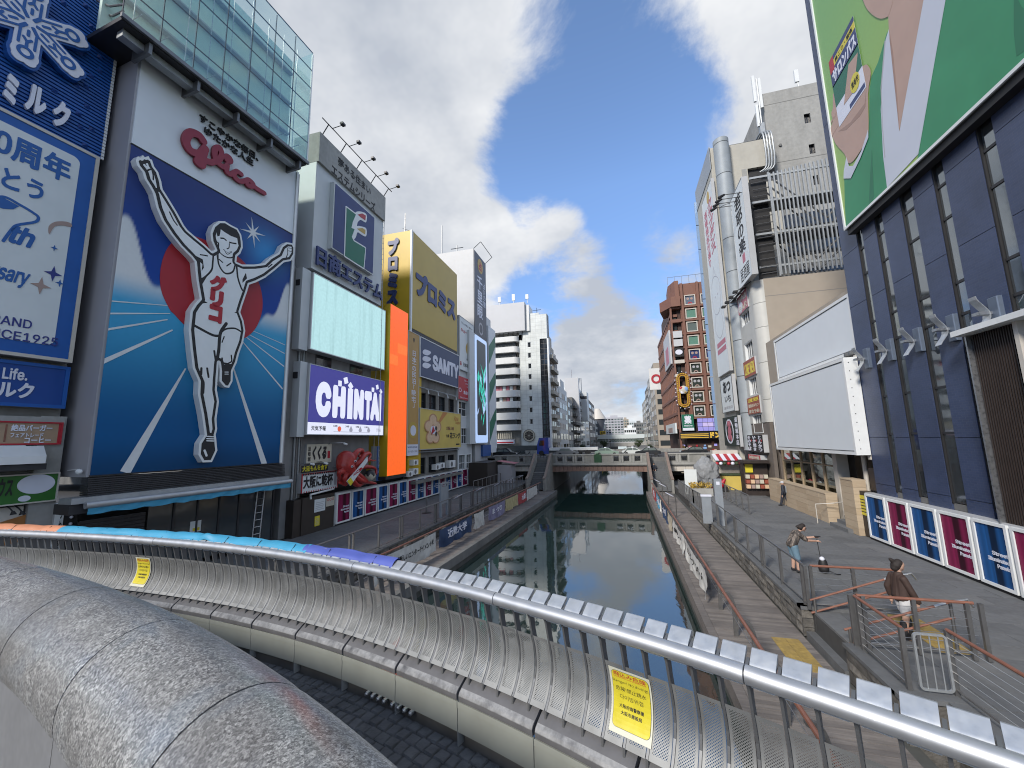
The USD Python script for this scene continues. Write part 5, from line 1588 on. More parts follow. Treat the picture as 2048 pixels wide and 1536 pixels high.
tent = [([(760, 420), (800, 330), (850, 275), (900, 280), (885, 335), (855, 350)], 46, 20), ([(780, 470), (860, 430), (920, 340), (980, 310), (1005, 345), (970, 400)], 46, 18), ([(800, 520), (880, 500), (960, 490), (1040, 500), (1080, 530), (1085, 590)], 40, 14), ([(940, 430), (1000, 400), (1040, 410), (1085, 402)], 22, 6),
        ([(760, 580), (850, 660), (930, 690), (1000, 700), (1080, 715)], 48, 16), ([(720, 600), (780, 690), (840, 740), (900, 720), (940, 715)], 46, 14), ([(690, 580), (660, 640), (680, 720), (630, 710), (590, 700)], 42, 18), ([(650, 560), (600, 560), (590, 600), (600, 660), (640, 680)], 40, 16), ([(790, 560), (880, 620), (960, 690)], 40, 26)]
for pts, ra, rb in tent:
    L = smoothline([OB(x, y, .35 + .12 * math.sin(i * 1.3)) for i, (x, y) in enumerate(pts)], 4)
    och.append(chain([(p, (ra + (rb - ra) * i / (len(L) - 1)) * RR) for i, p in enumerate(L)], 10))
mat('octopus_red', (0.34, 0.030, 0.026), 0.32, var=0.12, scale=3, rvar=0.08)
part(oc, 'body', blend(och, .09, 5), 'octopus_red', smooth=True)
for x, y in ((806, 418), (762, 490)):
    e = part(oc, 'eye', arr(ball(OB(x, y, .85), 16 * RR, 12)), 'snow_white', smooth=True)
    part(e, 'pupil', arr(ball(OB(x + 4, y, .93), 8 * RR, 10)), 'black', smooth=True)
skw = thing('skewer_board', 'slanted white board with red and black lettering held by the octopus', 'sign', OB(750, 650, .7))
pa, pb, pc, pd = [PL.px(*B2(*p), .75) for p in ((695, 685), (740, 745), (970, 420), (970, 360))]
g = Polygon([pa, pb, pc, pd])
part(skw, 'board', extrude(PL, g, .70, .76), 'board_white')
part(skw, 'tip', extrude(PL, Polygon([pa, pb, tuple(A(pb) * .85 + A(pc) * .15), tuple(A(pa) * .85 + A(pd) * .15)]), .762, .77), 'sign_yellow')
g0 = affinity.rotate(glyphs('たこ焼', 8, False, 'cjk'), math.degrees(math.atan2(pd[1] - pa[1], pd[0] - pa[0])))
m0, m1 = A(pa) * .8 + A(pd) * .2, A(pb) * .25 + A(pc) * .75
part(skw, 'lettering', extrude(PL, fit(g0, min(m0[0], m1[0]), min(m0[1], m1[1]) + .02, max(m0[0], m1[0]), max(m0[1], m1[1])).intersection(g.buffer(-.03)), .762, .775), 'sign_red')
tk = thing('dumpling_ball', 'big pale round dumpling with dark sauce held by the octopus', 'figure', OB(1000, 610, .5))
part(tk, 'ball', arr(ball(OB(1000, 608, .45), 78 * RR, 24)), 'frame_cream', smooth=True)
c = OB(1000, 608, .45)
sph = trimesh.creation.icosphere(3, 78 * RR * 1.012)
keep = [f for f in sph.faces if (lambda m: m[2] > .12 + .25 * math.sin(6 * math.atan2(m[0], m[1])))(sph.vertices[f].mean(0) / (78 * RR))]
tm_ = trimesh.Trimesh(sph.vertices + c, A(keep)); tm_.remove_unreferenced_vertices()
part(tk, 'sauce', tm_, 'dark_metal', smooth=True)

# kiosk with notices, then the long row of poster panels
PK = Plane((-15.55, 0), (0, 1))
k0, k1 = PK.px(602, 1060)[0], PK.px(668, 1040)[0]
kz = (PK.px(604, 998)[1] + PK.px(668, 985)[1]) / 2
ki = thing('notice_hoarding', 'dark brown hoarding with white and yellow notices beside the poster panels', 'hoarding', (-15.5, k0, 0))
part(ki, 'front', box(PK, k0, k1, 0, kz, -.5, 0), 'dark_brown')
part(ki, 'side', box(PK, k0 - .5, k0 - .01, 0, kz - .03, -2.5, -.05), 'dark_brown')
part(ki, 'top_tube', tube(PK.w([[k0 + .5, kz - .1, .05], [k0 + .52, kz + .12, .0], [k1, kz + .2, -.1]]), .05, 8), 'white_frame')
for a, b, m_ in ((B2(255, 1105), B2(408, 905), 'board_white'), (B2(415, 1025), B2(528, 885), 'frame_cream'), (B2(260, 1290), B2(332, 1140), 'sign_yellow')):
    r = PK.rect(a, b, .01)
    n_ = part(ki, 'notice', box(PK, r[0], r[2], r[1], r[3], .002, .014), m_)
    for k in range(5):
        rr = frac(r, .12, .15 + k * .14, .88 - .1 * (k % 2), .19 + k * .14)
        part(n_, 'text_line', box(PK, rr[0], rr[2], rr[1], rr[3], .014, .017), 'side_grey')
    if m_ == 'frame_cream':
        for k in range(3):
            s = r[0] + (r[2] - r[0]) * (.2 + .3 * k); z = r[1] + (r[3] - r[1]) * .75
            part(n_, 'prohibition_ring', extrude(PK, Point(s, z).buffer(.075).difference(Point(s, z).buffer(.055)), .014, .019), 'sign_red')


def poster_row(name, label, pl, edges, z0, z1, first, words, rail='grey_panel'):
    """Framed curtain posters standing side by side."""
    t = thing(name, label, 'hoarding', pl.w([edges[0], z0, 0]))
    part(t, 'backing', box(pl, edges[0] - .03, edges[-1] + .03, z0 + .02, z1 + .04, -.35, -.055), rail)
    part(t, 'foot', box(pl, edges[0], edges[-1], z0 - .0, z0 + .10, -.3, -.03), 'black')
    for i, (a, b) in enumerate(zip(edges[:-1], edges[1:])):
        g, fw = .05, .085
        o = (a + g, z0 + .10, b - g, z1)
        p = part(t, 'poster_panel', extrude(pl, sbox(*o).difference(sbox(o[0] + fw, o[1] + fw, o[2] - fw, o[3] - fw)), -.054, .015), 'white_frame')
        red = (i + first) % 2 == 0
        W, H = o[2] - o[0] - 2 * fw, o[3] - o[1] - 2 * fw

        def curtain(u, v, red=red):
            f = np.zeros_like(u) + .30
            for c_, w, am in ((.08, .10, .9), (.22, .05, .5), (.30, .05, 1.0), (.40, .035, .8), (.78, .09, .75), (.92, .05, .35)):
                f += am * np.exp(-((u - c_ - .02 * (1 - v)) / w) ** 2) * .8
            f *= np.where((u > .46) & (u < .66), .45, 1.0)
            base = A([.21, .012, .065]) if red else A([.012, .085, .26])
            return np.clip(f, .12, 1.25)[:, None] * base
        m, c = grid_sheet(pl, o[0] + fw, o[1] + fw, o[2] - fw, o[3] - fw, -.02, 26, 6, curtain)
        part(p, 'print', m, 'poster', cd=c)
        q = (o[0] + fw, o[1] + fw, o[2] - fw, o[3] - fw)
        for k, wd in enumerate(words):
            x0 = (.44, .28, .55)[k]
            part(p, 'lettering', text(pl, wd, frac(q, x0, .49 - .105 * k, .97, .56 - .105 * k), -.018, -.014, 3), 'snow_white')
    return t


PH = Plane((-15.45, 0), (0, 1))
e0, e1 = PH.px(673, 1045)[0], PH.px(943, 970)[0]
eds = [PH.px(580 + x / 2.954, 880 + y / 2.954)[0] for x, y in ((272, 400), (362, 390), (440, 380), (517, 370), (580, 360), (640, 350), (694, 340), (748, 320), (796, 310), (840, 300), (882, 290), (918, 280), (953, 270), (988, 260), (1018, 250), (1050, 240), (1074, 235))]
hz = np.mean([PH.px(580 + x / 2.954, 880 + y / 2.954)[1] for x, y in ((362, 290), (580, 255), (748, 227), (953, 195))])
poster_row('poster_hoarding', 'long row of red and blue curtain posters along the left promenade', PH, eds, 0.0, hz, 0, ('Street', 'Illuminated', 'Panels'))

# --- yellow tower, orange LED column and the signs to its right
mat('sun_yellow', (0.50, 0.335, 0.012), 0.42, var=0.06, scale=1)
mat('sun_yellow_hazed', (0.42, 0.30, 0.055), 0.42, var=0.05, scale=1)  # same yellow, with the haze of reflected sky put into the colour
y0 = PL.px(822, 560)[0]
PY = Plane((0, y0), (1, 0))
yz1 = (PL.px(822, 462)[1] + PL.px(912, 545)[1]) / 2
yz0 = (PL.px(820, 655)[1] + PL.px(915, 703)[1]) / 2
s1 = PL.px(914, 620)[0]
x0 = PY.px(760, 480)[0] - 3
yt = thing('yellow_tower', 'tall yellow corner tower with blue lettering on both faces', 'building', (-15.5, y0, 0))
part(yt, 'side_face', wbox(x0, -15.56, y0, y0 + 2, 2.0, yz1), 'sun_yellow')
part(yt, 'front_face', box(PL, y0 + .22, s1, yz0, yz1, -.055, 0), 'sun_yellow_hazed')
part(yt, 'corner_strip', box(PL, y0 - .02, y0 + .2, yz0 - .5, yz1 + .03, -.10, .03), 'white_frame')
part(yt, 'body', box(PL, y0 + .1, s1 - .02, yz0 - .3, yz1 - .05, -6, -.06), 'wall_grime')
part(yt, 'soffit', box(PL, y0 + .2, s1, yz0 - .3, yz0 - .02, -.5, -.02), 'dark_metal')
line_on(yt, PL, 'プロミス', (831, 563), (910, 621), 2.15, .001, .06, 'emblem_blue', 7)
a, b = PY.px(774, 612), PY.px(799, 476)
part(yt, 'lettering', text(PY, 'プロミス', (a[0], a[1], b[0], b[1]), 0.001, .12, 8, vertical=True), 'emblem_blue')
ld = thing('fixed_ladder', 'thin fixed steel ladder on the wall left of the yellow tower', 'ladder', (-15.4, y0 - .6, nZ0))
sl = nS1 + .05
part(ld, 'rail', bars([(PL.w([sl, 3, -.3]), PL.w([sl, nZ1 - .5, -.3])), (PL.w([sl, 3, .05]), PL.w([sl, nZ1 - .5, .05]))], .02, 5), 'galvanised')
part(ld, 'rungs', bars([(PL.w([sl, z, -.3]), PL.w([sl, z, .05])) for z in np.arange(nZ0 - 3, nZ1 - .6, .4)], .014, 4), 'galvanised', kind='stuff')
an = thing('roof_antenna', 'tall thin rod antenna and small aerial on the yellow tower', 'antenna', (-17, y0 + 2, yz1))
for p, h in (((841, 500), 2.6), ((848, 500), 1.2)):
    s = PL.px(*p)[0]
    part(an, 'mast', tube(PL.w([[s, yz1 - .1, -1.5], [s, yz1 + h, -1.5]]), .035, 5), 'post_metal')
s = PL.px(848, 500)[0]
part(an, 'elements', bars([(PL.w([s - .5, yz1 + .5 + .4 * k, -1.5 - .3]), PL.w([s + .5, yz1 + .6 + .4 * k, -1.2])) for k in range(3)], .02, 4), 'post_metal')

r = rect4(PL, (779, 606), (815, 626), (776, 952), (813, 947), .30)
lx = thing('orange_led_column', 'tall glowing orange LED column in front of the yellow tower', 'screen', PL.w([r[0], r[1], 0]))
part(lx, 'casing', box(PL, r[0], r[2], r[1], r[3], -.42, .295), 'sun_yellow')
part(lx, 'face', box(PL, r[0] + .02, r[2] - .02, r[1] + .02, r[3] - .02, .296, .304), 'led_orange')
part(lx, 'brighter_tile', fbox(PL, r, .42, .72, .98, .78, .305, .308), 'led_orange_light')
part(lx, 'brighter_tile', fbox(PL, r, .03, .64, .45, .70, .305, .308), 'led_orange_light')
part(lx, 'underside', box(PL, r[0] - .1, r[2] + .1, r[1] - .22, r[1] - .01, -.9, .28), 'dark_metal')

# vertical gold sign
r = rect4(PL, (816, 660), (837.7, 670), (813.8, 912), (837, 910), .05)
mat('gold_print', (0.40, 0.245, 0.075), 0.45, var=0.08, scale=2)
t, q = board('gold_sign', 'tall gold upright sign with pale vertical lettering beside the orange column', PL, r, -.3, .05, 'gold_print', 'white_frame', .03)
part(t, 'lettering', text(PL, '日本一の民泊「暁宅」', frac(q, .34, .38, .74, .85), .056, .064, 1, vertical=True), 'snow_white')
part(t, 'foot_panel', fbox(PL, q, 0, 0, 1, .085, .056, .062), 'snow_white')
part(t, 'lettering', text(PL, 'www.jo.jp', frac(q, .05, .055, .92, .072), .063, .068, 1), 'emblem_blue')
part(t, 'lettering', text(PL, '06-480-380', frac(q, .05, .022, .92, .04), .063, .068, 1), 'side_grey')
s, z = (q[0] + q[2]) / 2, q[1] + (q[3] - q[1]) * .94
part(t, 'crest', extrude(PL, Polygon([(s - .12, z + .15), (s + .12, z + .15), (s + .1, z - .05), (s, z - .2), (s - .1, z - .05)]), .056, .064), 'dark_brown')
zc = q[1] + (q[3] - q[1]) * .2
part(t, 'badge', extrude(PL, affinity.translate(affinity.scale(Point(0, 0).buffer(1), (q[2] - q[0]) * .42, .62), s + .03, zc), .056, .066), 'sun_yellow_hazed')
part(t, 'badge_inner', extrude(PL, affinity.translate(affinity.scale(Point(0, 0).buffer(1), (q[2] - q[0]) * .26, .40), s + .05, zc - .05), .066, .072), 'snow_white')
r = rect4(PL, (841, 672), (918, 712), (839, 752.5), (919, 777.5), .05)
t, q = board('navy_sign', 'slate blue sign with a white leaf mark and wide white capitals', PL, r, -.4, .05, 'navy_slate', 'white_frame', .07)
part(t, 'lettering', text(PL, 'SAMTY', frac(q, .27, .26, .98, .70), .055, .075, 6), 'snow_white')
rr = frac(q, .05, .24, .22, .76)
for k in range(3):
    z = rr[1] + (rr[3] - rr[1]) * (k / 3 + .02); h = (rr[3] - rr[1]) * .27; L = rr[2] - rr[0]
    part(t, 'leaf_mark', extrude(PL, Polygon(smoothline([(rr[0] + .02, z), (rr[0] + L * .55, z), (rr[2] - .03, z + h * .6), (rr[2], z + h), (rr[0] + L * .35, z + h), (rr[0], z + h * .55)], 3, True)), .055, .07), 'snow_white')
# grey office behind, with windows
gb = thing('grey_office', 'old grey office building with dark windows between the navy and the yellow signs', 'building', (-16, y0, 0))
g0, g1 = PL.px(838, 850)[0], PL.px(917, 850)[0]
gzt = yz0 - .05
up = [PL.rect(a, b, -.2) for a, b in (((840, 818), (852, 788)), ((858, 820), (872, 791)), ((878, 822), (890, 795)), ((897, 824), (908, 799)))]
lo_ = [PL.rect(a, b, -.2) for a, b in (((838, 946), (851, 912)), ((857, 945), (872, 912)), ((877, 944), (890, 912)), ((896, 942), (908, 910)))]
zu0, zu1 = np.mean([u[1] for u in up]), np.mean([u[3] for u in up]); zl0, zl1 = np.mean([u[1] for u in lo_]), np.mean([u[3] for u in lo_])
up = [(u[0], zu0, u[2], zu1) for u in up]; lo_ = [(u[0], zl0, u[2], zl1) for u in lo_]
part(gb, 'wall', wall(PL, y0 + .3, .0, g1, gzt, up + lo_, -.6, -.2), 'concrete_old')
part(gb, 'core', box(PL, y0 + .3, g1, 0, gzt, -5.9, -.62), 'black')
window_set(gb, PL, up + lo_, -.3, 'dark_metal', ['glass_dark', 'glass_mid'], .15, .05, 1, 1)
for za_ in (zu1 + .35, zl1 + .45):
    part(gb, 'pipe_rail', bars([(PL.w([y0 + .4, za_, 0]), PL.w([g1, za_, 0]))], .035, 5), 'galvanised')
for x in (855, 875, 894, 911):
    s, z = PL.px(x, 798, .1)
    part(gb, 'bracket_lamp', tube(PL.w([[s, zu1 + .35, -.1], [s, zu1 + .25, .15], [s, zu1 - .1, .2]]), [.03, .03, .07], 8), 'white_frame')
part(gb, 'balcony', box(PL, y0 + .3, g1, zl0 - .55, zl0 - .35, -.19, .5), 'concrete_old')
for k, (a, b) in enumerate((((828, 931), (837, 919)), ((817, 954), (826, 942)), ((827, 950), (837, 936)), ((872, 940), (881, 928)), ((881, 937), (890, 925)), ((899, 936), (911, 920)))):
    r = PL.rect(a, b, .35)
    ac = thing('condenser_unit', ['upper left', 'lower left', 'second lower', 'left of the middle pair of', 'right of the middle pair of', 'rightmost of the'][k] + ' white air conditioner units on the grey office ledge', 'air conditioner', PL.w([r[0], r[1], .2]))
    part(ac, 'case', bev(PL, r[0], r[2], r[1], r[3], -.05, .35, .02), 'white_frame')
    s, z = r[0] + (r[2] - r[0]) * .38, (r[1] + r[3]) / 2
    part(ac, 'fan_grille', extrude(PL, Point(s, z).buffer((r[3] - r[1]) * .36), .351, .362), 'rib_metal')
r = rect4(PL, (839.8, 814), (921.7, 828.5), (837.7, 899), (921.7, 896), .1)
mat('butter_yellow', (0.55, 0.42, 0.10), 0.45, var=0.08, scale=1)
t, q = board('cookie_sign', 'yellow sign with a flower shaped biscuit above the poster row', PL, r, -.4, .1, 'butter_yellow', 'grey_panel', .05)
L3 = lambda x, y: (770 + x / 4.8, 640 + y / 4.8)
c = A(PL.px(*L3(458, 1055), .1)); rw = abs(PL.px(*L3(530, 1055), .1)[0] - c[0])
rh = abs(PL.px(*L3(458, 905), .1)[1] - c[1]) / 1.36 / rw
pet = union_all([Point(c[0] + rw * .58 * math.cos(a), c[1] + rw * .85 * math.sin(a)).buffer(rw * .52) for a in np.arange(5) * 2 * math.pi / 5 + math.pi / 2])
part(t, 'biscuit', extrude(PL, affinity.scale(pet, 1, rh), .105, .15), 'biscuit')
part(t, 'biscuit_rim', extrude(PL, affinity.scale(pet.difference(pet.buffer(-.14)), 1, rh), .15, .165), 'biscuit_dark')
part(t, 'filling', extrude(PL, affinity.scale(Point(*c).buffer(rw * .36), 1, rh), .15, .17), 'snow_white')
part(t, 'berry', extrude(PL, Polygon([(c[0] - rw * .3, c[1] - rw * .3), (c[0] + rw * .2, c[1] - rw * .05), (c[0] - .1, c[1] + rw * .25)]), .17, .18), 'sign_red')
for a, b in ((.34, .1), (.36, -.22)):
    part(t, 'nut', extrude(PL, Point(c[0] + rw * a, c[1] + rw * b).buffer(rw * .13), .17, .18), 'dark_brown')
part(t, 'ray', extrude(PL, Polygon([PL.px(*L3(500, 1000), .1), PL.px(*L3(555, 885), .1), PL.px(*L3(600, 890), .1), PL.px(*L3(530, 985), .1)]), .106, .112), 'sign_orange')
part(t, 'lettering', text(PL, '大阪土産', frac(q, .59, .50, .80, .60), .105, .118, 2), 'brown_rail')
part(t, 'lettering', text(PL, '大阪', frac(q, .59, .29, .67, .38), .105, .118, 1), 'dark_brown')
part(t, 'lettering', text(PL, '花ラング', frac(q, .69, .26, .98, .43), .105, .118, 3), 'black')
part(t, 'lettering', text(PL, 'Hana', frac(q, .80, .78, .93, .92), .105, .115, 0, italic=18), 'sign_orange')
part(t, 'lettering', text(PL, 'Lingue', frac(q, .84, .66, .99, .79), .105, .115, 0, italic=18), 'sign_orange')
part(t, 'mark', fbox(PL, q, .86, .07, .96, .11, .105, .112), 'black')
# bright building with the white sign, red sign and the phone shaped screen
wb_ = thing('narrow_building', 'narrow white tiled building right of the grey office', 'building', (-16, g1, 0))
w0, w1 = g1 + .05, PL.px(945, 850)[0]
ws = [PL.rect(a, b, -.1) for a, b in (((917, 832), (940, 806)), ((922, 888), (940, 856)), ((917, 945), (930, 908)), ((932, 944), (942, 907)))]
part(wb_, 'wall', wall(PL, w0, 0, w1, PL.px(920, 640)[1], ws, -.5, -.1), 'panel_light')
part(wb_, 'core', box(PL, w0, w1, 0, PL.px(920, 645)[1], -5.8, -.52), 'black')
window_set(wb_, PL, ws, -.1, 'white_frame', ['glass_dark', 'glass_mid'], .15, .07, 2, 1)
r = rect4(PL, (917, 630), (947.8, 651), (920, 740), (948, 749), .05)
t, q = board('bird_sign', 'white sign with red lettering and a small yellow bird drawing', PL, r, -.4, .05, 'board_white', 'grey_panel', .06)
part(t, 'lettering', text(PL, 'キョービズム', frac(q, .10, .72, .92, .80), .055, .065, 3), 'sign_red')
part(t, 'lettering', text(PL, 'くらしを明るく照らす', frac(q, .10, .88, .90, .92), .055, .062, 0), 'dark_metal')
part(t, 'lettering', text(PL, '日本電機産業', frac(q, .24, .07, .96, .15), .055, .065, 2), 'dark_metal')
part(t, 'logo_ring', extrude(PL, Point(q[0] + .32, q[1] + (q[3] - q[1]) * .11).buffer(.22).difference(Point(q[0] + .36, q[1] + (q[3] - q[1]) * .12).buffer(.11)), .055, .065), 'sign_red')
s, z = (q[0] + q[2]) / 2, q[1] + (q[3] - q[1]) * .48
part(t, 'bird_drawing', extrude(PL, Polygon(smoothline([(s + .3, z + .9), (s + .1, z + .5), (s - .2, z + .2), (s - .35, z - .2), (s - .1, z - .7), (s + .25, z - .5), (s + .4, z)], 4, True)), .055, .062), 'emblem_yellow')
part(t, 'plug_drawing', extrude(PL, union_all([Point(s, z - 1.35).buffer(.12), stroke([(s, z - 1.3), (s + .1, z - .7)], .05)]), .055, .062), 'dark_metal')
r = rect4(PL, (919, 752), (944, 761), (914.8, 797), (943, 803.5), .1)
t, q = board('red_sign', 'red sign with white lettering below the white bird sign', PL, r, -.3, .1, 'sign_red', None)
part(t, 'lettering', text(PL, '魚谷食品', frac(q, .36, .26, .92, .42), .105, .113, 2), 'snow_white')
part(t, 'lettering', text(PL, 'http://www.jo.jp', frac(q, .10, .05, .92, .12), .105, .112, 0), 'snow_white')
part(t, 'fish_mark', extrude(PL, affinity.translate(affinity.scale(Point(0, 0).buffer(1).difference(Point(0, 0).buffer(.72)), .34, .22), q[0] + .42, q[1] + (q[3] - q[1]) * .4), .105, .113), 'snow_white')
for k in range(3):
    part(t, 'lettering', text(PL, ('うまいもん', '大阪の味', '中央区')[k], frac(q, .40 + .1 * k, .84 - .13 * k, .84, .91 - .13 * k), .105, .111, 0), 'snow_white')
r = rect4(PL, (949.6, 669), (972.5, 683), (951, 886), (976, 885), .3)
t = thing('phone_screen', 'tall glowing screen shaped like a mobile phone with a green picture', 'screen', PL.w([r[0], r[1], 0]))
part(t, 'casing', box(PL, r[0] - 1.6, r[2], r[1] - .1, r[3] + .05, -1.0, .29), 'panel_light')
rb = sbox(r[0] + .3, r[1] + .3, r[2] - .3, r[3] - .3).buffer(.3)
part(t, 'glow_frame', extrude(PL, rb, .291, .33), 'led_paleblue')
q = frac(r, .13, .07, .88, .96)
inner = sbox(q[0] + .25, q[1] + .25, q[2] - .25, q[3] - .25).buffer(.25)
part(t, 'dark_display', extrude(PL, inner, .331, .338), 'led_deep')
rg = np.random.default_rng(5)
for k in range(30):
    u, v = rg.uniform(.05, .95), rg.uniform(.15, .68)
    s, z = q[0] + (q[2] - q[0]) * u, q[1] + (q[3] - q[1]) * v
    L, w, an_ = rg.uniform(.5, 1.6), rg.uniform(.08, .28), rg.uniform(50, 130)
    g = affinity.rotate(Polygon([(s - w, z), (s, z + L), (s + w, z), (s, z - L * .6)]), an_ - 90).intersection(inner)
    if not g.is_empty:
        part(t, 'picture_shard', extrude(PL, g, .339 + .0005 * k, .3395 + .0005 * k + .0008), ['led_teal', 'led_teal', 'led_paleblue'][k % 3])
# fortune teller tower behind
f0 = PL.px(947, 497)[0]
fz1, fz0 = PL.px(947, 497)[1], PL.px(947, 655)[1]
f1 = PL.px(971, 560)[0]
ft = thing('fortune_tower', 'pale grey tower with a dark upright sign and a yellow disc at its top', 'building', (-15.5, f0, 0))
part(ft, 'body', wbox(-26, -15.52, f0, f1, 0, fz1), 'grey_panel')
part(ft, 'sign_face', box(PL, f0 + .05, f1 - .05, fz0 - .8, fz1 - .1, -.015, .06), 'slate_dark')
q = (f0 + .05, fz0 - .8, f1 - .05, fz1 - .1)
part(ft, 'yellow_disc', extrude(PL, affinity.translate(affinity.scale(Point(0, 0).buffer(1), .9, .9), (q[0] + q[2]) / 2, q[1] + (q[3] - q[1]) * .88), .061, .075), 'emblem_yellow')
s = (q[0] + q[2]) / 2; z = q[1] + (q[3] - q[1]) * .88
part(ft, 'lettering', text(PL, '占', (s - .5, z - .55, s + .5, z + .55), .076, .085, 3), 'sign_red')
part(ft, 'lettering', text(PL, '千里眼', frac(q, .22, .24, .66, .75), .061, .075, 2, vertical=True), 'snow_white')
part(ft, 'lettering', text(PL, '占いの館', frac(q, .74, .42, .92, .72), .061, .072, 1, vertical=True), 'snow_white')
part(ft, 'ring_mark', extrude(PL, affinity.translate(Point(0, 0).buffer(.75).difference(Point(0, 0).buffer(.55)), s, q[1] + (q[3] - q[1]) * .12), .061, .072), 'side_grey')
part(ft, 'roof_rail', bars([(PL.w([f0, fz1 + .7, .9]), PL.w([f1, fz1 + .7, .9])), (PL.w([f0, fz1, 0]), PL.w([f0, fz1 + .7, .9])), (PL.w([f1, fz1, 0]), PL.w([f1, fz1 + .7, .9]))], .04, 5), 'rib_metal')
part(ft, 'antenna', bars([(A([-20, f0 + 1, fz1]), A([-20, f0 + 1, fz1 + 4.2])), (A([-18, f0 + 1, fz1]), A([-18, f0 + 1, fz1 + 1.3])), (A([-18.8, f0 + 1, fz1 + .9]), A([-17.2, f0 + 1, fz1 + .9]))], .05, 5), 'rib_metal')
# white building end with green diamonds
d0_ = PL.px(977, 800)[0]; d1_ = PL.px(991, 800)[0]
zz1, zz0 = PL.px(980, 655)[1], PL.px(984, 905)[1]
gw = thing('diamond_sign', 'white board with big green diamonds at the end of the left row', 'sign', (-15.5, d0_, zz0))
part(gw, 'board', box(PL, d0_ + .02, d1_, zz0, zz1, -.5, .1), 'white_panel')
for k in range(3):
    z = zz0 + (zz1 - zz0) * (.22 + .30 * k)
    part(gw, 'diamond', extrude(PL, Polygon([(d0_ + .1, z - 2.1), (d1_ - .1, z + .7), (d1_ - .1, z + 2.1), (d0_ + .1, z + .2)]), .101, .112), 'emblem_green')
sb = thing('end_building', 'white building behind the green diamond board', 'building', (-16, d0_, 0))
part(sb, 'body', wbox(-24, -16.02, f1 + .1, d1_, 0, zz1 + 1.5), 'panel_light')
part(sb, 'small_sign', box(PL, PL.px(968, 900)[0] - 1, PL.px(978, 900)[0], PL.px(970, 912)[1], PL.px(970, 890)[1], -.2, .25), 'bar_blue')

# right bank
class PRx(Plane):
    def __init__(self, x): super().__init__((x, 0), (0, -1))


mat('emblem_blue_grey', (0.12, 0.15, 0.20), 0.4, metal=0.3, var=0.1)
mat('glass_slot', (0.24, 0.26, 0.27), 0.05, metal=0.9, rvar=0.02)
mat('beige_wall', (0.315, 0.275, 0.225), 0.8, var=0.06, scale=1.5, stain=0.2, stain_scale=0.25, stain_col=(0.22, 0.19, 0.155))
mat('brown_render', (0.135, 0.115, 0.10), 0.8, var=0.12, scale=2, stain=0.3)
mat('brown_black', (0.030, 0.022, 0.019), 0.5, var=0.2)
mat('cream_panel', (0.46, 0.46, 0.43), 0.5, var=0.05, scale=2, stain=0.25, stain_scale=0.5)
mat('cream_grey', (0.40, 0.385, 0.335), 0.7, var=0.06, scale=2, stain=0.3, stain_scale=0.4)
mat('side_steel', (0.30, 0.33, 0.36), 0.45, metal=0.4, var=0.08)
mat('tube_metal', (0.27, 0.30, 0.32), 0.6, metal=0.1, var=0.10, scale=1.5, stain=0.25, stain_scale=0.6)
mat('timber_frame', (0.34, 0.255, 0.165), 0.6, var=0.12, scale=4)
mat('ply_brown', (0.19, 0.135, 0.085), 0.6, var=0.15)
mat('travertine', (0.42, 0.335, 0.235), 0.65, var=0.10, scale=3, stretch=(1, 1, 8))
mat('travertine_warm', (0.385, 0.30, 0.205), 0.65, var=0.10, scale=3, stretch=(1, 1, 8))
mat('sign_pink', (0.42, 0.13, 0.17), 0.5, var=0.1)
mat('sign_rust', (0.28, 0.075, 0.045), 0.5, var=0.1)
mat('green_black', (0.014, 0.022, 0.016), 0.5)
mat('edge_blue', (0.20, 0.30, 0.46), 0.3, metal=0.2)
pane_mat('glass_shop', (0.55, 0.55, 0.50), base=0.16)
PR = PRx(10.2)
bb_ = thing('blue_building', 'dark blue tiled building with tall recessed window slots on the right', 'building', (10.2, 20.7, 0))
BS0, BS1 = -20.65, -4.0                       # s = -y
row = lambda x, y: PR.px(x, y)[0]
slots = [(row(1735, 620), row(1748, 620)), (row(1783, 660), row(1801, 660)), (row(1843, 660), row(1872, 660)), (row(1920, 660), row(1948, 660)), (row(1998, 500), row(2038, 500))]
slots += [(slots[-1][0] + 1.75 * k, slots[-1][1] + 1.75 * k) for k in (1, 2, 3, 4)]
zs0 = PR.px(1830, 992)[1]
cutd = [BS0] + [q for s in slots for q in s] + [BS1]
for a, b in zip(cutd[0::2], cutd[1::2]):
    z = -.2
    for zz in (2.35, 4.25, 10.0, 12.4, 19, 26.6):
        part(bb_, 'tiled_pier', box(PR, a, b, z, zz - .018, -.9, 0), 'blue_tile'); z = zz
part(bb_, 'body', MB().box(PR, BS0, BS1, -.2, 26.6, -12, -.95), 'black')
part(bb_, 'roof', box(PR, BS0 - .05, BS1, 26.6, 27.2, -12, .05), 'concrete_dark')
for i, (a, b) in enumerate(slots):
    part(bb_, 'plinth', box(PR, a, b, -.1, zs0, -.6, -.06), 'concrete_dark')
    part(bb_, 'reveal', box(PR, a, a + .05, zs0, 26, -.09, -.02), 'black')
    z = zs0
    k = 0
    for zz in (4.4, 5.9, 8.0, 9.0, 11.1, 12.2, 16, 20, 26):
        w = part(bb_, 'window', box(PR, a + .065, b, zz - .05, zz + .03, -.11, -.05), 'dark_metal')
        part(w, 'pane', box(PR, a + .065, b - .005, z + .03, zz - .05, -.11, -.08), 'glass_slot')
        z = zz
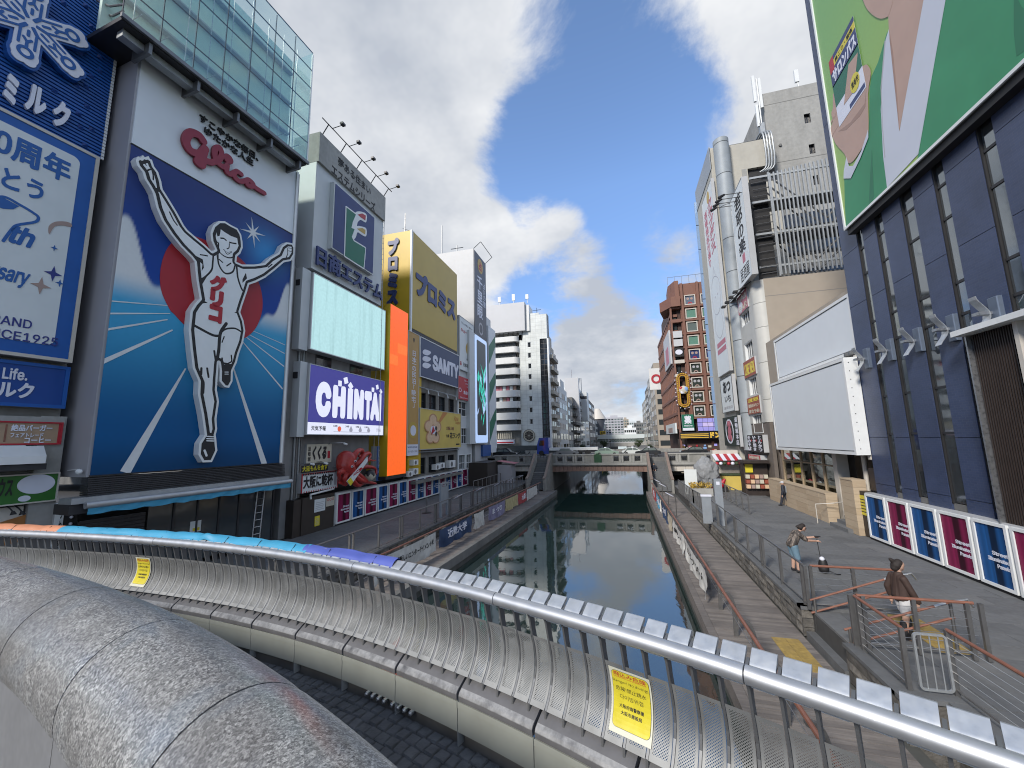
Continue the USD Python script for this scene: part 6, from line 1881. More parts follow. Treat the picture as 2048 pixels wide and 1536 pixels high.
for k, (x0, y0_, x1, y1_) in enumerate(((1718, 732, 1735, 704), (1761, 717, 1782, 686), (1815, 699, 1839, 664), (1880, 678, 1909, 638), (1964, 649, 1998, 602))):
    a, b = PR.px(x0, (y0_ + y1_) / 2, .15), PR.px(x1, (y0_ + y1_) / 2, .15)
    zc = (a[1] + b[1]) / 2
    sc_ = max(a[0], b[0]) - .32
    l = thing('wall_lamp', 'curved white metal wall lamp on the blue piers, ' + ['farthest', 'second farthest', 'middle', 'second nearest', 'nearest'][k] + ' of the five', 'lamp', PR.w([sc_, zc, 0]))
    part(l, 'box', bev(PR, sc_ - .02, sc_ + .30, zc - .42, zc + .42, 0, .12, .02), 'emblem_blue_grey')
    V = []
    for t_ in np.linspace(0, 1, 12):
        z = zc + .5 - 1.0 * t_; d = .30 + .13 * math.cos(t_ * 2 * math.pi * .9)
        for s in (-.14, .12):
            for dd in (0, .015):
                V.append([sc_ + s + .0, z, d + dd])
    F = []
    for i in range(11):
        q = i * 4
        F += [[q, q + 2, q + 6], [q, q + 6, q + 4], [q + 1, q + 5, q + 7], [q + 1, q + 7, q + 3], [q, q + 4, q + 5], [q, q + 5, q + 1], [q + 2, q + 3, q + 7], [q + 2, q + 7, q + 6]]
    part(l, 'curved_plate', (PR.w(V), A(F)), 'alu_cap')
    part(l, 'bracket', box(PR, sc_ - .1, sc_ + .1, zc - .04, zc + .04, .1, .45), 'steel')
# green advert
PB = PRx(9.85)
q0, q1 = PB.px(1692, 460), PB.px(1620, 0)
gs = (q0[0] + q1[0]) / 2; gz = q0[1]
gt = thing('green_billboard', 'giant billboard of a person in a green jacket holding up a small box', 'billboard', PB.w([gs, gz, 0]))
gS1, gZ1 = -7.6, gz + 13.2
part(gt, 'casing', box(PB, gs, gS1, gz, gZ1, -.32, -.004), 'rib_metal')
part(gt, 'frame', extrude(PB, sbox(gs, gz, gS1, gZ1).difference(sbox(gs + .10, gz + .10, gS1 - .1, gZ1 - .1)), -.003, .05), 'white_frame')
part(gt, 'underside', box(PB, gs + .05, gS1, gz - .25, gz - .005, -.34, -.05), 'black')


def bgf(u, v):
    a = A([.30, .44, .12]); b = A([.17, .36, .13])
    k = sstep(.1, .9, v * .8 + (1 - u) * .2)[:, None]
    return a * (1 - k) + b * k


m, c = grid_sheet(PB, gs + .1, gz + .1, gS1 - .1, gZ1 - .1, 0.0, 20, 20, bgf)
part(gt, 'print', m, 'poster', cd=c)
H3 = lambda p: PB.px(1600 + p[0] / 3.2, p[1] / 3.2)
inside = sbox(gs + .1, gz + .1, gS1 - .1, gZ1 - .1)


def gp(name, pts, d, m, n=0):
    q = [H3(p) for p in pts]
    if n:
        q = smoothline(q, n, True)
    part(gt, name, extrude(PB, Polygon(q).buffer(0).intersection(inside), d, d + .003), m)


mat('print_jacket', (0.035, 0.225, 0.105), 0.5, var=0.12, scale=0.5)
mat('print_jacket_dark', (0.020, 0.150, 0.075), 0.5, var=0.1, scale=0.7)
mat('print_skin', (0.42, 0.285, 0.23), 0.5, var=0.08, scale=0.6)
mat('print_skin_dark', (0.30, 0.195, 0.155), 0.5, var=0.06, scale=1)
mat('print_lapel', (0.50, 0.53, 0.60), 0.5, var=0.04, scale=0.5)
gp('jacket', [(935, -60), (760, 985), (700, 1200), (1500, 1200), (1900, -60)], .004, 'print_jacket')
gp('jacket', [(560, 200), (500, 400), (458, 490), (446, 580), (443, 830), (392, 1000), (330, 1140), (284, 1140), (288, 1300), (296, 1480), (560, 1300), (620, 900)], .0045, 'print_jacket')
gp('jacket_fold', [(462, 960), (476, 1260), (440, 1340), (452, 1100)], .008, 'print_jacket_dark')
gp('jacket_fold', [(1372, -60), (1372, 210), (1388, 360), (1434, 330), (1500, 100), (1420, 40)], .008, 'print_jacket_dark')
gp('collar', [(575, 175), (640, 840), (800, -60), (945, -60), (760, 985), (560, 1200), (535, 1000), (520, 700), (530, 500), (552, 250)], .012, 'print_lapel')
gp('lapel_edge', [(545, 260), (520, 560), (528, 800), (545, 1010), (550, 1005), (533, 800), (526, 560), (552, 260)], .016, 'side_grey')
gp('neck', [(640, 835), (578, 250), (572, 170), (560, -60), (805, -60)], .0165, 'print_skin')
gp('neck_fold', [(640, 835), (578, 250), (576, 190), (600, 330), (628, 620)], .020, 'print_skin_dark')
gp('chin', [(400, -60), (412, 10), (438, 62), (478, 100), (520, 118), (560, 108), (575, 90), (600, 0), (600, -60)], .021, 'print_skin', 3)
gp('hand', [(240, 640), (205, 720), (215, 770), (198, 830), (215, 880), (240, 930), (290, 985), (310, 1040), (345, 1030), (400, 950), (442, 860), (440, 600), (458, 470), (440, 420), (410, 420), (300, 500)], .024, 'print_skin', 3)
gp('hand_fold', [(430, 560), (420, 660), (330, 780), (250, 840), (300, 830), (390, 740), (425, 680)], .028, 'print_skin_dark')
for a in ((218, 600, 232, 720), (205, 770, 246, 700), (212, 850, 248, 800)):
    gp('finger', [(a[0], a[1]), (a[0] + 16, a[1] - 20), (a[2] + 4, a[3]), (a[2] - 14, a[3] + 30), (a[0] - 2, a[1] + 20)], .0285, 'print_skin', 3)
gp('cuff', [(286, 1090), (302, 1005), (318, 1062), (345, 1060), (400, 960), (441, 830), (443, 880), (392, 1010), (330, 1140), (284, 1142)], .0285, 'print_lapel')
bu = lambda u, v: (258 + 172 * u - 68 * v + (-17) * u * v, 812 - 257 * u - 412 * v - 43 * u * v)


def gbox_(name, u0, v0, u1, v1, d, m):
    gp(name, [bu(u0, v0), bu(u1, v0), bu(u1, v1), bu(u0, v1)], d, m)


gbox_('box_front', 0, 0, 1, 1, .032, 'snow_white')
gbox_('box_green', 0, .30, 1, .62, .036, 'emblem_green')
gbox_('box_navy', 0, .60, 1, .84, .036, 'emblem_blue')
gbox_('box_yellow', 0, .84, 1, .93, .036, 'sign_yellow')
gbox_('box_top', 0, .93, 1, 1, .036, 'emblem_blue')
gbox_('box_red', 0, .80, .16, 1, .040, 'sign_red')
gbox_('box_label', .42, .02, .98, .08, .036, 'emblem_blue')
gp('box_patch', [bu(*q) for q in ((.25, .18), (.62, .16), (.95, .52), (.60, .56))], .040, 'print_skin')
gp('box_badge', [bu(.70 + .17 * math.cos(a), .24 + .12 * math.sin(a)) for a in np.arange(12) * math.pi / 6], .044, 'sign_yellow')


def text_map(t, pl, s, fmap, d, m, bold=0):
    g = fit(glyphs(s, bold), 0, 0, 1, 1)
    from shapely import transform
    g2 = transform(g.segmentize(.2), lambda a: A([pl.px(*fmap(*p)) for p in a]))
    part(t, 'lettering', extrude(pl, g2.buffer(0), d, d + .004), m)


bp = lambda u, v: (1600 + bu(u, v)[0] / 3.2, bu(u, v)[1] / 3.2)
text_map(gt, PB, 'サロンパス', lambda u, v: bp(.05 + .9 * u, .63 + .18 * v), .040, 'snow_white', 5)
text_map(gt, PB, '肩こり・腰痛', lambda u, v: bp(.2 + .7 * u, .855 + .06 * v), .040, 'black', 1)
text_map(gt, PB, '微香性', lambda u, v: bp(.58 + .26 * u, .20 + .09 * v), .048, 'black', 1)

# blank white billboards, beige shop below
for nm, pts, x, thick, lab in (('blank_billboard', ((1540.5, 773.6), (1686, 708), (1554.6, 901), (1716, 907)), 9.7, .48, 'lower of two blank white billboards, a deep box standing out from the wall'), ('blank_billboard', ((1548, 685), (1697, 582), (1557.6, 761.6), (1715, 705)), 10.3, .25, 'upper blank white billboard, set behind the lower one')):
    P_ = PRx(x)
    r = rect4(P_, *pts, 0)
    t, q = board(nm, lab, P_, r, -thick, 0, 'white_panel', 'white_frame', .14, cat='billboard', body='white_frame', proud=.04)
    part(t, 'shadow_gap', extrude(P_, sbox(*q).difference(sbox(q[0] + .05, q[1] + .05, q[2] - .05, q[3] - .05)), .004, .008), 'rib_metal')  # thin dark metal ring lying on the face inside the frame
    if thick > .3:
        for k in range(11):
            z = r[1] + .25 + k * (r[3] - r[1] - .5) / 10
            part(t, 'bolt', wbox(x + .12, x + .15, -r[2] - .012, -r[2] + .0, z, z + .035), 'black')
        part(t, 'support_panel', wbox(10.18, 10.6, 20.72, 20.9, r[1] - .2, r[3] + .1), 'frame_beige')
    else:
        for k in range(2):
            s = r[2] - .35 - k * .35
            part(t, 'clamp', box(P_, s, s + .12, r[1] - .05, r[1] + .12, .04, .2), 'rib_metal')
PS = PRx(10.65)
shp = thing('beige_shop', 'glazed shop with pale stone base and timber coloured frames under the blank billboards', 'building', (10.6, 26, 0))
zt_ = 3.45
s0_, s1_ = PS.px(1568, 930)[0], PS.px(1682, 990)[0]
part(shp, 'upper_wall', box(PS, -32.9, -20.75, zt_, 11.2, -6, -.05), 'beige_wall')
part(shp, 'back_wall', box(PS, -32.9, -20.75, 0, zt_, -5, -4.6), 'frame_beige')
part(shp, 'shop_floor', box(PS, -32.9, -20.75, 0, .5, -4.6, -.05), 'frame_beige')
gl = np.linspace(s0_, s1_, 6)
for a, b in zip(gl[:-1], gl[1:]):
    for z0_, z1_ in ((1.2, 2.72), (2.78, zt_)):
        part(shp, 'glass_panel', box(PS, a + .04, b - .04, z0_ + .02, z1_ - .02, -.03, -.01), 'glass_shop')
    part(shp, 'mullion', box(PS, b - .045, b + .045, 1.0, zt_, -.10, .06), 'timber_frame')
part(shp, 'mullion', box(PS, s0_ - .1, s0_ + .045, 1.0, zt_, -.10, .06), 'timber_frame')
part(shp, 'transom', box(PS, s0_, s1_, 2.72, 2.78, -.08, .05), 'timber_frame')
part(shp, 'end_pier', box(PS, s1_ + .05, s1_ + .45, 0, zt_, -.3, .2), 'frame_beige')
part(shp, 'porch_column', tube(A([[10.5, 21.9, .4], [10.5, 21.9, 3.45]]), .09, 10), 'frame_beige')
part(shp, 'porch_wall', box(PS, s1_ + .5, -20.75, .4, zt_, -2.4, -2.3), 'ply_brown')
PW = PRx(9.75)
for nm, lab, a, b, h in (('stone_bench_wall', 'long low wall of pale travertine slabs in front of the glazed shop', PW.px(1541, 1000)[0], PW.px(1656, 1030)[0], 1.42), ('stone_pier', 'short pale travertine pier right of the shop steps', PW.px(1692, 1050)[0], PW.px(1719, 1070)[0], 2.35)):
    t = thing(nm, lab, 'wall', PW.w([a, 0, 0]))
    rows_ = 5 if h < 2 else 8
    for k in range(rows_):
        s = a
        while s < b - .05:
            e = min(s + 1.5, b)
            if b - e < .4: e = b
            part(t, 'stone_slab', box(PW, s + .003, e - .003, h * k / rows_ + .004, h * (k + 1) / rows_ - .003, -.5, RNG.uniform(-.004, .004)), ['travertine', 'travertine', 'travertine_warm'][RNG.integers(3)])
            s = e
    part(t, 'coping', box(PW, a, b, h, h + .05, -.52, .02), 'travertine')
t = thing('shop_steps', 'three stone steps with a thin handrail between the travertine wall and pier', 'steps', (9.8, 23, 0))
for k in range(3):
    part(t, 'step', wbox(9.55 + .32 * k, 11, 21.95, 23.6, 0, .17 * (k + 1)), 'stone_paving')
part(t, 'handrail', tube(A([[9.2, 24.0, .02], [9.2, 24.0, .95], [9.9, 23.75, 1.05], [10.6, 22.4, 1.45], [10.6, 22.3, .5]]), .022, 6), 'frame_beige')

# posters on the right promenade
PHR = PRx(9.87)
ed = [PHR.px(*p)[0] for p in ((1741, 1083), (1783.7, 1097), (1832, 1118), (1891, 1140), (1962, 1168), (2042, 1197))]
ed += [ed[-1] + (ed[-1] - ed[-2]) * k for k in (1, 2)]
hz_ = np.mean([PHR.px(*p)[1] for p in ((1735, 990), (1800, 1003), (1890, 1023), (1960, 1038))])
poster_row('poster_hoarding', 'row of blue and red curtain posters on the right promenade by the blue building', PHR, ed, 0.0, hz_, 1, ('Street', 'Illuminated', 'Panels'))
t = thing('end_hoarding', 'dark timber hoarding end with a yellow notice beside the right poster row', 'hoarding', (9.9, -ed[0], 0))
part(t, 'panel', box(PHR, PHR.px(1717, 1060)[0], ed[0] - .06, 0, hz_ + .05, -.4, -.10), 'dark_brown')
r = PHR.rect((1719, 1027), (1730, 992), -.09)
n_ = part(t, 'notice', box(PHR, r[0], r[2] + .15, r[1], r[3], -.098, -.085), 'sign_yellow')
for k in range(5):
    part(n_, 'text_line', box(PHR, r[0] + .05, r[2] + .1, r[1] + .12 + k * .13, r[1] + .16 + k * .13, -.085, -.082), 'dark_brown')
part(t, 'upper_board', box(PHR, PHR.px(1722, 1000)[0], ed[0] + 1.1, hz_ + .1, hz_ + 1.05, -.5, -.42), 'brown_black')
# entrance of the blue building at the right edge
PE = PRx(9.95)
a0 = PE.px(1932, 672)
t = thing('glazed_entrance', 'glazed corner entrance with black slatted screen and white curtain at the right edge', 'entrance', PE.w([a0[0], 0, 0]))
ze = a0[1]
part(t, 'canopy', box(PE, a0[0] - .1, -4, ze, ze + .16, -.3, .3), 'white_frame')
part(t, 'slat_back', box(PE, a0[0] + .05, a0[0] + 1.45, 1.6, ze, -.28, -.12), 'black')
for k in range(18):
    part(t, 'slat', box(PE, a0[0] + .08 + k * .075, a0[0] + .11 + k * .075, 1.6, ze - .01, -.119, -.07), 'brown_black')
part(t, 'post', box(PE, a0[0], a0[0] + .05, 1.5, ze, -.3, .05), 'steel')
part(t, 'post', box(PE, a0[0] + 1.5, a0[0] + 1.62, 1.5, ze, -.28, .05), 'frame_beige')
part(t, 'curtain', (lambda n: (PE.w([[a0[0] + 1.9 + i * .06, z, -.22 + .06 * math.sin(i * 1.1)] for i in range(n) for z in (4.6, ze - .1)]), A([[2 * i, 2 * i + 2, 2 * i + 3] for i in range(n - 1)] + [[2 * i, 2 * i + 3, 2 * i + 1] for i in range(n - 1)])))(70), 'board_white', smooth=True)
part(t, 'lower_panel', box(PE, a0[0] + 1.65, -4, 3.3, 4.5, -.3, -.2), 'panel_light')
part(t, 'cross_rail', box(PE, a0[0] + 1.62, -4, 4.5, 4.62, -.28, .02), 'frame_beige')
part(t, 'base_panel', box(PE, a0[0] + 1.65, -4, 1.6, 3.25, -.3, -.2), 'frame_beige')

# white corner building with the side wall and steel escape stairs
PX = PRx(10.4)
YA = 33.15
FA = Plane((0, YA), (1, 0))
cb = thing('corner_building', 'narrow cream building with a big bare beige side wall above the blank billboards', 'building', (10.4, YA, 0))
part(cb, 'side_wall', box(FA, 11.1, 24, 5.4, 16.3, -.4, 0), 'beige_wall')
for z in (8.2, 11.0, 14.9):
    part(cb, 'joint', box(FA, 11.1, 24, z, z + .03, .001, .006), 'wall_grime')
part(cb, 'lower_side_wall', box(FA, 10.85, 24, 0, 5.38, -.4, -.01), 'brown_render')
part(cb, 'side_door', box(FA, 11.6, 13.1, 0, 2.9, -.009, .03), 'brown_black')
rc_ = [(10.4 + .7 * (1 - math.cos(a)) if True else 0, YA + .7 * (1 - math.sin(a))) for a in np.linspace(0, math.pi / 2, 9)]
zz = 5.4
for z in (7.1, 9.9, 12.6, 14.5, 16.3):
    part(cb, 'corner_casing', hexp(Polygon(rc_ + [(11.1, YA + .7)]), zz, z - .03), 'cream_panel', smooth=30)
    zz = z
wn = []
Y5 = lambda x, y: (1380 + x / 5.906, 540 + y / 5.906)
Y6 = lambda x, y: (1380 + x / 6.4, 780 + y / 6.4)
for tl_, tr_, bl2, br2 in ((Y5(590, 540), Y5(695, 440), Y5(625, 680), Y5(705, 600)), (Y5(635, 890), Y5(730, 810), Y5(665, 1090), Y5(750, 1010)), (Y5(690, 1285), Y5(775, 1245), Y5(710, 1500), Y5(800, 1450)), (Y6(790, 325), Y6(905, 300), Y6(825, 560), Y6(935, 545))):
    r = rect4(PX, tl_, tr_, bl2, br2, 0); wn.append(r)
part(cb, 'facade', wall(PX, -38.2, 5.4, -YA - .7, 16.3, wn, -.4, 0), 'cream_panel')
part(cb, 'core', MB().wbox(10.85, 24, YA + .45, 38.1, 0, 16.2), 'black')
part(cb, 'ground_front', box(PX, -38.2, -YA - .05, 0, 5.38, -.3, -.05), 'brown_render')
window_set(cb, PX, wn, -.05, 'white_frame', ['glass_mid', 'glass_dark'], .2, .06, 3, 0)
for nm, lab, c4, fm, words in (('pink_sign', 'pink sign under a row of dark floodlights on the cream building', (Y5(555, 345), Y5(660, 205), Y5(580, 540), Y5(685, 430)), 'sign_pink', ('肉', 'BAR')), ('red_sign', 'rust red sign with yellow letters between windows, upper of two on the cream building', (Y5(628, 1095), Y5(760, 1020), Y5(645, 1285), Y5(778, 1225)), 'sign_rust', ('LINE NEN',)), ('red_sign', 'rust red sign with yellow letters, lower of two on the cream building', (Y6(730, 110), Y6(885, 62), Y6(745, 318), Y6(900, 288)), 'sign_rust', ('LINE NEN', '焼肉ホルモン', '宴会予約'))):
    r = rect4(PX, *c4, .1)
    t, q = board(nm, lab, PX, r, -.04, .1, fm, None)
    n = len(words)
    for k, w in enumerate(words):
        part(t, 'lettering', text(PX, w, frac(q, .10, 1 - (k + .85) / n, .92, 1 - (k + .2) / n), .105, .115, 2), 'sign_yellow' if k == 0 and fm == 'sign_rust' else 'frame_cream')
    if fm == 'sign_pink':
        part(t, 'white_disc', extrude(PX, affinity.translate(affinity.scale(Point(0, 0).buffer(1), .6, .45), q[0] + .7, q[1] + .5).intersection(sbox(*q)), .105, .111), 'snow_white')
t = thing('floodlight_frame', 'slanted steel frame of dark floodlights over the pink sign', 'lamps', (10, 35, 16.5))
for k in range(4):
    y = 33.6 + 1.25 * k
    part(t, 'lamp', bars([(A([10.4, y, 16.35]), A([9.3, y + .1, 15.7]))], .035, 5), 'dark_metal')
    part(t, 'lamp_head', wbox(9.1, 9.4, y - .1, y + .3, 15.6, 15.75), 'black')
part(t, 'walkway', (A([[10.3, 33.4, 16.3], [9.9, 33.4, 16.1], [9.9, 38, 16.1], [10.3, 38, 16.3]]), A([[0, 1, 2], [0, 2, 3]])), 'rib_metal')
r = rect4(PX, (1458, 406), (1483, 356), (1482, 570), (1506, 555), .3)
t, q = board('brush_banner', 'tall white upright sign with black brush characters in front of the escape stairs', PX, r, -.1, .3, 'board_white', 'grey_panel', .05)
part(t, 'lettering', text(PX, '若耶の楽', frac(q, .28, .30, .78, .93), .305, .32, 2, vertical=True), 'black')
part(t, 'seal', fbox(PX, q, .46, .20, .66, .29, .305, .312), 'sign_pink')
part(t, 'lettering', text(PX, '居酒屋', frac(q, .18, .03, .88, .17), .305, .315, 0), 'black')
for k in range(4):
    a = PX.w([q[0] + (q[2] - q[0]) * (.1 + .27 * k), q[3] - .6 - .15 * k, .3])
    part(t, 'arm_lamp', bars([(a, a + A([-1.3, .2, .15]))], .03, 5), 'black')
    part(t, 'lamp_head', arr(chain([(a + A([-1.2, .2, .15]), .09), (a + A([-1.55, .2, -.02]), .14)], 8)), 'black')
sx_ = thing('escape_stairs', 'steel escape stairs behind a screen of pale vertical slats above the beige wall', 'stairs', (11, YA, 16.4))
zl0, zl1 = 16.5, 24.9
for k in range(34):
    x = 12.35 + k * .275
    part(sx_, 'slat', wbox(x, x + .09, YA - .02, YA + .09, zl0, zl1 + .03 * k), 'galvanised')
for z in (17.2, 19.9, 22.6, 24.7):
    part(sx_, 'beam', wbox(11.0, 21.8, YA + .1, YA + .22, z, z + .16), 'galvanised')
for k in range(14):
    part(sx_, 'side_rung', bars([(A([11.05, YA, 16.7 + .58 * k]), A([12.3, YA, 16.75 + .58 * k]))], .035, 5), 'post_metal')
part(sx_, 'dark_recess', wbox(11.1, 12.3, YA + .6, YA + .8, 16.5, 24.8), 'black')  # black sheet added to stand for the deep shade behind the rungs
part(sx_, 'side_post', wbox(12.24, 12.34, YA - .03, YA + .1, 16.4, 25), 'galvanised')
for k, (xa, xb, za, zb2) in enumerate(((12.5, 16.2, 24.3, 20.0), (16.2, 19.6, 20.0, 24.2), (12.6, 15.2, 20.0, 16.8), (15.2, 18.8, 16.8, 20.2), (18.6, 21.5, 20.2, 23.5))):
    part(sx_, 'flight', bars([(A([xa, YA + .8, za]), A([xb, YA + .8, zb2])), (A([xa, YA + 1.6, za]), A([xb, YA + 1.6, zb2])), (A([xa, YA + .8, za + .9]), A([xb, YA + .8, zb2 + .9]))], .07, 5), 'post_metal')
for z in (16.5, 19.9, 22.8):
    part(sx_, 'landing', wbox(11.2, 22, YA + .3, YA + 2.0, z - .12, z), 'rib_metal')
part(sx_, 'wall_unit', wbox(18.2, 19.6, YA + 1.7, YA + 2.2, 17.2, 18.6), 'white_frame')

# concrete tower and the building with the metal corner tube
FC = Plane((0, 40.0), (1, 0))
ct = thing('concrete_tower', 'bare grey concrete tower block with small windows above the escape stairs', 'building', (15, 40, 0))
holes = [(FC.px(*a)[0], FC.px(*a)[1], FC.px(*b)[0], FC.px(*b)[1]) for a, b in (((1610, 247), (1620, 226)), ((1620, 308), (1629, 287)), ((1628, 370), (1636, 350)))]
zt1 = FC.px(1525, 188)[1]
part(ct, 'front', wall(FC, 15.15, 0, 24, zt1, holes, -.4, 0), 'concrete')
part(ct, 'core', wbox(15.2, 24, 40.5, 50, 0, zt1 - .1), 'concrete')
for z in (30.0, 36.2):
    part(ct, 'joint', box(FC, 15.15, 24, z, z + .05, .001, .008), 'concrete_dark')
window_set(ct, FC, holes, -.1, 'dark_metal', 'glass_dark', .2, .04, 1, 0)
for z0_, z1_ in ((17.6, 19.2), (20.6, 22.3), (23.3, 24.6)):
    w = part(ct, 'window', box(FC, 11.3, 20.6, z0_, z1_, .001, .10), 'dark_metal')
    part(w, 'pane', box(FC, 11.35, 20.55, z0_ + .05, z1_ - .05, .10, .11), 'glass_dark')
for px_ in ((1560, 291), (1549, 313)):
    s, z = FC.px(*px_)
    part(ct, 'vent_cap', tube(FC.w([[s, z, 0], [s, z, .12]]), .13, 10), 'concrete_dark')
PC = PRx(9.75)
cy1 = 37.1
cyl_c = (10.55, 38.1)
tb = thing('tube_building', 'tall building with a ribbed grey metal tube at its corner and banners on its front', 'building', (9.75, 38, 0))
ztc = PC.px(1420, 292)[1]
zf = aty(1470, 290, 38.5)[2]
bw_ = [(-41.3, z, -40.1, z + 1.9) for z in (8.1, 11.3, 14.5, 17.7, 20.9, 24.1, 27.0)]
part(tb, 'facade', wall(PC, -46.3, 0, -38.9, ztc, bw_, -.5, 0), 'cream_grey')
part(tb, 'core', wbox(10.3, 15, 38.9, 46.2, 0, ztc - .05), 'black')
part(tb, 'roof_band', box(PC, -46.35, -38.9, ztc - 2.2, ztc + .15, -.05, .06), 'side_steel')
window_set(tb, PC, bw_, -.08, 'dark_metal', 'glass_dark', .2, .04, 1, 0)
zq = 3.2
while zq < ztc:
    z2 = min(zq + 3.15, ztc)
    part(tb, 'corner_tube', tube(A([[*cyl_c, zq + .03], [*cyl_c, z2 - .03]]), .66, 28), 'tube_metal', smooth=40)
    zq = z2
part(tb, 'tube_core', tube(A([[*cyl_c, 0], [*cyl_c, ztc]]), .63, 24), 'dark_metal', smooth=40)
FD = Plane((0, 38.6), (1, 0))
rec = (12.7, ztc - 4.6, 15.1, ztc - 3.0)
part(tb, 'side_wall', wall(FD, 11.2, 0, 15.1, ztc - .3, [rec], -.5, 0), 'cream_grey')
part(tb, 'recess_back', box(FD, 12.6, 15.1, rec[1], rec[3], -1.6, -1.5), 'black')
part(tb, 'side_strip', box(FD, 12.2, 12.6, 10, rec[3], .001, .04), 'concrete')
for k in range(4):
    x = 14.1 + k * .22
    part(tb, 'roof_duct', tube(smoothline([(x, 40, ztc + .6), (x, 38.3, ztc + .2), (x, 37.95, ztc - 1.6), (x, 38.2, ztc - 3.3), (x - .5, 38.4, ztc - 3.7)], 4), .075, 8), 'galvanised', smooth=40)
ma = thing('roof_mast', 'white mobile phone antennas on a pole at the concrete tower edge', 'antenna', (14.9, 39.6, 33))
b_ = FC.px(1512, 250)
part(ma, 'pole', bars([(A([14.75, 39.8, ztc]), A([14.75, 39.8, 39.2]))], .07, 6), 'galvanised')
for k, (dx, z0_, z1_) in enumerate(((-.35, 36.6, 39.4), (.15, 35.8, 39.0), (-.3, 33.9, 36.2))):
    part(ma, 'antenna_panel', wbox(14.75 + dx - .13, 14.75 + dx + .1, 39.6, 39.8, z0_, z1_), 'white_frame')
part(ma, 'radio_box', wbox(14.5, 14.9, 39.6, 40, 33.2, 34.2), 'galvanised')
p_ = thing('roof_mast', 'single small white antenna panel on the concrete tower roof', 'antenna', (19, 40.3, zt1))
s = FC.px(1600, 170)[0]
part(p_, 'pole', bars([(A([s, 40.3, zt1 - .1]), A([s, 40.3, zt1 + 1.0]))], .05, 6), 'galvanised')
part(p_, 'antenna_panel', wbox(s - .25, s + .1, 40.2, 40.4, zt1 + .7, zt1 + 2.0), 'white_frame')
r = rect4(PC, (1403, 408), (1420, 365), (1438, 754), (1463, 740), .2)
t, q = board('crab_banner', 'very tall white banner with pink lettering and a line drawing on the tube building', PC, r, -.05, .2, 'board_white', 'grey_panel', .05)
part(t, 'lettering', text(PC, 'クラブダンス', frac(q, .45, .64, .92, .93), .205, .215, 5, vertical=True), 'sign_pink')
part(t, 'lettering', text(PC, '道頓堀松竹通り', frac(q, .10, .60, .38, .92), .205, .212, 3, vertical=True), 'sign_pink')
part(t, 'yellow_dot', extrude(PC, affinity.translate(affinity.scale(Point(0, 0).buffer(1), .5, .6), q[0] + (q[2] - q[0]) * .6, q[1] + (q[3] - q[1]) * .955), .205, .213), 'emblem_yellow')
s, z, W = (q[0] + q[2]) / 2, q[1] + (q[3] - q[1]) * .36, (q[2] - q[0]) * .34
part(t, 'line_drawing', extrude(PC, union_all([stroke(smoothline([(s - W, z + 2.2), (s - .2 * W, z + 3), (s + W, z + 2.0), (s + .8 * W, z - .2), (s, z - .8), (s - W * .9, z - .2)], 4, True), .07), stroke(smoothline([(s - W * .7, z - .6), (s - W, z - 2.2), (s, z - 3.2), (s + W, z - 2.4), (s + W * .8, z - .5)], 4), .07), stroke([(s - .4 * W, z + 3), (s - .1, z + 4.0), (s + .3 * W, z + 2.9)], .07), Point(s - W * .3, z + 1).buffer(.12), Point(s + W * .35, z + 1).buffer(.12)]), .205, .212), 'side_grey')
for k in range(2):
    part(t, 'pink_strip', fbox(PC, q, .16, .11 + .035 * k, .90, .135 + .035 * k, .205, .212), 'sign_pink')
t = thing('edge_light', 'thin blue lit edge strip with cable clips on the far corner of the tube building', 'lamp', (9.6, 46, 5))
for k in range(9):
    part(t, 'light_strip', box(PC, -46.5, -46.3, 5 + 2.9 * k, 7.8 + 2.9 * k, -.1, .25), 'edge_blue')
r = rect4(PC, (1439, 762), (1463, 748), (1447, 828), (1469, 820), .25)
t, q = board('brush_sign', 'white square sign with black brush writing under the tall banner', PC, r, -.05, .25, 'board_white', 'dark_metal', .05)
part(t, 'lettering', text(PC, 'あつ', frac(q, .22, .55, .85, .92), .255, .265, 5), 'black')
part(t, 'lettering', text(PC, 'いち', frac(q, .30, .28, .80, .48), .255, .265, 2), 'black')
part(t, 'lettering', text(PC, '道頓堀店', frac(q, .15, .08, .9, .16), .255, .262, 1), 'side_grey')
r = rect4(PC, (1446, 838), (1475, 828), (1450, 894), (1480, 890), .2)
t, q = board('lobster_sign', 'dark green sign with a red shellfish in a white oval on the tube building', PC, r, -.05, .2, 'green_black', None)
o_ = lambda f: affinity.translate(affinity.scale(Point(0, 0).buffer(1), (q[2] - q[0]) * .26 * f, (q[3] - q[1]) * .42 * f), q[0] + (q[2] - q[0]) * .42, (q[1] + q[3]) / 2)
part(t, 'oval', extrude(PC, o_(1).difference(o_(.86)), .205, .22), 'snow_white')
part(t, 'shellfish', extrude(PC, union_all([affinity.scale(o_(.5), .8, .8)] + [affinity.translate(affinity.scale(o_(.2), 1, 1.3), dx, dz) for dx, dz in ((.3, .7), (-.3, .7), (.35, -.6), (-.35, -.5))]), .205, .225), 'sign_pink')
part(t, 'lettering', text(PC, '道頓堀本店', frac(q, .80, .05, .96, .95), .205, .215, 2, vertical=True), 'snow_white')
r = rect4(PX, Y6(725, 580), Y6(930, 572), Y6(740, 770), Y6(945, 812), .3)
t, q = board('menu_sign', 'black sign with white upright writing and small red marks on the cream building', PX, r, -.3, .3, 'black', None)
for k, w in enumerate(('そのそば', 'いか焼き', 'とんかつ')):
    part(t, 'lettering', text(PX, w, frac(q, .06 + .33 * k, .05, .26 + .33 * k, .95), .305, .32, 4, vertical=True), 'snow_white')
    part(t, 'red_mark', fbox(PX, q, .27 + .31 * k, .62, .33 + .31 * k, .72, .305, .315), 'sign_red')
